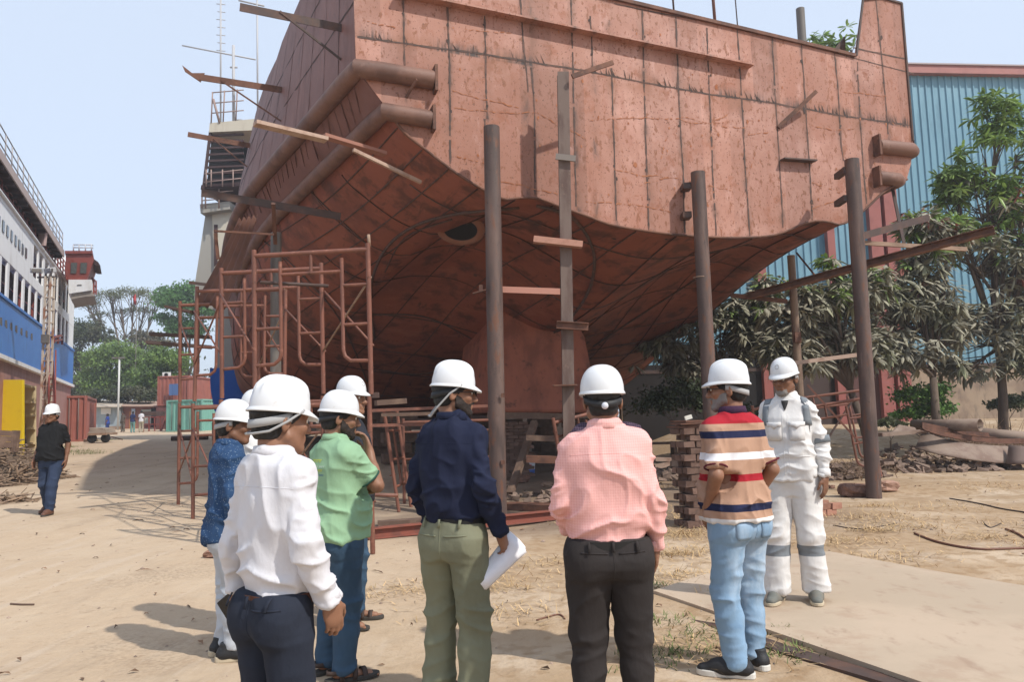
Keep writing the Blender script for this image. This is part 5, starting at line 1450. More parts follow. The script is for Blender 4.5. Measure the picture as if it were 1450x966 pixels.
# ------------------------------------------------------------------ cream ship beyond the tug hull
Dk = 40.0
cs = empty('cream_ship', Vector((at(305, 600, Dk).x, Dk, gz(at(305, 600, Dk).x, Dk))), 0, 'cream and blue ship partly hidden beyond the rust-red hull, with railed bridge decks', 'ship')
mCS = mat('cream_ship_paint', (.55, .50, .40), .6, layers=[('noise', (2, 2, .6), (.42, .36, .28), .5, .75, .7)])
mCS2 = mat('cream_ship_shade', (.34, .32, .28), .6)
def csb(name, pxs, D, depth, m, bevel=0): 
    mb = MB(); mb.prism([at(*p, D) for p in pxs], Vector((.0, depth, 0))); return mb.build(name, m, cs, bevel=bevel)
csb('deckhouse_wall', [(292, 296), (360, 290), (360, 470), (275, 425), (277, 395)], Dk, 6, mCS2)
csb('deckhouse_front', [(300, 300), (330, 298), (322, 372), (304, 392)], Dk - .12, .1, mCS)
csb('window', [(303, 318), (308, 318), (308, 372), (303, 378)], Dk - .16, .03, mSoff)
csb('bridge_deck', [(285, 262), (360, 256), (360, 262), (284, 268)], Dk - 1, 5, mSoff)
csb('deck_edge', [(283, 289), (325, 285), (325, 296), (284, 302)], Dk - .6, 4, mCS2)
csb('upper_platform', [(297, 174), (360, 168), (360, 184), (296, 187)], Dk - 1.2, 5, mCS)
mb = MB()
for k in range(9):
    y = 192 + k * 9; mb.bar(at(297 - k * .9, y, Dk - 1), at(345, y - 2, Dk - 1), .12, .1)
mb.bar(at(298, 186, Dk - 1.1), at(288, 268, Dk - 1.1), .12, .12); mb.build('louvre_stack', mSoff, cs)
csb('louvre_back', [(300, 190), (350, 188), (350, 275), (292, 270)], Dk + .5, .2, mBlack)
mb = MB()
for y in (131, 146, 160): mb.tube([at(300, y, Dk - 1.2), at(345, y - 4, Dk - 1.2)], .03, 6)
for x, y in ((301, 174), (318, 172), (336, 170)): mb.tube([at(x - 2, y, Dk - 1.2), at(x, y - 44, Dk - 1.2)], .035, 6)
mb.bar(at(302, 140, Dk - 1.2), at(311, 174, Dk - 1.2), .1, .1)
mb.build('upper_railing', mat('cs_rail_b', (.30, .21, .18), .6), cs, smooth=True); mb = MB()
for y in (240, 252): mb.tube([at(289, y + 6, Dk - 1.2), at(345, y, Dk - 1.2)], .03, 6)
for x in (292, 299, 315, 330): mb.tube([at(x, 264, Dk - 1.2), at(x, 240, Dk - 1.2)], .035, 6)
for y in (270, 280): mb.tube([at(286, y + 4, Dk - .8), at(330, y, Dk - .8)], .03, 6)
for x in (286, 291, 310): mb.tube([at(x, 295, Dk - .8), at(x, 262, Dk - .8)], .04, 6)
mb.build('deck_railing', mat('cs_rail', (.30, .21, .18), .6), cs, smooth=True)
mb = MB(); mb.tube([at(331, 175, Dk - 1), at(330.5, 64, Dk - 1)], .08, 8); mb.tube([at(258, 64, Dk - 1), at(362, 84, Dk - 1)], .04, 6); mb.tube([at(326, 95, Dk - 1), at(336, 95, Dk - 1)], .05, 6)
mb.tube([at(312.5, 175, Dk), at(312.5, -30, Dk)], .05, 8)
for k in range(7): y = 4 + k * 11; mb.tube([at(308 if k % 2 else 306.5, y + 1, Dk), at(319, y + 2, Dk)], .025, 5)
mb.tube([at(365, 175, Dk), at(364, -20, Dk)], .05, 8); mb.tube([at(338, 0, Dk), at(374, 8, Dk)], .05, 6)
for x in (297, 300): mb.tube([at(333, 170, Dk - 1), at(343, 170, Dk - 1)], .05, 6)
mb.build('mast', mat('cs_mast', (.42, .42, .43), .5), cs, smooth=True)
mFB2 = mat('far_blue', (.012, .10, .42), .4)
csb('blue_hull', [(297, 522), (420, 515), (420, 598), (312, 600), (303, 580), (298, 550)], Dk - .3, 5, mFB2)
csb('keel_block', [(300, 598), (420, 598), (420, 625), (300, 625)], Dk, 4, mBlack)
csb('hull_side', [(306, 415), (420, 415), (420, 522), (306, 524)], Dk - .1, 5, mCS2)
# ------------------------------------------------------------------ blue corrugated shed on the right
WD = Vector((1, .1, 0)).normalized(); WN = Vector((-.1, 1, 0)).normalized(); W0 = Vector((15.6, 30.5, 0))
def WP(px, py, off=0): return hit_plane(px, py, W0 - WN * off, WN)
def wz(px, py): return WP(px, py).z
def wt(px, py=400): return (WP(px, py) - W0).dot(WD)
def WQ(t, z, off=0): q = W0 + WD * t - WN * off; return Vector((q.x, q.y, z))
shed = empty('corrugated_shed', W0, math.atan2(.1, 1), 'tall blue corrugated metal shed on the right with red trim', 'shed')
mBlue = mat('shed_blue_sheet', (.15, .30, .385), .5, layers=[('noise', (.5, .5, .25), (.20, .365, .45), .42, .66, .8), ('noise', (2.5, 2.5, .4), (.10, .205, .28), .52, .72, .6), ('noise', (6, 6, .8), (.24, .39, .47), .6, .75, .5)], rough_var=.1)
z0, z1 = wz(1350, 519), wz(1350, 106)
t0, t1 = wt(872), 16
mb = MB(); rows = [[], []]
pit = .30; n = int((t1 - t0) / pit)
for i in range(n):
    for f, o in ((0, 0), (.42, 0), (.52, .05), (.68, .05), (.78, 0)):
        rows[0].append(WQ(t0 + (i + f) * pit, z0, o)); rows[1].append(WQ(t0 + (i + f) * pit, z1, o))
mb.grid(rows); mb.build('sheet_wall', mBlue, shed, recalc=False)
mb = MB(); mb.prism([WQ(t0, z1 - .06, .3), WQ(t1, z1 - .06, .3), WQ(t1, z1 + .28, .3), WQ(t0, z1 + .28, .3)], WN * 6); mb.build('roof_trim', mat('trim_red', (.36, .15, .13), .6, layers=[('noise', 2, (.28, .11, .10), .45, .7, .7)]), shed)
mb = MB(); mb.prism([WQ(t0, z1 + .28, .36), WQ(t1, z1 + .28, .36), WQ(t1, z1 + .34, .36), WQ(t0, z1 + .34, .36)], WN * 6.1); mb.build('roof_edge', mat('trim_grey', (.36, .30, .30), .6), shed)
for nm, pa, pb, yt in (('shade_panel', 1000, 1172, 498), ('shade_panel', 874, 1000, 516)):  # near-black panels stand in for the shade over the shed's lower wall
    ta, tb = wt(pa), wt(pb); mb = MB(); mb.prism([WQ(ta, .25, .09), WQ(tb, .25, .09), WQ(tb, wz(pb, yt), .09), WQ(ta, wz(pb, yt), .09)], WN * .04); mb.build(nm, mat('painted_shade', (.016, .012, .011), .9, layers=[('noise', 1.5, (.035, .026, .022), .45, .7, .7)]), shed)
mPl = mat('plinth', (.33, .25, .18), .9, layers=[('noise', 1.1, (.22, .16, .12), .42, .65, .9), ('noise', (3, 3, .8), (.14, .11, .09), .54, .72, .8)], bump=[(8, .3, .02)])
zg = .3
mb = MB(); mb.prism([WQ(t0, zg, .06), WQ(t1, zg, .06), WQ(t1, z0 - .02, .06), WQ(t0, z0 - .02, .06)], WN * .4); mb.build('plinth_wall', mPl, shed)
mb = MB(); mb.prism([WQ(t0, z0 - .03, .12), WQ(t1, z0 - .03, .12), WQ(t1, z0 + .1, .12), WQ(t0, z0 + .1, .12)], WN * .1); mb.build('base_rail', mDarkSteel, shed)
mCol = mat('shed_column_red', (.30, .10, .085), .6, layers=[('noise', 2, (.22, .07, .06), .45, .7, .8)])
for px, w_ in ((1234, .5), (1257, .55), (1170, .3), (1070, .35)):
    t = wt(px, 320); mb = MB(); mb.prism([WQ(t - w_ / 2, zg, .32), WQ(t + w_ / 2, zg, .32), WQ(t + w_ / 2, z1 - (.1 if px > 1200 else 3), .32), WQ(t - w_ / 2, z1 - (.1 if px > 1200 else 3), .32)], WN * .25); mb.build('column', mCol, shed)
for (a, b_, ya, yb, m_, nm) in ((1028, 1062, 470, 600, mBlack, 'dark_doorway'), (1085, 1165, 500, 605, mat('dark_shutter', (.06, .04, .036), .8), 'shutter'), (1180, 1240, 500, 600, mat('rust_shutter', (.10, .045, .04), .8), 'shutter')):
    ta, tb = wt(a), wt(b_); mb = MB(); mb.prism([WQ(ta, wz(a, yb), .1), WQ(tb, wz(a, yb), .1), WQ(tb, wz(a, ya), .1), WQ(ta, wz(a, ya), .1)], WN * .06); mb.build(nm, m_, shed)
# barred window low on the left
ta, tb = wt(954), wt(979); za, zb = wz(966, 528), wz(966, 492)
mb = MB(); mb.prism([WQ(ta, za, .12), WQ(tb, za, .12), WQ(tb, zb, .12), WQ(ta, zb, .12)], WN * .03); wnd = mb.build('barred_window', mat('pale_pane', (.55, .55, .52), .4), shed)
mb = MB()
for i in range(7): t = ta + (tb - ta) * i / 6; mb.bar(WQ(t, za, .16), WQ(t, zb, .16), .035, .035)
for i in range(5): z = za + (zb - za) * i / 4; mb.bar(WQ(ta, z, .19), WQ(tb, z, .19), .035, .035)
mb.build('window_bars', mDarkSteel, wnd)
# dark backdrop added to keep the gap beneath the hull dark
mb = MB(); mb.prism([Vector((-16, 47, .3)), Vector((6, 47, .3)), Vector((6, 47, 4.5)), Vector((-16, 47, 4.5))], Vector((0, .3, 0)))
props(mb.build('dark_backdrop', mat('dark_backdrop', (.09, .065, .055), .9, layers=[('noise', 1, (.05, .04, .035), .4, .7, .8)]), None, loc=(-5, 47, 0)), 'added dark backdrop filling the gap beneath the hull', 'wall')
for i in range(6):
    b = LW(4.9 + (i % 2) * .1, 9.5 + i * 3.2, 0); b.z = 0
    for s in (-2.6, 2.6):
        q = b + AX * s; q.z = gz(q.x, q.y)
        mb = MB()
        for k in range(5): mb.box(q + Vector((0, 0, .15 + .27 * k)), (.9, .5, .26), Matrix.Rotation(HRZ + (k % 2) * 1.57, 3, 'Z'))
        props(mb.build('keel_block', mTimberD, None, loc=q), ('port' if s < 0 else 'starboard') + ' side timber keel block, pair %s from the stern, deep in shade' % ('one', 'two', 'three', 'four', 'five', 'six')[i], 'keel block', 'timber blocks under the hull')

# ------------------------------------------------------------------ mango trees with dusty drooping rosettes
def mango_leaves(tips, nl, L, rng, droop=.5):
    Vs = []; k = 0
    T = np.repeat(np.array(tips), nl, 0); n = len(T)
    az = rng.uniform(0, 2 * np.pi, n); el = rng.normal(.1, .42, n) - droop * rng.uniform(0, 1, n)
    d = np.stack([np.cos(az) * np.cos(el), np.sin(az) * np.cos(el), np.sin(el)], 1)
    side = np.stack([-np.sin(az), np.cos(az), rng.normal(0, .35, n)], 1); side /= np.linalg.norm(side, axis=1)[:, None]
    Ls = (L * rng.uniform(.65, 1.2, n))[:, None]; W = Ls * rng.uniform(.10, .15, n)[:, None]
    up = np.cross(side, d); dn = np.array([0, 0, -1.0])
    base = T + d * .02
    p1 = base + d * Ls * .45 + dn * Ls * .03; p2 = base + d * Ls * .8 + dn * Ls * .13 ; tip = base + d * Ls + dn * Ls * .26
    fold = up * W * .35
    V = np.stack([base, p1 + side * W + fold, p1, p1 - side * W + fold, p2 + side * W * .7 + fold * .6, p2, p2 - side * W * .7 + fold * .6, tip], 1).reshape(-1, 3)
    o = (np.arange(n) * 8)[:, None]
    F = np.concatenate([o + np.array([[0, 1, 2, 2]]), o + np.array([[0, 2, 3, 3]]), o + np.array([[1, 4, 5, 2]]), o + np.array([[2, 5, 6, 3]]), o + np.array([[4, 7, 5, 5]]), o + np.array([[5, 7, 6, 6]])])
    return V, F
def tri_mesh(name, V, F, m, parent):
    F = [tuple(dict.fromkeys(f)) for f in F.tolist()]
    me = bpy.data.meshes.new(name); me.from_pydata(V.tolist(), [], F)
    for mm in (m if isinstance(m, list) else [m]): me.materials.append(mm)
    o = bpy.data.objects.new(name, me); COL.objects.link(o); o.parent = parent; MW[o.name] = MW[parent.name]; return o
mMGreen = mat('mango_green', (.19, .30, .065), .45, layers=[('noise', .9, (.25, .32, .10), .45, .65, .7), ('upz', 0, (.19, .22, .10), .35, .95, .25)], island=.4, trans=.28, spec=.45)
mMDust = mat('mango_dusty', (.27, .255, .185), .65, layers=[('noise', .8, (.16, .18, .09), .45, .65, .75), ('upz', 0, (.38, .35, .29), .3, .95, .45)], island=.35, trans=.1, spec=.2)
mMFlush = mat('mango_flush', (.20, .065, .045), .55, island=.4, trans=.2)
def mango(name, base, lobes, ntips, L, frac_green, label, flush=0, nl=15, trunk_r=.16, droop=.5, stem_top=None):
    rng = np.random.default_rng(sum(map(ord, label))); rr = random.Random(sum(map(ord, label)))
    base = Vector(base); root = empty(name, base, 0, label, 'tree', 'mango trees along the shed')
    tips = []; vol = [math.sqrt(c[1][0] * c[1][2]) for c in lobes]; tv = sum(vol)
    per = []
    for (c, r), v in zip(lobes, vol):
        k = max(4, int(ntips * v / tv)); own = []
        for _ in range(k):
            d = rng.normal(size=3); d /= np.linalg.norm(d); q = rng.uniform(.35, 1.0) ** .6
            t = np.array(c) + d * np.array(r) * q * 1.25
            if vnoise(t[None] * np.array([1.0, 1.0, 1.3]), 4)[0] < .40: continue
            own.append(t); tips.append(t)
        if not own: own.append(np.array(c)); tips.append(np.array(c))
        per.append(own)
    tips = np.array(tips) - np.array(base); hz_ = np.array([t[2] for t in tips])
    o = hz_ + rng.normal(0, .8, len(tips)); order = np.argsort(-o)
    ng = int(frac_green * len(tips)); g = order[:ng]; du = order[ng:]
    if flush:
        fl_ = du[:flush]; du = du[flush:]
        V, F = mango_leaves(tips[fl_] + np.array([0, -.1, .12]), 10, L * .7, rng, .9); tri_mesh('young_leaves', V, F, mMFlush, root)
    if len(g): V, F = mango_leaves(tips[g], nl, L, rng, droop * .5); tri_mesh('green_crown', V, F, mMGreen, root)
    if len(du): V, F = mango_leaves(tips[du], nl, L, rng, droop); tri_mesh('dusty_crown', V, F, mMDust, root)
    mb = MB(); cen = Vector(np.mean([c for c, _ in lobes], 0)); fk = Vector(stem_top) if stem_top else base.lerp(cen, .5)
    mb.tube([base + Vector((0, 0, -.2)), base.lerp(fk, .5) + Vector((rr.uniform(-.1, .1), 0, 0)), fk], [trunk_r * 1.2, trunk_r, trunk_r * .8], 10)
    for (c, r), own in zip(lobes, per):
        c = Vector(c); mid = fk.lerp(c, .55) + Vector((rr.uniform(-.2, .2), rr.uniform(-.2, .2), .1)); mb.tube([fk, mid, c], [trunk_r * .6, trunk_r * .4, trunk_r * .22], 7)
        for t in own[::2]: t = Vector(t); s0 = mid.lerp(c, rr.uniform(.3, 1)); mb.tube([s0, s0.lerp(t, .5) + Vector((0, 0, -.08)), t], [trunk_r * .15, trunk_r * .1, trunk_r * .05], 4, caps=False)
    mb.build('trunk', mBark, root, smooth=True)
    return root
D = 21
b = tbase(1417, D)
mango('mango_tree', b, [ell(1410, 165, D, 26, 34), ell(1395, 225, D, 40, 36), ell(1440, 220, D, 36, 44), ell(1385, 290, D, 52, 40), ell(1450, 300, D, 40, 46), ell(1350, 255, D, 22, 18), ell(1370, 360, D, 50, 40), ell(1440, 380, D, 44, 46), ell(1400, 440, D, 60, 40), ell(1350, 430, D, 30, 34), ell(1450, 460, D, 40, 40), ell(1400, 490, D, 50, 26), ell(1380, 515, D, 44, 20), ell(1440, 510, D, 44, 24), ell(1340, 300, D, 30, 24), ell(1480, 250, D, 40, 60), ell(1490, 400, D, 40, 60)], 1500, .34, .42, 'tall leafy mango tree, green on top and dusty below, at the right edge', flush=14, nl=12, trunk_r=.12)
D = 20
mango('mango_tree', tbase(1334, D), [ell(1305, 320, D, 26, 20), ell(1340, 330, D, 26, 22), ell(1310, 370, D, 26, 22), ell(1260, 440, D, 34, 30), ell(1300, 460, D, 36, 34), ell(1340, 480, D, 30, 28), ell(1275, 490, D, 26, 20), ell(1310, 500, D, 50, 26), ell(1280, 410, D, 24, 20), ell(1330, 420, D, 30, 26)], 620, .36, .10, 'dusty mango tree with reddish young leaves right of the single post', flush=20, nl=12, trunk_r=.11, droop=.8)
D = 19
mango('mango_tree', tbase(1235, D), [ell(1180, 370, D, 20, 16), ell(1160, 440, D, 40, 26), ell(1200, 430, D, 36, 34), ell(1230, 400, D, 26, 24), ell(1120, 450, D, 34, 24), ell(1180, 470, D, 40, 20), ell(1225, 490, D, 30, 24), ell(1150, 500, D, 50, 22), ell(1110, 490, D, 30, 20), ell(1140, 420, D, 26, 18)], 560, .37, .06, 'dusty grey mango tree with drooping leaves behind the single post', flush=0, nl=12, trunk_r=.10, droop=.9)
D = 21.5
mango('mango_tree', tbase(1050, D), [ell(1090, 410, D, 24, 18), ell(1060, 440, D, 32, 24), ell(1020, 470, D, 34, 22), ell(975, 470, D, 30, 20), ell(940, 485, D, 26, 16), ell(1070, 480, D, 34, 20), ell(1000, 445, D, 26, 12), ell(930, 510, D, 34, 20), ell(1000, 510, D, 50, 22)], 520, .37, .04, 'dusty mango tree drooping under the starboard side of the hull', nl=12, trunk_r=.10, droop=.9)
D = 33
mango('mango_tree', (at(1175, 300, D).x, D, 1), [ell(1195, 52, D, 20, 14), ell(1160, 60, D, 22, 12), ell(1205, 70, D, 20, 16), ell(1180, 80, D, 40, 20)], 70, .5, .9, 'mango tree top peeping over the deck edge by the raised bulwark', nl=13, trunk_r=.2, droop=.4)
# shrubs at the foot of the shed
mShr = leafmat('shrub_leaf', (.11, .21, .045), (.05, .11, .025), .45)
def bush(px, py, D, lobes, n, m, label, ls=.055): 
    p = at(px, py, D); tree('bush', (p.x, p.y, gz(p.x, p.y)), [ell(a, b_, D, c, d) for a, b_, c, d in lobes], n, ls, m, label, .025, None, None, sub=26, spread=.4, cat='bush', limbs=1.2)
bush(1310, 598, 20.5, [(1300, 565, 26, 18), (1325, 560, 16, 18), (1310, 585, 34, 14), (1280, 590, 26, 8), (1335, 580, 20, 14)], 5200, mShr, 'bright green leafy bush at the foot of the shed wall')
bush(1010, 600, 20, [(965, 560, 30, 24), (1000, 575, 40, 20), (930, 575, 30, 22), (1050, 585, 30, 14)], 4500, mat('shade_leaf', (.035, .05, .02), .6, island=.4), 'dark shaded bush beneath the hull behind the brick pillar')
bush(1420, 590, 22, [(1425, 575, 24, 12), (1445, 570, 20, 12)], 1600, mLDark, 'low dull green weeds at the far right under the wall')
bush(1255, 602, 18.5, [(1255, 600, 14, 6), (1275, 603, 12, 5)], 700, mLPale, 'pale small weed just right of the single post')
def twig_bush(px, py, D, w_, h_, n, label, m):
    mb = MB(); k = D / FPX; p = at(px, py, D); b = Vector((p.x, p.y, gz(p.x, p.y)))
    for i in range(n):
        q = b + Vector((random.gauss(0, w_ * .35), random.gauss(0, w_ * .3), 0)); d = Vector((random.gauss(0, .45), random.gauss(0, .45), 1)).normalized() * h_ * random.uniform(.4, 1.1)
        m1 = q + d * .5 + Vector((random.gauss(0, .05), 0, 0)); mb.tube([q, m1, q + d + Vector((random.gauss(0, .15), 0, -.1 * random.random()))], [.009, .006, .003], 4, caps=False)
        for j in range(3): s0 = q.lerp(m1, random.uniform(.4, 1)) ; mb.tube([s0, s0 + Vector((random.gauss(0, .2), random.gauss(0, .2), random.uniform(-.05, .25)))], [.005, .002], 4, caps=False)
    props(mb.build('dry_bush', m, None, loc=b, recalc=False), label, 'bush')
twig_bush(1375, 600, 20.5, 1.5, 1.1, 130, 'tangle of dry brown twigs right of the green bush', mat('dry_twig', (.30, .19, .125), .9, island=.4))
twig_bush(1428, 605, 20, 1.0, .8, 70, 'smaller tangle of dry twigs near the right edge', mat('dry_twig_b', (.26, .17, .12), .9, island=.4))
twig_bush(1190, 605, 16, 1.2, .5, 70, 'dry twigs heaped under the leaning scaffold frames', mat('dry_twig_c', (.22, .15, .10), .9, island=.4))
# scrap steel heap on the right
Ds = 17.5
def scrap_tube(a, b_, Da, Db, r, m, lab):
    A, B = at(*a, Da), at(*b_, Db); mb = MB(); mb.tube([A, B], r, 18, caps=False); o = mb.build('scrap_pipe', m, None, loc=A, smooth=True); md = o.modifiers.new('solid', 'SOLIDIFY'); md.thickness = .012; props(o, lab, 'pipe')
mDust = mat('dusty_steel', (.25, .185, .145), .85, layers=[('noise', 2.5, (.17, .11, .085), .42, .66, .9), ('noise', 8, (.30, .24, .2), .55, .75, .6)], bump=[(25, .2, .01)])
scrap_tube((1293, 603), (1388, 602), 18.6, 17.3, .14, mDust, 'dusty pipe lying on the scrap heap, open end to the right')
scrap_tube((1372, 612), (1480, 622), 18.3, 18.0, .13, mDust, 'dusty pipe on the scrap heap running off to the right edge')
scrap_tube((1318, 612), (1372, 607), 18.2, 18.2, .07, mDust, 'thin dusty pipe between the two thick scrap pipes')
def curved_plate(pxb, pxt, D0, m, lab, bulge=.35):
    rows = []
    n = len(pxb)
    for k in range(6):
        t = k / 5; rows.append([at(a[0] + (b_[0] - a[0]) * t, a[1] + (b_[1] - a[1]) * t, D0 - bulge * math.sin(math.pi * i / (n - 1)) + .5 * t) for i, (a, b_) in enumerate(zip(pxb, pxt))])
    mb = MB(); mb.grid(rows); o = mb.build('scrap_plate', m, None, loc=rows[0][0], smooth=True, recalc=False); md = o.modifiers.new('solid', 'SOLIDIFY'); md.thickness = .03; props(o, lab, 'scrap plate')
curved_plate([(1296, 634), (1330, 643), (1370, 650), (1410, 655), (1442, 657)], [(1306, 611), (1335, 621), (1370, 628), (1405, 631), (1428, 632)], 17.2, mDust, 'dusty curved steel plate leaning at the front of the scrap heap')
curved_plate([(1425, 656), (1445, 656), (1470, 655), (1500, 650)], [(1428, 630), (1448, 632), (1470, 632), (1500, 630)], 16.9, mat('dusty_steel_dark', (.17, .12, .10), .85), 'second darker curved plate at the right edge of the scrap heap')
def scrap_beam(pxs, D0, lab, m, w_=.12, h_=.1):
    pts = [at(x, y, D0 + i * .05) for i, (x, y) in enumerate(catmull(pxs, 5))]; mb = MB()
    rows = [[p + Vector((0, a, b_)) for p in pts] for a, b_ in ((-.09, 0), (.09, 0), (.09, .02), (0, .02), (0, .11), (-.02, .11), (-.02, .02), (-.09, .02), (-.09, 0))]
    mb.grid(rows); props(mb.build('scrap_beam', m, None, loc=pts[0]), lab, 'scrap beam')
scrap_beam([(1306, 609), (1335, 618), (1370, 624), (1410, 628), (1460, 628)], 17.0, 'curved rusty T-bar lying along the top of the curved plate', mRustSteel)
scrap_beam([(1306, 605), (1340, 612), (1380, 618), (1420, 621), (1460, 621)], 17.5, 'second curved rusty bar behind the front T-bar', mRustSteel)
beam('scrap_bar', (1245, 616), 17.0, (1308, 611), 17.3, .2, .08, mDust, 'straight dusty bar between the single post and the scrap heap', 'bar')
mb = MB(); mb.prism([at(1262, 614, 17.8), at(1300, 613, 17.8), at(1296, 606, 18), at(1274, 602, 18.0)], Vector((0, .05, .01))); props(mb.build('scrap_plate', mDust, None, loc=at(1280, 614, 17.8)), 'triangular grey plate offcut behind the straight dusty bar', 'scrap plate')
mb = MB(); mb.lathe([(.001, .05), (.13, .03), (.17, -.02), (.17, -.05), (.001, -.04)], 22, at(1164, 632, 14.2), Matrix.Rotation(R(70), 3, 'X')); props(mb.build('green_basin', mat('green_basin', (.15, .13, .05), .6), None, loc=at(1168, 640, 14.2), smooth=True), 'upturned olive basin leaning behind the white coverall man', 'basin')
def rubble(name, cx, cy, rx, ry, h, n, label, m):
    mb = MB()
    for i in range(n):
        a = random.uniform(0, 6.28); q = math.sqrt(random.random()); x, y = cx + rx * q * math.cos(a), cy + ry * q * math.sin(a)
        s_ = random.uniform(.05, .16); z = gz(x, y) + h * (1 - q * q) * random.random()
        mb.box((x, y, z + s_ * .2), (s_ * random.uniform(.7, 2.2), s_, s_ * random.uniform(.3, .7)), Euler((random.gauss(0, .3), random.gauss(0, .3), random.uniform(0, 3))).to_matrix(), jit=s_ * .2)
    props(mb.build(name, m, None, loc=(cx, cy, gz(cx, cy)), recalc=False), label, 'rubble', None, 'stuff')
mRub = mat('rubble', (.22, .155, .12), .95, layers=[('noise', 5, (.13, .09, .07), .45, .65, .8)], island=.35, bump=[(12, .5, .02)])
rubble('rubble_heap', 4.2, 17, 1.8, .8, .4, 220, 'low heap of rubble in the shade behind the brick pillar', mRub)
rubble('rubble_heap', 8.6, 17.4, 2.6, .8, .25, 240, 'rubble strewn along the foot of the bank right of the post', mRub)
rubble('rubble_heap', 6.6, 16.2, 1.1, .7, .2, 120, 'broken boards and rubble under the leaning frames', mRub)
rubble('rubble_heap', .9, 13.4, 1.6, .9, .15, 90, 'broken bricks scattered under the stern', mRub)
rubble('rubble_heap', 12.4, 20.5, 3.0, 1.4, .35, 200, 'rubbly bank below the shed wall at the right', mRub)
heap('straw_heap', 10.5, 18.6, 3.2, 1.1, .15, 260, .8, mStick, 'dry sticks littering the bank at the right')
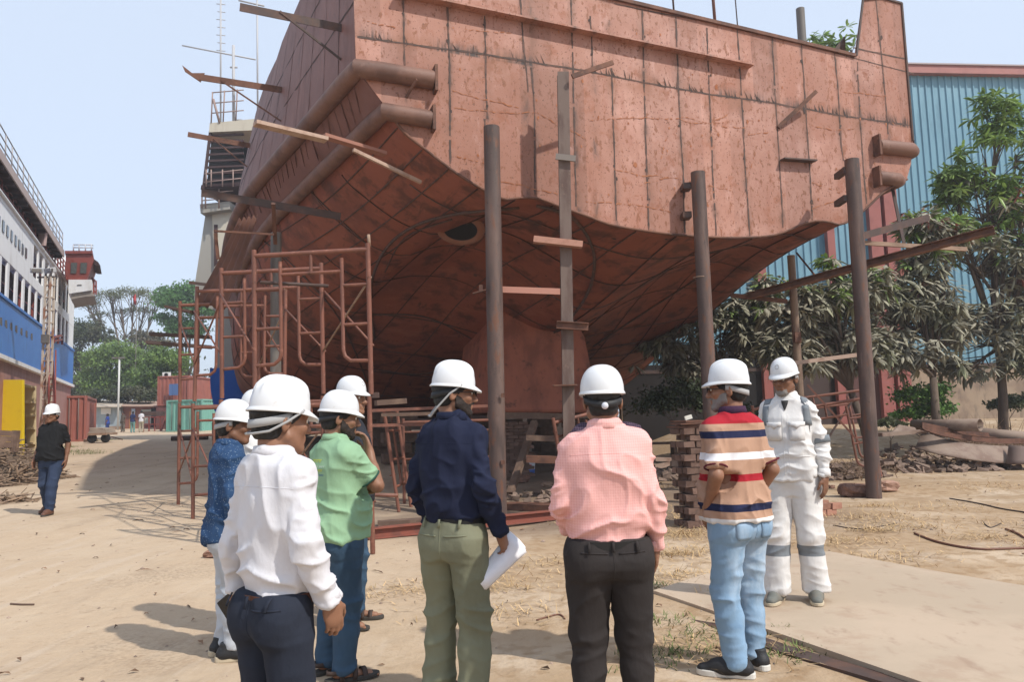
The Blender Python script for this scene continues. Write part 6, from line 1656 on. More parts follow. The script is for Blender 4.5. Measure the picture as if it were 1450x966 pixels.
# ------------------------------------------------------------------ people: smooth signed-distance bodies meshed with surface nets
class Field:
    def __init__(s, lo, hi, h):
        s.h = h; s.lo = np.array(lo, float); s.n = np.ceil((np.array(hi) - s.lo) / h).astype(int) + 1
        s.ax = [s.lo[i] + h * np.arange(s.n[i]) for i in range(3)]
        s.F = np.full(tuple(s.n), .2, np.float32)
    def sub(s, lo, hi):
        sl_ = []
        for i in range(3):
            a = max(0, int((lo[i] - s.lo[i]) / s.h)); b = min(s.n[i], int((hi[i] - s.lo[i]) / s.h) + 2)
            if b <= a: return None, None
            sl_.append(slice(a, b))
        g = np.meshgrid(*[s.ax[i][sl_[i]] for i in range(3)], indexing='ij', sparse=True)
        return tuple(sl_), g
    def put(s, lo, hi, fn, k=.02, op='u', m=.06):
        sl_, g = s.sub(np.array(lo) - m, np.array(hi) + m)
        if sl_ is None: return
        d = fn(*g).astype(np.float32); A = s.F[sl_]
        if op == 'u':
            hh = np.clip(.5 + .5 * (A - d) / k, 0, 1); s.F[sl_] = A * (1 - hh) + d * hh - k * hh * (1 - hh)
        elif op == 's':
            d = -d; hh = np.clip(.5 - .5 * (A - d) / k, 0, 1); s.F[sl_] = A * (1 - hh) + d * hh + k * hh * (1 - hh)
    def cone(s, a, b, ra, rb, k=.02, sq=None, op='u'):
        """tapered capsule; sq=(axis vector, factor) flattens it along a direction"""
        a = np.array(a, float); b = np.array(b, float); ab = b - a; L2 = max(1e-9, ab @ ab); R_ = max(ra, rb) * 1.3
        def fn(x, y, z):
            px, py, pz = x - a[0], y - a[1], z - a[2]
            t = np.clip((px * ab[0] + py * ab[1] + pz * ab[2]) / L2, 0, 1)
            dx, dy, dz = px - t * ab[0], py - t * ab[1], pz - t * ab[2]
            if sq is not None:
                v, f = sq; q = (dx * v[0] + dy * v[1] + dz * v[2]) * (1 / f - 1)
                dx, dy, dz = dx + q * v[0], dy + q * v[1], dz + q * v[2]
            return np.sqrt(dx * dx + dy * dy + dz * dz) - (ra + (rb - ra) * t)
        s.put(np.minimum(a, b) - R_, np.maximum(a, b) + R_, fn, k, op)
    def ell(s, c, r, rot=None, k=.02, op='u'):
        c = np.array(c, float); r = np.array(r, float); mr = r.max()
        Ri = np.array(rot.transposed()) if rot is not None else np.eye(3)
        def fn(x, y, z):
            X, Y, Z = x - c[0], y - c[1], z - c[2]
            u = (Ri[0, 0] * X + Ri[0, 1] * Y + Ri[0, 2] * Z) / r[0]; v = (Ri[1, 0] * X + Ri[1, 1] * Y + Ri[1, 2] * Z) / r[1]; w_ = (Ri[2, 0] * X + Ri[2, 1] * Y + Ri[2, 2] * Z) / r[2]
            q = np.sqrt(u * u + v * v + w_ * w_); g = np.sqrt((u / r[0]) ** 2 + (v / r[1]) ** 2 + (w_ / r[2]) ** 2)
            return q * (q - 1) / np.maximum(g, 1e-6)
        s.put(c - mr, c + mr, fn, k, op)
    def column(s, zs, w_, d, cy, cx=None, p=2.4, k=.02):
        """stack of super-ellipses: half widths, half depths and centre offsets by height"""
        zs = np.array(zs)
        def fn(x, y, z):
            W = np.interp(z, zs, w_); D_ = np.interp(z, zs, d); C = np.interp(z, zs, cy); X0 = np.interp(z, zs, cx) if cx is not None else 0
            q = (np.abs((x - X0) / W) ** p + np.abs((y - C) / D_) ** p) ** (1 / p)
            rr = (q - 1) * np.minimum(W, D_)
            return np.maximum(rr, np.maximum(zs[0] - z, z - zs[-1]))
        s.put((-.6, -.5, zs[0]), (.6, .5, zs[-1]), fn, k)
    def cut(s, fn):
        g = np.meshgrid(*s.ax, indexing='ij', sparse=True); s.F = np.maximum(s.F, fn(*g).astype(np.float32))
    def mesh(s):
        F = s.F; ins = F < 0
        c = [ins[i:F.shape[0] - 1 + i, j:F.shape[1] - 1 + j, k:F.shape[2] - 1 + k] for i in (0, 1) for j in (0, 1) for k in (0, 1)]
        sm = sum(a.astype(np.int8) for a in c); act = (sm > 0) & (sm < 8)
        I = np.argwhere(act); vid = -np.ones(act.shape, np.int64); vid[tuple(I.T)] = np.arange(len(I))
        acc = np.zeros((len(I), 3)); cnt = np.zeros(len(I))
        cor = [(i, j, k) for i in (0, 1) for j in (0, 1) for k in (0, 1)]
        vals = {q: F[I[:, 0] + q[0], I[:, 1] + q[1], I[:, 2] + q[2]] for q in cor}
        for q in cor:
            for ax_ in range(3):
                if q[ax_] == 0:
                    r = tuple(q[i] + (1 if i == ax_ else 0) for i in range(3)); a, b = vals[q], vals[r]; m = (a < 0) != (b < 0)
                    t = np.where(m, a / np.where(m, a - b, 1), 0); P = np.array(q, float)[None] + np.zeros((len(I), 3)); P[:, ax_] += t
                    acc += P * m[:, None]; cnt += m
        V = (I + acc / cnt[:, None]) * s.h + s.lo
        faces = []
        for ax_ in range(3):
            u, v = [(1, 2), (2, 0), (0, 1)][ax_]
            sl0 = [slice(1, -1)] * 3; sl0[ax_] = slice(0, -1); sl1 = list(sl0); sl1[ax_] = slice(1, None)
            a, b = ins[tuple(sl0)], ins[tuple(sl1)]; E = np.argwhere(a != b); off = np.array([1, 1, 1]); off[ax_] = 0; E = E + off
            sg = ins[tuple(E.T)]
            def cell(du, dv): q = E.copy(); q[:, u] -= du; q[:, v] -= dv; return vid[tuple(q.T)]
            Q = np.stack([cell(1, 1), cell(0, 1), cell(0, 0), cell(1, 0)], 1)
            Q[~sg] = Q[~sg][:, ::-1]; faces.append(Q)
        Fc = np.concatenate(faces); Fc = Fc[(Fc >= 0).all(1)]
        return V, Fc
def smooth_mesh(V, F, it=2, lam=.5):
    e = np.concatenate([F[:, [i, (i + 1) % 4]] for i in range(4)])
    for _ in range(it):
        A = np.zeros_like(V); c = np.zeros(len(V))
        for k in range(3): A[:, k] = np.bincount(e[:, 0], V[e[:, 1], k], len(V)) + np.bincount(e[:, 1], V[e[:, 0], k], len(V))
        c = np.bincount(e[:, 0], minlength=len(V)) + np.bincount(e[:, 1], minlength=len(V))
        V = V + lam * (A / np.maximum(c, 1)[:, None] - V)
    return V
def vnormals(V, F):
    n = np.cross(V[F[:, 2]] - V[F[:, 0]], V[F[:, 3]] - V[F[:, 1]]); N = np.zeros_like(V)
    for i in range(4):
        for k in range(3): N[:, k] += np.bincount(F[:, i], n[:, k], len(V))
    return N / np.maximum(np.linalg.norm(N, axis=1), 1e-9)[:, None]
def ridged(P, sc_, seed): return 1 - np.abs(2 * vnoise(P * np.array(sc_), seed) - 1)
V3 = lambda *a: np.array(a, float)

mEyeW = mat('eye_white', (.75, .72, .68), .3); mHairB = mat('hair_black', (.012, .011, .011), .6, bump=[((60, 60, 25), .6, .01)]); mBeardG = mat('beard_grey', (.20, .18, .165), .8, bump=[(90, .6, .006)])
mHelm = mat('helmet_white', (.68, .69, .70), .3, spec=.5, layers=[('noise', 5, (.72, .72, .71), .5, .75, .6), ('noise', 30, (.5, .46, .4), .66, .74, .5)], rough_var=.06); mStrapG = mat('strap_grey', (.36, .36, .36), .8); mStrapB = mat('band_black', (.02, .02, .022), .6); mGlassK = mat('spectacle_black', (.015, .015, .018), .2)
mSoleW = mat('sole_white', (.62, .60, .55), .7); mSoleD = mat('sole_dark', (.05, .045, .04), .8); mSoleC = mat('sole_cream', (.5, .42, .30), .8)
def skin(name, c): return mat(name, c, .5, layers=[('noise', 9, tuple(v * .8 for v in c), .42, .68, .8), ('noise', 40, tuple(v * 1.2 for v in c), .55, .75, .5)], bump=[(140, .12, .003)], spec=.35)
def cloth(name, c, var=.2, **k):
    lay = k.pop('layers', []); b0 = [] if 'bands' in k else [('noise', (4, 4, 3), tuple(v * (1 - var) for v in c), .45, .7, .8)]
    return mat(name, c, k.pop('rough', .88), layers=b0 + lay, bump=[('R', (5, 5, 3), .45, .022), ((9, 9, 5), .4, .02), ((28, 28, 16), .35, .008), (420, .2, .0012)], spec=.2, **k)

def helmet(root, hc, hr, m, mark=False, ribs=True, strap='none', knob=False, k=1.0):
    """hc: head centre (numpy, local); hr: 3x3 head rotation"""
    H_ = np.array(hr)
    def tr(x, y, z): v = H_ @ V3(x, y, z) + hc; return Vector(v)
    na, ne = 120, 24; rows = []
    a_, b_, h_ = .098 * k, .112 * k, .118 * k
    z0 = .048
    for i in range(ne + 1):
        th = (math.pi / 2) * i / ne; row = []
        for j in range(na + 1):
            ph = 2 * math.pi * j / na; cx, cy = math.sin(ph), math.cos(ph)
            rr = math.cos(th) ** .80; zz = math.sin(th) ** .95 * h_
            x, y = a_ * cx * rr, b_ * cy * rr - .006
            rib = 0
            if ribs:
                for c in (-.036, 0, .036): rib += math.exp(-((x - c) / .006) ** 2)
                rib *= .009 * min(1, max(0, (zz / h_ - .38) * 3.2))
            sc_ = 1 + rib / .12
            row.append(tr(x * sc_, y * sc_, z0 + zz + rib))
        rows.append(row)
    # brim: flares out, long visor in front
    br = []
    for (f, dz) in ((0, -.001), (.45, -.006), (1, -.013), (1.02, -.018), (.4, -.012), (-.05, -.008)):
        row = []
        for j in range(na + 1):
            ph = 2 * math.pi * j / na; cx, cy = math.sin(ph), math.cos(ph)
            ext = .006 + .030 * max(0, cy) ** 2.4 + .004 * max(0, -cy) ** 2
            dd = dz * (1 + 1.1 * max(0, cy) ** 2)
            row.append(tr((a_ + ext * f) * cx, (b_ + ext * f) * cy - .006, z0 + dd))
        br.append(row)
    mb = MB(); mb.grid(br[::-1] + rows)
    # inside of the shell
    inn = [[tr(a_ * .94 * math.sin(2 * math.pi * j / na) * math.cos(math.pi / 2 * i / 6), b_ * .94 * math.cos(2 * math.pi * j / na) * math.cos(math.pi / 2 * i / 6) - .006, z0 - .004 + h_ * .93 * math.sin(math.pi / 2 * i / 6)) for j in range(na + 1)] for i in range(7)]
    mb.grid(inn[::-1])
    o = mb.build('helmet', m, root, world=False, smooth=True, recalc=False)
    # headband round the nape
    mb = MB(); band = []
    for z in (.028, -.002):
        band.append([tr(.083 * math.sin(t), -.010 + .102 * math.cos(t), z + .052 * (-1 if False else 0) - .030 * max(0, -math.cos(t))) for t in np.linspace(math.pi * .45, math.pi * 1.55, 24)])
    mb.grid(band); hb = mb.build('headband', mStrapB if knob or strap == 'long' else mStrapG, o, world=False, smooth=True); md = hb.modifiers.new('solid', 'SOLIDIFY'); md.thickness = .005; md.offset = 1
    if knob:
        mb = MB(); c = tr(0, -.118, -.022); ax_ = Matrix(H_.tolist()) @ Matrix.Rotation(R(90), 3, 'X')
        mb.lathe([(.001, .012), (.013, .012), (.015, .002), (.016, -.004)], 16, c, ax_); mb.build('knob', mat('knob_white', (.6, .62, .68), .4), o, world=False, smooth=True)
    if strap == 'long':
        for s in (-1, 1):
            mb = MB(); pts = [tr(s * .098, .03, .045), tr(s * .088, -.03, -.005), tr(s * .068, -.085, -.075), tr(s * .05, -.115, -.125), tr(s * .02, -.120, -.118)]; mb.tube(pts, .0055, 6); mb.build('chin_strap', mStrapG, o, world=False, smooth=True)
    elif strap == 'side':
        for s in (-1, 1):
            mb = MB(); pts = [tr(s * .1, .045, .045), tr(s * .092, -.01, .0), tr(s * .075, -.07, -.04), tr(s * .03, -.112, -.052), tr(0, -.116, -.052)]; mb.tube(pts, .005, 6); mb.build('chin_strap', mStrapG, o, world=False, smooth=True)
    if mark:
        mb = MB(); n = 14
        def shell(x, z):
            th = math.asin(min(1, ((z - z0) / h_) ** (1 / .95))); c_ = math.cos(th) ** .8
            return tr(x, b_ * c_ * math.sqrt(max(0, 1 - (x / (a_ * c_)) ** 2)) - .0055, z)
        ring = lambda r: [shell(r * math.cos(2 * math.pi * j / n), .102 + r * math.sin(2 * math.pi * j / n)) for j in range(n + 1)]
        mb.grid([ring(.017), ring(.013)]); mk = mb.build('round_mark', mStrapG, o, world=False, recalc=False); md = mk.modifiers.new('solid', 'SOLIDIFY'); md.thickness = .002; md.offset = 0
    return o

def hand(F, wrist, dirv, palm, thumb, curl=.5, k=1.0, spread=.0):
    """dirv: along the hand, palm: palm normal (fingers curl this way), thumb: towards thumb side"""
    d = dirv / np.linalg.norm(dirv); p = palm - d * (palm @ d); p /= np.linalg.norm(p); t = np.cross(d, p); t = t if t @ thumb > 0 else -t
    c = wrist + d * .048 * k
    Rm = Matrix((tuple(t), tuple(d), tuple(p))).transposed()
    F.ell(c, (.040 * k, .056 * k, .0165 * k), Rm, k=.012)
    F.cone(wrist - d * .02, wrist + d * .02, .025 * k, .027 * k, .02, sq=(p, .72))
    kn = wrist + d * .088 * k
    for i, (off, L) in enumerate(((.029, .068), (.010, .076), (-.009, .071), (-.027, .055))):
        b = kn + t * off * k - d * .006 * abs(i - 1) * k; cur = b; dd = d.copy(); r = (.0092, .0094, .009, .008)[i] * k
        for j, f in enumerate((.46, .31, .23)):
            a = curl * (.45, .75, .6)[j]
            dd = dd * math.cos(a) + p * math.sin(a) + t * (spread * (1.5 - i) * .05 if j == 0 else 0); dd /= np.linalg.norm(dd)
            p = p - dd * (p @ dd); p /= np.linalg.norm(p)
            nx = cur + dd * L * f * k; F.cone(cur, nx, r, r * .9, .004); cur = nx; r *= .92
        p = palm - d * (palm @ d); p /= np.linalg.norm(p)
    b = wrist + d * .026 * k + t * .026 * k; m1 = b + (d * .55 + t * .6 + p * .35) / .9 * .034 * k; e = m1 + (d * .9 + t * .15 + p * .35) / .98 * .030 * k; e2 = e + (d * .9 - t * .05 + p * .4) / .98 * .022 * k
    F.cone(b, m1, .0135 * k, .0112 * k, .010); F.cone(m1, e, .0105 * k, .0096 * k, .004); F.cone(e, e2, .0096 * k, .008 * k, .004)

CLOTHRES = .007
def person(label, loc, rz, H=1.68, top=None, bottom=None, shoes=None, sk=None, build=1.0, belly=0.0, head=(0, 0, 0), armR=None, armL=None, feet=None, hair=True, beard=None, glasses=None, helm=None, res=.0055, kneeb=(0, 0), lean=0.0, sleeve=None, small=False):
    """local frame: +Y is where the chest faces, +X the person's right"""
    loc = Vector(loc)
    S = H / 1.70
    B_ = build
    # joints
    T = S * .94
    hipz, kneez, ankz, shz, nkz = .905 * T, .49 * T, .085 * S, 1.385 * S, 1.435 * S
    shx, hx = .143 * S * (1 + (B_ - 1) * .8), .084 * S * B_
    feet = feet or (dict(p=(.115, .0), yaw=-12), dict(p=(-.115, .02), yaw=10))          # right, left
    arms = {}
    for s, spec in ((1, armR), (-1, armL)):
        sh = V3(s * shx, -.012, shz - .02)
        spec = spec or dict(el=(.243 + .05 * (B_ - 1), -.035, 1.115), wr=(.255 + .06 * (B_ - 1), .035, .865), dir=(.0, .15, -1), palm=(-1, .1, 0), thumb=(0, 1, 0), curl=.45)
        f = lambda v: V3(s * v[0] * S * .83, v[1] * S, v[2] * S)
        g = lambda v: V3(s * v[0], v[1], v[2])
        arms[s] = dict(sh=sh, el=f(spec['el']), wr=f(spec['wr']), dir=g(spec['dir']), palm=g(spec['palm']), thumb=g(spec['thumb']), curl=spec.get('curl', .45), hand=spec.get('hand', True))
    legs = {}
    for i, s in ((0, 1), (1, -1)):
        fp = feet[i]; ank = V3(fp['p'][0] * S, fp['p'][1] * S - .03, ankz + fp.get('z', 0)); yaw = R(fp['yaw'])
        fd = V3(-math.sin(yaw), math.cos(yaw), fp.get('pitch', 0.0)); fd /= np.linalg.norm(fd); hip = V3(s * hx, -.01, hipz)
        kn = (hip + ank) / 2 + V3(s * .008, .025 + kneeb[i], -.0); kn[2] = kneez + fp.get('z', 0) * .5
        legs[s] = dict(hip=hip, kn=kn, an=ank, fd=fd)
    HR = np.array(Matrix.Rotation(R(head[0]), 3, 'Z') @ Matrix.Rotation(R(head[1]), 3, 'X') @ Matrix.Rotation(R(head[2]), 3, 'Y'))
    hc = V3(0, .012, 1.588 * S)          # head centre (about eye level)
    hw = lambda x, y, z: HR @ V3(x, y, z) + hc
    root_mw = Matrix.Translation(loc) @ Matrix.Rotation(rz, 4, 'Z') @ Matrix.Rotation(lean, 4, 'X')
    ext = max(.62, max(abs(arms[s][q][0]) for s in arms for q in ('el', 'wr')) + .2)
    ymx = max([.3] + [arms[s][q][1] + .2 for s in arms for q in ('el', 'wr')] + [legs[s]['an'][1] + .28 for s in legs]); ymn = min([-.28] + [legs[s]['an'][1] - .16 for s in legs])
    # ---------------- body
    F = Field((-ext, ymn, -.02), (ext, ymx, H + .04), res)
    F.column([.80 * T, .9 * T, 1.0 * T, 1.1 * S, 1.25 * S, 1.36 * S, 1.40 * S], [.13 * B_, .135 * B_, .125 * B_, .125 * B_, .135 * B_, .125 * B_, .08], [.075 * B_, .08 * B_, .08 * B_, .08 * B_, .085 * B_, .07, .055], [-.01, -.01, 0, 0, 0, -.01, -.01], k=.03)
    for s in (1, -1):
        A = arms[s]
        F.cone(V3(0, -.012, nkz - .03), A['sh'], .045, .036, .03); ak = .80 if not (top and top.get('sleeve', 'long') == 'short') else .92
        F.cone(A['sh'], A['el'], .042 * ak, .037 * ak, .03); F.cone(A['el'], (A['el'] + A['wr']) / 2, .038 * ak, .035 * ak, .02); F.cone(A['el'], A['wr'], .036 * ak, .025, .02)
        if A['hand']: hand(F, A['wr'], A['dir'], A['palm'], A['thumb'], A['curl'], .98)
        L_ = legs[s]; F.cone(L_['hip'], L_['kn'], .075 * B_, .048, .03); F.cone(L_['kn'], L_['an'], .047, .034, .02)
        F.cone(L_['an'] + V3(0, 0, -.03) - L_['fd'] * .03, L_['an'] + L_['fd'] * .14 + V3(0, 0, -.055), .034, .026, .03, sq=((0, 0, 1), .8))
        if shoes and shoes['kind'] == 'sandal':
            rt = np.cross(L_['fd'], V3(0, 0, 1))
            for j in range(5): b = L_['an'] + L_['fd'] * (.15 - .006 * j * j * .5) + rt * (-s) * (.028 - .014 * j) * -1 + V3(0, 0, -.062); F.cone(b, b + L_['fd'] * (.035 - .004 * j), .0105 - .0008 * j, .009 - .0006 * j, .006)
    nb = V3(0, -.015, nkz - .01); ht = hw(0, -.025, -.07)
    F.cone(nb, ht, .058, .053, .03)
    M3 = Matrix(HR.tolist())
    F.ell(hw(0, -.012, .035), (.076, .097, .088), M3, .02); F.ell(hw(0, .03, -.035), (.060, .064, .082), M3, .03)
    F.ell(hw(0, .072, -.098), (.024, .02, .019), M3, .022)
    for s in (1, -1):
        F.cone(hw(s * .055, .008, -.055), hw(s * .022, .068, -.098), .019, .018, .02); F.ell(hw(s * .043, .066, -.022), (.022, .02, .02), M3, .022)
        if not small:
            F.ell(hw(s * .031, .098, .004), (.017, .015, .011), M3, .012, 's'); F.ell(hw(s * .031, .079, .003), (.013, .013, .0115), M3, .004)
            er = M3 @ Matrix.Rotation(R(-14), 3, 'X') @ Matrix.Rotation(R(s * 22), 3, 'Z')
            F.ell(hw(s * .080, -.012, -.008), (.010, .020, .033), er, .006); F.ell(hw(s * .087, -.006, -.004), (.005, .010, .018), er, .006, 's')
    if not small:
        F.cone(hw(-.035, .086, .026), hw(.035, .086, .026), .011, .011, .014)
        F.cone(hw(0, .094, .008), hw(0, .112, -.032), .0085, .0135, .012); 
        for s in (1, -1): F.ell(hw(s * .013, .1, -.036), (.009, .012, .008), M3, .008)
        F.cone(hw(-.018, .088, -.058), hw(.018, .088, -.058), .0085, .0085, .008); F.cone(hw(-.016, .086, -.071), hw(.016, .086, -.071), .009, .009, .008); F.cone(hw(-.022, .102, -.0645), hw(.022, .102, -.0645), .003, .003, .004, op='s')
    V, Q = F.mesh(); V = smooth_mesh(V, Q, 1, .35)
    root = np_mesh('person', V, Q, sk); root.matrix_world = root_mw; MW[root.name] = root_mw
    props(root, label, 'person')
    def garment(name, G, m, parent=root, wr=(), sm=1, seed=1):
        V, Q = G.mesh()
        if len(V) == 0: return None
        V = smooth_mesh(V, Q, sm, .4); N = vnormals(V, Q); D_ = np.zeros(len(V))
        for i, (sc_, amp, pw, mask) in enumerate(wr):
            wp = V + .06 * np.stack([vnoise(V * 6, seed + 1), vnoise(V * 6, seed + 2), vnoise(V * 6, seed + 3)], 1) + V[:, [1, 2, 0]] * np.array([0, 0, .35]) * np.sign(V[:, :1])
            r = ridged(wp, sc_, seed * 7 + i) ** pw; D_ += amp * (r - .25) * (mask(V) if mask else 1)
        return np_mesh(name, V + N * D_[:, None], Q, m, parent)
    def surf(o):
        me = o.data; return BVHTree.FromPolygons([tuple(v.co) for v in me.vertices], [tuple(p.vertices) for p in me.polygons])
    def drape(bv, pts, dirv, off=.003):
        out = []
        for p in pts:
            h, n, i, dd = bv.ray_cast(Vector(p) - Vector(dirv) * .6, Vector(dirv)); 
            if h is not None: out.append(h - Vector(dirv) * off)
        return out
    def seamline(name, bv, pts, dirv, r, m, par):
        q = drape(bv, pts, dirv, .0)
        if len(q) > 3: mb = MB(); mb.tube(q, r, 5); mb.build(name, m, par, world=False, smooth=True)
    def patch(name, bv, rows, dirv, m, par, off=.004, t=.004):
        R_ = [drape(bv, r, dirv, off) for r in rows]
        if min(len(r) for r in R_) < len(rows[0]): return
        mb = MB(); mb.grid(R_); o = mb.build(name, m, par, world=False, smooth=True); md = o.modifiers.new('solid', 'SOLIDIFY'); md.thickness = t; md.offset = 0; return o
    dn = lambda a, b, t: np.array(a) + (np.array(b) - np.array(a)) * t
    def plane_keep(p, n):                       # keep the side the normal points away from
        p, n = np.array(p), np.array(n) / np.linalg.norm(n)
        return lambda x, y, z: (x - p[0]) * n[0] + (y - p[1]) * n[1] + (z - p[2]) * n[2]
    seed = sum(map(ord, label)) % 97
    wz_ = top.get('waist', 1.0) * S; hem = top.get('hem', .9) * S
    loose = top.get('loose', 1.0) * B_
    tuck = top.get('tucked', False)
    # ---------------- top
    if top:
        G = Field((-ext, ymn, min(hem, .8 * S) - .03), (ext, ymx, 1.56 * S), CLOTHRES if res < .008 else .013)
        lo_ = hem if not tuck else bottom.get('waist', 1.01) * S - .014
        zs = [lo_, lo_ + (.037 if tuck else .02), lo_ + .07 * S, 1.08 * S, 1.2 * S, 1.3 * S, 1.37 * S, 1.415 * S, 1.445 * S]
        wl_ = .158 * loose if tuck else .166 * loose
        W = [wl_ * (.84 if tuck else 1.08), wl_ * (.93 if tuck else 1.08), wl_ * 1.03, .160 * loose, .164 * loose, .166 * loose, .154 * B_, .118, .074]
        bl = belly
        Dp = [.112 * loose * (.84 if tuck else 1.27) + bl * .5, .112 * loose * (.95 if tuck else 1.26) + bl * .6, .118 * loose * (1 if tuck else 1.17) + bl * .9, .118 * loose * (1 if tuck else 1.05) + bl, .122 * loose + bl * .4, .118 * loose, .098 * B_, .082, .068]
        CY = [.0 + bl * .2 - (0 if tuck else .014), .0 + bl * .3 - (0 if tuck else .012), .005 + bl * .45 - (0 if tuck else .016), .004 + bl * .5, .002, -.006, -.016, -.02, -.018]
        G.column(zs, W, Dp, CY, p=2.5, k=.02)
        short = top.get('sleeve', 'long') == 'short'
        for s in (1, -1):
            A = arms[s]
            G.cone(V3(0, -.018, nkz - .035), A['sh'] + V3(0, 0, .004), .056, .053, .05)
            G.cone(A['sh'] + V3(-s * .01, 0, .0), A['el'], .056 * (1 + (B_ - 1) * .6), .046 * (1 + (B_ - 1) * .5), .035)
            if not short:
                G.cone(A['el'], dn(A['el'], A['wr'], .5), .047, .043, .02); G.cone(dn(A['el'], A['wr'], .4), dn(A['el'], A['wr'], 1.02), .043, .035, .015)
        # neck and collar
        G.cone(V3(0, -.02, nkz - .05), V3(0, -.012, nkz + .0), .080, .060, .03)
        if top.get('collar', True): G.column([nkz - .01, nkz + .02, nkz + .052 * S], [.070, .067, .064], [.068, .066, .064], [-.012, -.014, -.016], p=2.0, k=.008)
        g = np.meshgrid(*G.ax, indexing='ij', sparse=True)
        # hollow the neck opening
        ntz = nkz + .052 * S
        G.F = np.maximum(G.F, (g[2] - ntz).astype(np.float32))
        if not tuck: pass
        for s in (1, -1):
            A = arms[s]
            if short:
                u = A['el'] - A['sh']; u /= np.linalg.norm(u); q = dn(A['sh'], A['el'], top.get('sl', .72)); q_ = plane_keep(q, u)
                far = lambda x, y, z, q=q: .13 - np.sqrt((x - q[0]) ** 2 + (y - q[1]) ** 2 + (z - q[2]) ** 2)
            else:
                u = A['wr'] - A['el']; u /= np.linalg.norm(u); q = dn(A['el'], A['wr'], .99); q_ = plane_keep(q, u)
                far = lambda x, y, z, q=q: .10 - np.sqrt((x - q[0]) ** 2 + (y - q[1]) ** 2 + (z - q[2]) ** 2)
            sl_, gg = G.sub(q - .14, q + .14)
            if sl_: G.F[sl_] = np.maximum(G.F[sl_], np.where(far(*gg) > 0, q_(*gg), -1).astype(np.float32))
        armz = lambda V: np.clip((np.abs(V[:, 0]) - .17 * B_) / .03, 0, 1)
        torso = lambda V: 1 - armz(V)
        low = lambda V: np.clip((1.2 * S - V[:, 2]) / (.15 * S), 0, 1) * torso(V)
        ww = top.get('wrinkle', 1.0)
        wr = [((7, 7, 3.4), .017 * ww, 3.6, torso), ((6, 6, 13), .020 * ww, 3.4, low), ((14, 14, 8), .009 * ww, 3, torso), ((8, 8, 16), .020 * ww, 3.2, armz), ((16, 16, 22), .009 * ww, 2.6, armz)]
        shirt = garment(top.get('name', 'shirt'), G, top['mat'], wr=wr, sm=2, seed=seed)
        # collar fold and details
        cm = top.get('collar_mat')
        if top.get('collar', True):
            mb = MB(); cr = []
            for (r0, dz) in ((.065, .058), (.071, .057), (.083, .022)):
                cr.append([Vector((1.03 * r0 * math.sin(t) * (1 + .12 * B_ * 0), -.014 + r0 * math.cos(t) * (1.0), nkz + dz * S - .018 * max(0, math.cos(t)) - .010 * (.083 == r0) * abs(math.sin(t)))) for t in np.linspace(R(22), R(338), 40)])
            mb.grid(cr); o = mb.build('collar', cm or top['mat'], shirt, world=False, smooth=True); md = o.modifiers.new('solid', 'SOLIDIFY'); md.thickness = .005
        if short and top.get('trim_mat'):
            for s in (1, -1):
                A = arms[s]; u = A['el'] - A['sh']; u /= np.linalg.norm(u); q = dn(A['sh'], A['el'], top.get('sl', .72) - .025); rr = .0595 * (1 + (B_ - 1) * .55)
                xq = np.cross(u, V3(0, 1, 0)); xq /= np.linalg.norm(xq); yq = np.cross(u, xq); mb = MB()
                mb.tube([Vector(q + (xq * math.cos(t) + yq * math.sin(t)) * rr) for t in np.linspace(0, 2 * math.pi, 30)], .0055, 6, caps=False); mb.build('sleeve_trim', top['trim_mat'], shirt, world=False, smooth=True)
        if not short and top.get('cuffs', True):
            for s in (1, -1):
                A = arms[s]; mb = MB(); u = A['wr'] - A['el']; q0, q1 = dn(A['el'], A['wr'], .79), dn(A['el'], A['wr'], 1.0)
                mb.tube([Vector(q0), Vector(dn(q0, q1, .5)), Vector(q1)], [.0415, .0410, .040], 22, caps=False); o = mb.build('cuff', top['mat'], shirt, world=False, smooth=True); md = o.modifiers.new('solid', 'SOLIDIFY'); md.thickness = .004
        if res < .007:
            bs_ = surf(shirt)
            if not short: seamline('yoke_seam', bs_, [(x, -.3, (1.335 - .25 * x * x) * S) for x in np.linspace(-.17, .17, 30)], (0, 1, 0), .0013, top['mat'], shirt)
            if top.get('print'):
                mb = MB(); rp = random.Random(4)
                for mi, z_, hg, n_ in ((0, 1.318, .020, 9), (1, 1.288, .010, 12), (0, 1.262, .014, 10), (2, 1.236, .009, 11)):
                    mb.cur = mi; x = -.055
                    for g_ in range(n_):
                        w_ = rp.uniform(.005, .011)
                        if rp.random() > .12:
                            for (ax0, ax1, az0, az1) in ((0, .3, 0, 1), (.3, 1, .7, 1), (.7, 1, 0, .7))[:2 + (rp.random() > .5)]:
                                q = drape(bs_, [(x + w_ * ax0, -.4, (z_ + hg * az0) * S), (x + w_ * ax1, -.4, (z_ + hg * az0) * S), (x + w_ * ax1, -.4, (z_ + hg * az1) * S), (x + w_ * ax0, -.4, (z_ + hg * az1) * S)], (0, 1, 0), .002)
                                if len(q) == 4: mb.add(q, [(0, 1, 2, 3)])
                        x += w_ + .004
                mb.build('back_print', top['print'], shirt, world=False, recalc=False)
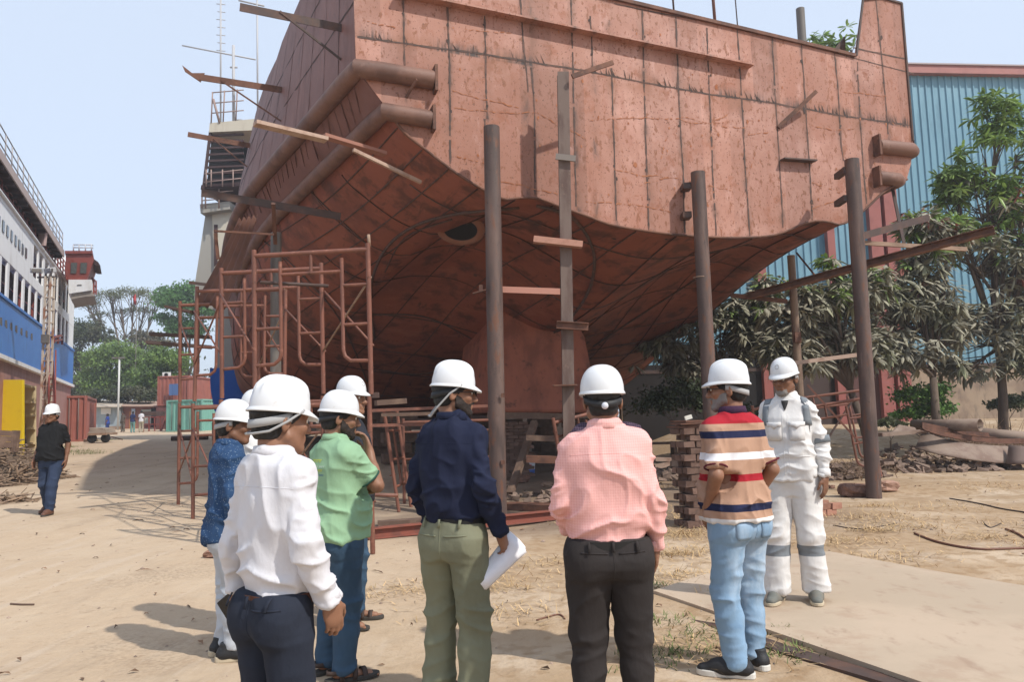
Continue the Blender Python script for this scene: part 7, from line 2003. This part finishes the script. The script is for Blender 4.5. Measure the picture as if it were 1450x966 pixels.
            if top.get('coverall'):
                for s in (1, -1):
                    A = arms[s]; u = A['wr'] - A['sh']; u /= np.linalg.norm(u); q = A['el'] + u * -.02; mb = MB()
                    mb.tube([Vector(q - u * .026), Vector(q), Vector(q + u * .026)], [.063, .063, .062], 24, caps=False); o = mb.build('reflective_band', top['coverall'], shirt, world=False, smooth=True); md = o.modifiers.new('solid', 'SOLIDIFY'); md.thickness = .003
                    patch('shoulder_stripe', bs_, [[(s * (.125 + q + .25 * max(0, y_ - .02)), y_, 1.9) for q in (-.024, -.008, .008, .024)] for y_ in np.linspace(-.075, .055, 9)], (0, 0, -1), top['coverall'], shirt, .004)
                    patch('shoulder_stripe', bs_, [[(s * (.140 + .10 * (1.36 - z_) + q), .3, z_ * S) for q in (-.022, 0, .022)] for z_ in (1.392, 1.365, 1.33, 1.29, 1.25)], (0, -1, 0), top['coverall'], shirt, .004)
                    patch('chest_pocket', bs_, [[(s * .078 + q, .4, z_ * S) for q in (-.05, -.025, 0, .025, .05)] for z_ in (1.265, 1.23, 1.19, 1.145)], (0, -1, 0), top['mat'], shirt, .006, .006)
                    patch('pocket_flap', bs_, [[(s * .078 + q, .4, (z_ - (.02 if abs(q) < .01 and z_ < 1.25 else 0)) * S) for q in (-.053, -.025, 0, .025, .053)] for z_ in (1.275, 1.245)], (0, -1, 0), top['mat'], shirt, .012, .005)
                for q in (-.017, .017): seamline('placket_seam', bs_, [(q, .4, z_ * S) for z_ in np.linspace(1.33, .90, 40)], (0, -1, 0), .0022, top['mat'], shirt)
                seamline('waist_seam', bs_, [(x, .4, 1.03 * S) for x in np.linspace(-.155, .155, 24)], (0, -1, 0), .004, top['mat'], shirt)
                patch('undershirt', bs_, [[(q * w_, .4, z_ * S) for q in (-1, -.4, .4, 1)] for w_, z_ in ((.026, 1.43), (.020, 1.405), (.010, 1.38), (.003, 1.36))], (0, -1, 0), mHairB, shirt, .007, .004)
    # ---------------- trousers
    tz = bottom.get('waist', 1.01) * S
    if not tuck: tz = min(tz, hem + .055)
    G = Field((-ext, ymn, 0), (ext, ymx, tz + .03), CLOTHRES if res < .008 else .013)
    pl = bottom.get('loose', 1.0); Bp = B_ * bottom.get('seat', 1.0)
    G.column(sorted([.80 * T, .845 * T, .885 * T, max(tz - .03, .89 * T), max(tz, .895 * T)]), [.155 * Bp, .163 * Bp, .164 * Bp, .156 * Bp, .153 * Bp], [.105 * Bp, .118 * Bp, .122 * Bp, .112 * Bp + belly * .5, .110 * Bp + belly * .5], [-.012, -.02, -.016, .0, .0 + belly * .2], p=2.5, k=.03)
    for s in (1, -1):
        L_ = legs[s]; G.cone(L_['hip'] + V3(0, -.01, 0), L_['kn'], .098 * pl * B_, .070 * pl, .03); G.cone(L_['kn'], dn(L_['kn'], L_['an'], .45), .070 * pl, .066 * pl, .02); G.cone(dn(L_['kn'], L_['an'], .4), L_['an'] + V3(0, -.004, -.035), .066 * pl, bottom.get('cuff', .058) * pl, .02)
        G.ell(V3(s * .076, -.066, .87 * T), (.080 * Bp, .058, .085), None, .04)
    G.cut(lambda x, y, z: z - tz + 0 * x + 0 * y)
    # legs must not fuse: carve between them
    hem_b = bottom.get('hem', .055)
    g = np.meshgrid(*G.ax, indexing='ij', sparse=True)
    cz = .77 * T
    mid = [(legs[1][q] + legs[-1][q]) / 2 for q in ('an', 'kn')]
    gap = .004 + np.clip((cz - g[2]) / .5, 0, 1) * bottom.get('gap', .012)
    xm = np.interp(g[2], [0, kneez, cz], [mid[0][0], mid[1][0], 0])
    G.F = np.maximum(G.F, np.where(g[2] < cz, gap - np.abs(g[0] - xm), -1).astype(np.float32)) if abs(legs[1]['an'][0] - legs[-1]['an'][0]) > .1 else G.F
    for s in (1, -1):
        zz = hem_b + feet[0 if s == 1 else 1].get('z', 0)
        G.F = np.maximum(G.F, np.where((g[0] - xm) * s > 0, zz - g[2], -1).astype(np.float32))
    knm = lambda V: np.exp(-((V[:, 2] - kneez) / .13) ** 2) + 1.2 * np.clip((.30 * S - V[:, 2]) / (.2 * S), 0, 1) + .35
    thm = lambda V: np.exp(-((V[:, 2] - .78 * T) / .13) ** 2)
    pw = bottom.get('wrinkle', 1.0)
    tr_ = garment('trousers', G, bottom['mat'], wr=[((7, 7, 11), .011 * pw, 2.2, knm), ((13, 13, 20), .004 * pw, 1.4, knm), ((8, 8, 6), .008 * pw, 1.5, thm), ((4, 4, 3), .006 * pw, 1.2, None)], sm=2, seed=seed + 3)
    if bottom.get('belt'):
        def bandring(z, w_, d, cy, hgt, t, name, m, par):
            mb = MB(); pr = lambda q, o: Vector((math.copysign(abs(math.sin(q)) ** .8, math.sin(q)) * (w_ + o), cy + math.copysign(abs(math.cos(q)) ** .8, math.cos(q)) * (d + o), 0))
            rows = [[pr(q, o) + Vector((0, 0, z + dz)) for q in np.linspace(0, 2 * math.pi, 49)] for o, dz in ((-.01, -hgt / 2), (t, -hgt / 2), (t, hgt / 2), (-.01, hgt / 2))]
            mb.grid(rows); return mb.build(name, m, par, world=False, smooth=True, autosmooth=40)
        bt = bandring(tz - .022, .157 * Bp, .1125 * Bp + belly * .5, belly * .2, .036, .010, 'belt', bottom['belt'], tr_)
    if res < .007:
        bt_ = surf(tr_)
        if bottom.get('pockets'):
            for s in ((1, -1) if bottom['pockets'] == 2 else (1,)):
                x0 = s * .082
                if bottom.get('patch'):
                    prof = [(.048, .945), (.05, .90), (.044, .845), (.0, .83)]
                    patch('back_pocket', bt_, [[(x0 + q * hw_, -.2, z * T) for q in (-1, -.6, -.2, .2, .6, 1)] for hw_, z in ((.052, .90), (.052, .88), (.051, .85), (.048, .815), (.036, .795))], (0, 1, 0), bottom['mat'], tr_)
                else: seamline('pocket_welt', bt_, [(x0 + q, -.2, (.925 + .06 * q * s) * T) for q in np.linspace(-.058, .058, 9)], (0, 1, 0), .0045, bottom['mat'], tr_)
        seamline('back_seam', bt_, [(0, -.2, z * T) for z in np.linspace(.99, .80, 14)], (0, 1, 0), .0022, bottom['mat'], tr_)
        if bottom.get('belt'):
            for s in (-1, 0, 1): patch('belt_loop', bt_, [[(s * .105 + q, -.3, z) for q in (-.006, .006)] for z in (tz - .045, tz - .02, tz - .003)], (0, 1, 0), bottom['mat'], tr_, .016 if s == 0 else .014)
    # ---------------- shoes
    if shoes:
        for i, s in ((0, 1), (1, -1)):
            L_ = legs[s]; fd = L_['fd']; rt = np.cross(fd, V3(0, 0, 1)); rt /= np.linalg.norm(rt); up = np.cross(rt, fd); an = L_['an']; z_ = feet[i].get('z', 0)
            P = lambda f, r, u: an + fd * f + rt * r + up * (u - ankz + .0)
            if shoes['kind'] != 'sandal':
                G = Field(an - .25, an + .25, .006 if res < .008 else .010)
                G.cone(P(-.055, 0, .045), P(.06, 0, .045), .043, .046, .02, sq=(up, .85)); G.cone(P(.04, 0, .042), P(.165, 0, .032), .048, .036, .03, sq=(up, .8)); G.cone(P(-.045, 0, .05), P(-.035, 0, .105), .040, .040, .025); G.cone(P(0, 0, .08), P(.10, 0, .055), .034, .034, .03)
                sl_ = plane_keep(P(0, 0, .016), -up); G.cut(sl_); G.cut(plane_keep(P(0, 0, .112), up))
                sh_ = garment('shoe', G, shoes['mat'], sm=1)
                if shoes.get('laces'):
                    for q in range(4): mb = MB(); mb.tube([Vector(P(.045 + .022 * q, -.022, .098 - .010 * q)), Vector(P(.05 + .022 * q, 0, .104 - .0105 * q)), Vector(P(.055 + .022 * q, .022, .098 - .010 * q))], .0035, 5); mb.build('lace', shoes.get('lace_mat', mStrapG), sh_, world=False, smooth=True)
                par = sh_
            else: par = root
            mb = MB(); ol = [(-.105, .0), (-.095, .028), (-.05, .038), (.02, .038), (.09, .048), (.15, .046), (.19, .028), (.205, 0), (.19, -.028), (.15, -.044), (.09, -.046), (.02, -.036), (-.05, -.036), (-.095, -.027)]
            th = shoes.get('sole_h', .024)
            mb.prism([Vector(P(f, r, .002)) for f, r in catmull(ol + ol[:1], 3)[:-1]], Vector(up * th)); so_ = mb.build('sole', shoes['sole'], par, world=False, bevel=.005)
            if shoes['kind'] == 'sandal':
                for f, hgt, w_ in ((.11, .052, .046), (.055, .085, .042), (-.02, .112, .040)):
                    mb = MB(); rows = [[Vector(P(f + df, w_ * 1.06 * math.cos(t), .012 + hgt * math.sin(t))) for t in np.linspace(0, math.pi, 14)] for df in (-.014, .014)]
                    mb.grid(rows); o = mb.build('strap', shoes['mat'], so_, world=False, smooth=True); md = o.modifiers.new('solid', 'SOLIDIFY'); md.thickness = .006
                mb = MB(); rows = [[Vector(P(-.075 * math.sin(t) - .02, .043 * math.cos(t), .06 + dz)) for t in np.linspace(0, math.pi, 14)] for dz in (-.012, .012)]
                mb.grid(rows); o = mb.build('strap', shoes['mat'], so_, world=False, smooth=True); md = o.modifiers.new('solid', 'SOLIDIFY'); md.thickness = .006
    # ---------------- hair, beard, glasses, helmet
    def headshell(name, m, els, keep, h=.005, jaw=False):
        G = Field(hc - .17, hc + .17, h if res < .008 else .01)
        for c, r in els: G.ell(hw(*c), r, M3, .015)
        if jaw:
            for s in (1, -1): G.cone(hw(s * .055, .008, -.055), hw(s * .022, .068, -.098), .0208, .0198, .02); G.cone(hw(s * .060, .0, -.02), hw(s * .055, .008, -.055), .0165, .0202, .02)
        Hi = HR.T
        def cutf(x, y, z):
            X, Y, Z = x - hc[0], y - hc[1], z - hc[2]; u, v, w_ = (Hi[i, 0] * X + Hi[i, 1] * Y + Hi[i, 2] * Z for i in range(3))
            return -keep(u, v, w_)
        G.cut(cutf); V, Q = G.mesh()
        if len(V): V = smooth_mesh(V, Q, 1, .4); N = vnormals(V, Q); V = V + N * (.004 * (vnoise(V * 70, 3) - .5))[:, None]; np_mesh(name, V, Q, m, root)
    if hair: headshell('hair', mHairB if hair is True else hair, [((0, -.014, .036), (.081, .102, .092)), ((0, -.045, -.03), (.066, .058, .055))], lambda u, v, w_: np.minimum(np.minimum(.055 + .9 * w_ - v - .02, w_ + .066 - .4 * np.maximum(0, v + .02)), np.maximum(w_ - .0 - .0 * v, np.minimum(-.004 - v, .3)) + .028))
    if beard is not None: headshell('beard', beard['mat'], [((0, .0305, -.036), (.0625, .0665, .0845)), ((0, .073, -.100), (.027, .0235, .024))], lambda u, v, w_: np.minimum(np.minimum(-.048 - w_ + beard.get('side', .035) * np.clip((np.abs(u) - .03) / .02, 0, 1), v - beard.get('back', -.01)), .2) if not beard.get('goatee') else np.minimum(np.minimum(-.07 - w_, .045 - np.abs(u)), v - .03), .0045, True)
    if beard is not None and beard.get('mous', True):
        G = Field(hc - .15, hc + .15, .0045); G.cone(hw(-.024, .089, -.052), hw(0, .097, -.047), .0065, .008, .006); G.cone(hw(.024, .089, -.052), hw(0, .097, -.047), .0065, .008, .006); V, Q = G.mesh(); np_mesh('moustache', V, Q, beard['mat'], root)
    if not small:
        for s in (1, -1):
            mb = MB(); mb.lathe([(.001, .0115), (.006, .0098), (.0095, .0065), (.0115, 0), (.0095, -.0065), (.001, -.0115)], 14, Vector(hw(s * .031, .0835, .003))); mb.cur = 1; mb.lathe([(.0055, .0), (.0045, .0035), (.001, .0045)], 12, Vector(hw(s * .031, .0925, .003)), M3 @ Matrix.Rotation(R(-90), 3, 'X')); mb.build('eye', [mEyeW, mHairB], root, world=False, smooth=True)
            mb = MB(); mb.tube([Vector(hw(s * .014, .097, .024)), Vector(hw(s * .032, .096, .030)), Vector(hw(s * .05, .082, .024))], [.0035, .0045, .0025], 6); mb.build('eyebrow', mHairB if not (beard and beard['mat'] is mBeardG) else mHairB, root, world=False, smooth=True)
    if glasses:
        mb = MB()
        for s in (1, -1):
            mb.tube([Vector(hw(s * .034 + .021 * math.cos(t), .113 - .12 * abs(s * .034 + .021 * math.cos(t)) * .6, .002 + .0155 * math.sin(t))) for t in np.linspace(0, 2 * math.pi, 20)], .0022, 5, caps=False)
            mb.tube([Vector(hw(s * .055, .108, .007)), Vector(hw(s * .075, .09, .007)), Vector(hw(s * .083, -.015, .004))], .0022, 5)
        mb.tube([Vector(hw(-.013, .112, .006)), Vector(hw(.013, .112, .006))], .0022, 5); gl = mb.build('glasses', mGlassK, root, world=False, smooth=True)
        if glasses == 'dark':
            for s in (1, -1):
                mb = MB(); mb.prism([Vector(hw(s * .034 + .021 * math.cos(t), .112 - .12 * abs(s * .034 + .021 * math.cos(t)) * .6, .002 + .0155 * math.sin(t))) for t in np.linspace(0, 2 * math.pi, 18)[:-1]], Vector(HR @ V3(0, .0015, 0))); mb.build('lens', mGlassK, gl, world=False)
    if helm: helmet(root, hw(0, 0, helm.get('up', 0.0)), HR @ np.array(Matrix.Rotation(R(helm.get('tilt', 0)), 3, 'X')), mHelm, helm.get('mark', False), helm.get('ribs', True), helm.get('strap', 'none'), helm.get('knob', False), helm.get('k', 1.0))
    return root, arms, root_mw
# ------------------------------------------------------------------ the people in the photograph
skA = skin('skin_brown', (.20, .095, .055)); skB = skin('skin_mid', (.27, .135, .082)); skC = skin('skin_dark', (.145, .068, .042))
HZ = lambda px: 592.5 - .0279 * (px - 725)
def Ht(px, py, D): return (at(px, py, D).z - gz(at(px, py, D).x, D) - .166) / .934
def stand(px, D, dz=0.0): x = at(px, 560, D).x; return Vector((x, D, gz(x, D) + dz))
NAVY = cloth('navy_cotton', (.013, .017, .040)); WHITE = cloth('white_cotton', (.62, .615, .645), .06); SAGE = cloth('sage_chino', (.195, .20, .135), .22)
PINK = cloth('pink_check', (.74, .38, .35), .08, layers=[('wave', (30, 30, 0), (.80, .48, .45), .5, .95, .5, 0), ('wavez', (0, 0, 26), (.80, .48, .45), .5, .95, .45, 0)])
DKGREY = cloth('charcoal_wool', (.032, .027, .026), .25); DKNAVY = cloth('navy_trouser', (.022, .027, .042), .25); BLACKT = cloth('black_knit', (.012, .012, .013), .2)
DENIM = cloth('denim_blue', (.04, .078, .13), .35, layers=[('noise', (3, 3, 1.4), (.08, .14, .21), .55, .75, .6)]); DENIML = cloth('denim_light', (.22, .345, .49), .30, layers=[('noise', (3, 3, 1.2), (.46, .56, .66), .46, .70, .85), ('noise', (6, 6, 14), (.17, .30, .48), .58, .76, .6)]); DENIMD = cloth('denim_dark', (.03, .045, .085), .3, layers=[('noise', (3, 3, 1.4), (.07, .09, .14), .55, .75, .6)]); DENIMG = cloth('denim_pale', (.46, .49, .53), .22)
GREEN = cloth('mint_pique', (.26, .42, .26), .12); SLATE = cloth('slate_tee', (.028, .03, .038), .2)
DOTS = cloth('dotted_navy', (.026, .062, .14), .2, layers=[('vor', 85, (.28, .36, .46), .26, .14, .7)])
PLAID = cloth('plaid_plum', (.035, .022, .04), .1, layers=[('wave', (24, 24, 0), (.11, .07, .10), .6, .95, .7, 0), ('wavez', (0, 0, 22), (.10, .07, .10), .6, .95, .6, 0)])
TAN, NV, WH, RD = (.42, .255, .175), (.018, .022, .06), (.74, .73, .75), (.36, .018, .03)
def striped(S):
    st = [(-1, (.7, .69, .68)), (.805, TAN), (.842, NV), (.893, TAN), (1.012, RD), (1.064, TAN), (1.130, WH), (1.185, TAN), (1.245, NV), (1.293, TAN), (1.325, RD), (9, RD)]
    return cloth('striped_pique', TAN, .0, bands=('Z', st))
COVER = cloth('white_coverall', (.66, .645, .63), .10, layers=[('noise', (2, 2, 1.5), (.55, .50, .43), .55, .78, .5)])
REFL = (.20, .22, .24)
def coverall(name, zs): return cloth(name, (.66, .645, .63), .10, bands=('Z', [(-1, (.66, .645, .63))] + [q for a, b in zs for q in ((a, REFL), (b, (.66, .645, .63)))] + [(9, (.66, .645, .63))]), layers=[('noise', (2, 2, 1.5), (.50, .46, .40), .55, .78, .5)])
mRefl = cloth('reflective_grey', REFL, .2)
BELTB = mat('belt_black', (.012, .012, .012), .45); BELTN = mat('belt_brown', (.10, .035, .02), .5)
shoeB = mat('shoe_black', (.018, .018, .02), .6, bump=[(120, .4, .004)]); shoeG = mat('shoe_grey', (.14, .145, .13), .8, layers=[('noise', 8, (.20, .17, .13), .45, .7, .8)]); shoeBr = mat('shoe_brown', (.12, .055, .035), .6); sandal = mat('sandal_brown', (.055, .035, .028), .7)
BEARD = dict(mat=mat('beard_dark', (.022, .015, .012), .8, layers=[('noise', 60, (.06, .035, .022), .5, .7, .7)], bump=[(120, .6, .004)]), side=.04, back=.0)
def mk(*a, **k): return person(*a, **k)

# white shirt, nearest, back to the camera
pW = mk('man in plain white long-sleeved shirt and dark navy trousers, nearest the camera', stand(393, 2.85), R(-36), Ht(410, 533, 2.85), top=dict(mat=WHITE, tucked=True, waist=1.0, loose=1.0, wrinkle=1.0), bottom=dict(mat=DKNAVY, belt=BELTN, pockets=1, waist=.92, loose=.98, seat=.94), shoes=dict(kind='shoe', mat=shoeB, sole=mSoleD), sk=skB, build=.90, belly=.025,
   head=(-13, -3, 0), helm=dict(strap='side', tilt=-3, k=1.0), armR=dict(el=(.262, -.03, 1.10), wr=(.262, .09, .88), dir=(-.05, .25, -1), palm=(-1, .2, .1), thumb=(0, 1, .2), curl=.6), armL=dict(el=(.30, -.03, 1.10), wr=(.36, .02, .885), dir=(.02, .2, -1), palm=(-1, .1, 0), thumb=(0, 1, 0), curl=.8))
# navy shirt with papers
pN = mk('bearded man in dark navy shirt and sage trousers holding white papers', stand(641, 3.95), R(-30), Ht(640, 512, 3.95), top=dict(mat=NAVY, tucked=True, waist=1.0, loose=1.05, wrinkle=1.15), bottom=dict(mat=SAGE, belt=BELTB, pockets=2, waist=.955, loose=1.06, cuff=.066, wrinkle=1.2), shoes=dict(kind='shoe', mat=shoeBr, sole=mSoleW), sk=skB, build=.96, belly=.025,
   head=(-50, -2, 0), beard=BEARD, glasses='dark', helm=dict(strap='long', tilt=-3, k=1.0), armR=dict(el=(.262, -.06, 1.115), wr=(.28, .06, .875), dir=(.05, .45, -.9), palm=(-.9, .1, -.2), thumb=(0, .8, .4), curl=.75), armL=dict(el=(.25, -.05, 1.12), wr=(.24, .08, .89), dir=(0, .2, -1), palm=(-1, .1, 0), thumb=(0, 1, 0), curl=.5))
# pink shirt
mk('man in pink checked long-sleeved shirt and charcoal trousers, seen from behind', stand(853, 3.53), R(2), Ht(853, 517, 3.53), top=dict(mat=PINK, tucked=True, waist=1.0, loose=1.06, wrinkle=1.0), bottom=dict(mat=DKGREY, belt=BELTB, pockets=2, waist=.925, loose=1.03, gap=.006), shoes=dict(kind='shoe', mat=shoeB, sole=mSoleD), sk=skB, build=1.10, belly=.01,
   head=(-3, 0, 0), helm=dict(knob=True, tilt=0, ribs=False, k=1.02), armR=dict(el=(.262, -.05, 1.10), wr=(.285, .03, .86), dir=(.0, .2, -1), palm=(-1, .1, 0), thumb=(0, 1, 0), curl=.55), armL=dict(el=(.272, -.03, 1.105), wr=(.215, .16, .96), dir=(-.5, .7, -.5), palm=(-.6, -.3, -.6), thumb=(0, .6, .6), curl=.5))
# striped polo
pS = mk('man in red, white, navy and tan striped polo and light jeans, hands in pockets', stand(1033, 4.36), R(28), Ht(1024, 511, 4.36), top=dict(mat=striped(Ht(1024, 511, 4.36) / 1.7), sleeve='short', hem=.845, loose=1.06, name='polo_shirt', collar_mat=cloth('plum_collar', (.05, .022, .05)), trim_mat=cloth('maroon_trim', (.12, .02, .03)), sl=.86), bottom=dict(mat=DENIML, pockets=2, patch=True, loose=.94, cuff=.054, hem=.06, wrinkle=1.2), shoes=dict(kind='shoe', mat=shoeB, sole=mSoleW, sole_h=.032), sk=skB, build=1.02, belly=.02,
   head=(42, 0, 0), beard=dict(mat=mBeardG, side=.03, back=.0), glasses='dark', hair=True, helm=dict(ribs=True, k=1.02, tilt=2), armR=dict(el=(.255, -.09, 1.12), wr=(.215, .04, .94), dir=(-.1, .35, -1), palm=(-1, 0, 0), thumb=(0, 1, 0), curl=.3), armL=dict(el=(.262, -.09, 1.11), wr=(.215, .03, .94), dir=(-.1, .35, -1), palm=(-1, 0, 0), thumb=(0, 1, 0), curl=.3),
   feet=(dict(p=(.10, .05), yaw=-8), dict(p=(-.12, -.02), yaw=40)))
mb = MB(); hs_ = []
# white under-shirt tail of the striped polo man
# white coveralls, facing the group
mk('man in white coveralls with glasses and goatee, facing the camera on the steel plate', Vector((at(1113, 560, 5.72).x, 5.72, PZ + .013)), R(152), Ht(1112, 511, 5.72), top=dict(mat=COVER, coverall=mRefl, hem=.86, loose=1.03, name='coverall_top', wrinkle=1.0), bottom=dict(mat=coverall('coverall_legs', [(.30, .37)]), loose=1.22, cuff=.072, waist=1.02, gap=.006, wrinkle=1.2, hem=.07), shoes=dict(kind='shoe', mat=shoeG, sole=mSoleC, laces=True), sk=skA, build=.98,
   head=(-18, -5, 0), beard=dict(mat=mBeardG, goatee=True, mous=False), glasses='clear', helm=dict(ribs=False, tilt=-4, mark=True, k=.98), armR=dict(el=(.25, -.06, 1.11), wr=(.26, .0, .875), dir=(0, .1, -1), palm=(-1, .2, 0), thumb=(0, 1, 0), curl=.5), armL=dict(el=(.262, -.05, 1.12), wr=(.28, .03, .88), dir=(0, .15, -1), palm=(-.9, -.3, 0), thumb=(0, 1, 0), curl=.45), feet=(dict(p=(.13, .10), yaw=-8), dict(p=(-.11, -.02), yaw=10)))
# green polo, hand at the chin
mk('bearded man in mint green polo and blue jeans with a hand at his chin', stand(478, 4.45), R(-48), Ht(480, 552, 4.45), top=dict(mat=GREEN, print=[mat('print_yellow', (.55, .60, .08), .8), mat('print_white', (.55, .65, .55), .8), mat('print_blue', (.08, .16, .32), .8)], sleeve='short', hem=.84, loose=1.02, name='polo_shirt', trim_mat=cloth('green_trim', (.03, .08, .06)), sl=.80), bottom=dict(mat=DENIM, loose=.98, hem=.05), shoes=dict(kind='sandal', mat=sandal, sole=mSoleD), sk=skB, build=1.04, belly=.02,
   head=(-22, -4, 0), beard=BEARD, helm=dict(knob=True, ribs=False, tilt=-2, k=1.0), armR=dict(el=(.245, .16, 1.16), wr=(.09, .185, 1.37), dir=(-.35, -.1, .9), palm=(-.3, -1, .1), thumb=(-.8, 0, .3), curl=.8), armL=dict(el=(.24, .11, 1.10), wr=(.02, .21, 1.13), dir=(-1, .2, .1), palm=(0, -1, 0), thumb=(0, 0, 1), curl=.5))
# dark shirt behind
mk('man in slate t-shirt and blue jeans standing behind the mint green polo', stand(496, 5.55), R(-95), Ht(500, 532, 5.55), top=dict(mat=SLATE, sleeve='short', hem=.86, loose=1.06, collar=False, name='t_shirt'), bottom=dict(mat=DENIM, hem=.05), shoes=dict(kind='sandal', mat=sandal, sole=mSoleD), sk=skB, build=1.0, belly=.02, head=(-18, 0, 0), helm=dict(ribs=False, mark=True, k=1.0))
# dotted navy shirt
mk('man in navy dotted shirt and pale jeans, at the left of the group in profile', stand(329, 4.82), R(-62), Ht(328, 565, 4.82), top=dict(mat=DOTS, hem=.80, loose=1.02), bottom=dict(mat=DENIMG, loose=.92, cuff=.05, hem=.075, wrinkle=1.4), shoes=dict(kind='shoe', mat=shoeB, sole=mSoleC, sole_h=.034), sk=skA, build=1.0, head=(-20, -2, 0), helm=dict(ribs=False, k=1.0, tilt=-2), feet=(dict(p=(.10, .04), yaw=-15), dict(p=(-.10, .02), yaw=8)))
# second white coverall, half hidden
mk('man in white coveralls with a grey shoulder stripe, half hidden behind the white shirt', stand(362, 5.35), R(-70), Ht(354, 551, 5.35), top=dict(mat=COVER, coverall=mRefl, hem=.86, loose=1.05, name='coverall_top'), bottom=dict(mat=COVER, loose=1.15), shoes=dict(kind='shoe', mat=shoeG, sole=mSoleD), sk=skA, head=(-15, -4, 0), helm=dict(ribs=False, k=1.0))
# hidden behind the pink shirt
mk('man in dark plum plaid shirt and white trousers hidden behind the pink shirt', stand(856, 4.55), R(178), 1.61, top=dict(mat=PLAID, hem=.86, loose=1.12), bottom=dict(mat=WHITE, loose=1.0), shoes=dict(kind='shoe', mat=shoeG, sole=mSoleW), sk=skC, build=1.15, helm=None, head=(0, -10, 0), feet=(dict(p=(.13, .0), yaw=-8), dict(p=(-.11, .0), yaw=25)))
# black polo walking up the track
p = gp(70, 729); p = Vector((p.x, p.y, gz(p.x, p.y)))
KB = p.y / FPX
mk('man in black polo and blue jeans walking towards the camera on the track', p, R(178), 148 * KB, top=dict(mat=BLACKT, sleeve='short', hem=.87, loose=.98, name='polo_shirt', sl=.85), bottom=dict(mat=DENIMD, loose=.98, hem=.07), shoes=dict(kind='shoe', mat=shoeBr, sole=mSoleD), sk=skA, build=1.06, belly=.03, head=(-12, -2, 0), helm=dict(k=1.0), res=.0075,
   armR=dict(el=(.27, -.04, 1.10), wr=(.29, .06, .87), dir=(0, .2, -1), palm=(-1, .2, 0), thumb=(0, 1, 0), curl=.7), armL=dict(el=(.27, -.08, 1.11), wr=(.28, -.02, .87), dir=(0, .1, -1), palm=(-1, .2, 0), thumb=(0, 1, 0), curl=.5), feet=(dict(p=(.10, -.10), yaw=-10, z=.05, pitch=-.25), dict(p=(-.08, .17), yaw=8)), kneeb=(.05, .02))
# far workers at the end of the track
def far(px, D, H, label, tm, bm, rz, **k):
    x = at(px, 600, D).x
    mk(label, (x, D, gz(x, D)), rz, H, top=dict(mat=tm, sleeve='short', hem=.86), bottom=dict(mat=bm), shoes=None, sk=skC, res=.016, small=True, head=(0, 0, 0), **k)
far(188, 60, 1.66, 'far worker in navy shirt and teal lungi walking away', cloth('far_navy', (.02, .03, .09)), cloth('far_teal', (.14, .27, .26)), 0)
far(200, 60.5, 1.68, 'far worker in white shirt and pale trousers, right of the navy one', WHITE, cloth('far_khaki', (.38, .34, .26)), R(10))
far(174, 61.5, 1.6, 'far worker in drab dark clothes by the lamp post', cloth('far_drab', (.10, .08, .065)), cloth('far_drab_b', (.13, .11, .09)), R(170))
far(152, 60, 1.5, 'far worker in bright blue in front of the grey shed', cloth('far_blue', (.03, .06, .26)), cloth('far_blue_b', (.02, .04, .16)), R(90))
# ------------------------------------------------------------------ held things
def hand_of(ret, s): r_, A, Mw = ret; return Mw @ Vector(A[s]['wr'] + A[s]['dir'] / np.linalg.norm(A[s]['dir']) * .085), Mw
hp, Mw = hand_of(pN, 1)
mPaper = mat('paper_white', (.80, .80, .84), .8)
mb = MB()
c = at(708, 797, hp.y - .03); ux = (at(736, 767, hp.y + .04) - at(680, 829, hp.y - .08)).normalized(); vw = (c - CAMP).normalized(); vx = ux.cross(vw).normalized(); nx_ = (vw - ux * vw.dot(ux)).normalized()
L2 = (at(736, 767, hp.y) - at(680, 829, hp.y)).length / 2
for k, (o_, w_, cu) in enumerate(((0, .052, .030), (.006, .050, .026), (.013, .046, .018))):
    mb.grid([[c + ux * (L2 * q * (1 - .03 * k) + .012 * k) + vx * (w_ * v + .006 * k + .012 * q * v) + nx_ * (cu * v * v + o_ + .010 * math.sin(2.2 * q + v)) for q in np.linspace(-1, 1, 9)] for v in np.linspace(-1, 1, 11)])
o = mb.build('paper_sheets', mPaper, None, loc=c, smooth=True, recalc=False); md = o.modifiers.new('solid', 'SOLIDIFY'); md.thickness = .002
props(o, 'white curled sheets of paper held by the man in the navy shirt', 'paper')
# phone in the left hand of the white shirt man
hp, Mw = hand_of(pW, -1); c = hp + Vector((-.012, -.028, -.012)); mb = MB(); mb.box(c, (.078, .011, .16), Matrix.Rotation(R(-25), 3, 'Z') @ Matrix.Rotation(R(-35), 3, 'Y') @ Matrix.Rotation(R(8), 3, 'X'))
props(mb.build('mobile_phone', mat('phone_black', (.01, .01, .012), .25), None, loc=c, bevel=.004), 'black mobile phone held by the man in the white shirt', 'phone')

# ------------------------------------------------------------------ dry-season haze
hm = bpy.data.materials.new('haze_air'); hm.use_nodes = True
hn = hm.node_tree.nodes; hl = hm.node_tree.links
for n_ in list(hn):
    if n_.type == 'BSDF_PRINCIPLED': hn.remove(n_)
pv = hn.new('ShaderNodeVolumePrincipled'); pv.inputs['Density'].default_value = .0016; pv.inputs['Color'].default_value = (.93, .95, 1, 1); pv.inputs['Anisotropy'].default_value = .25
hl.new(pv.outputs[0], hn['Material Output'].inputs['Volume'])
mb = MB(); mb.box((0, 9, 13), (900, 900, 29))
props(mb.build('haze', hm, None), 'thin dry-season haze over the yard', 'haze', None, 'stuff')
bpy.context.view_layer.update()
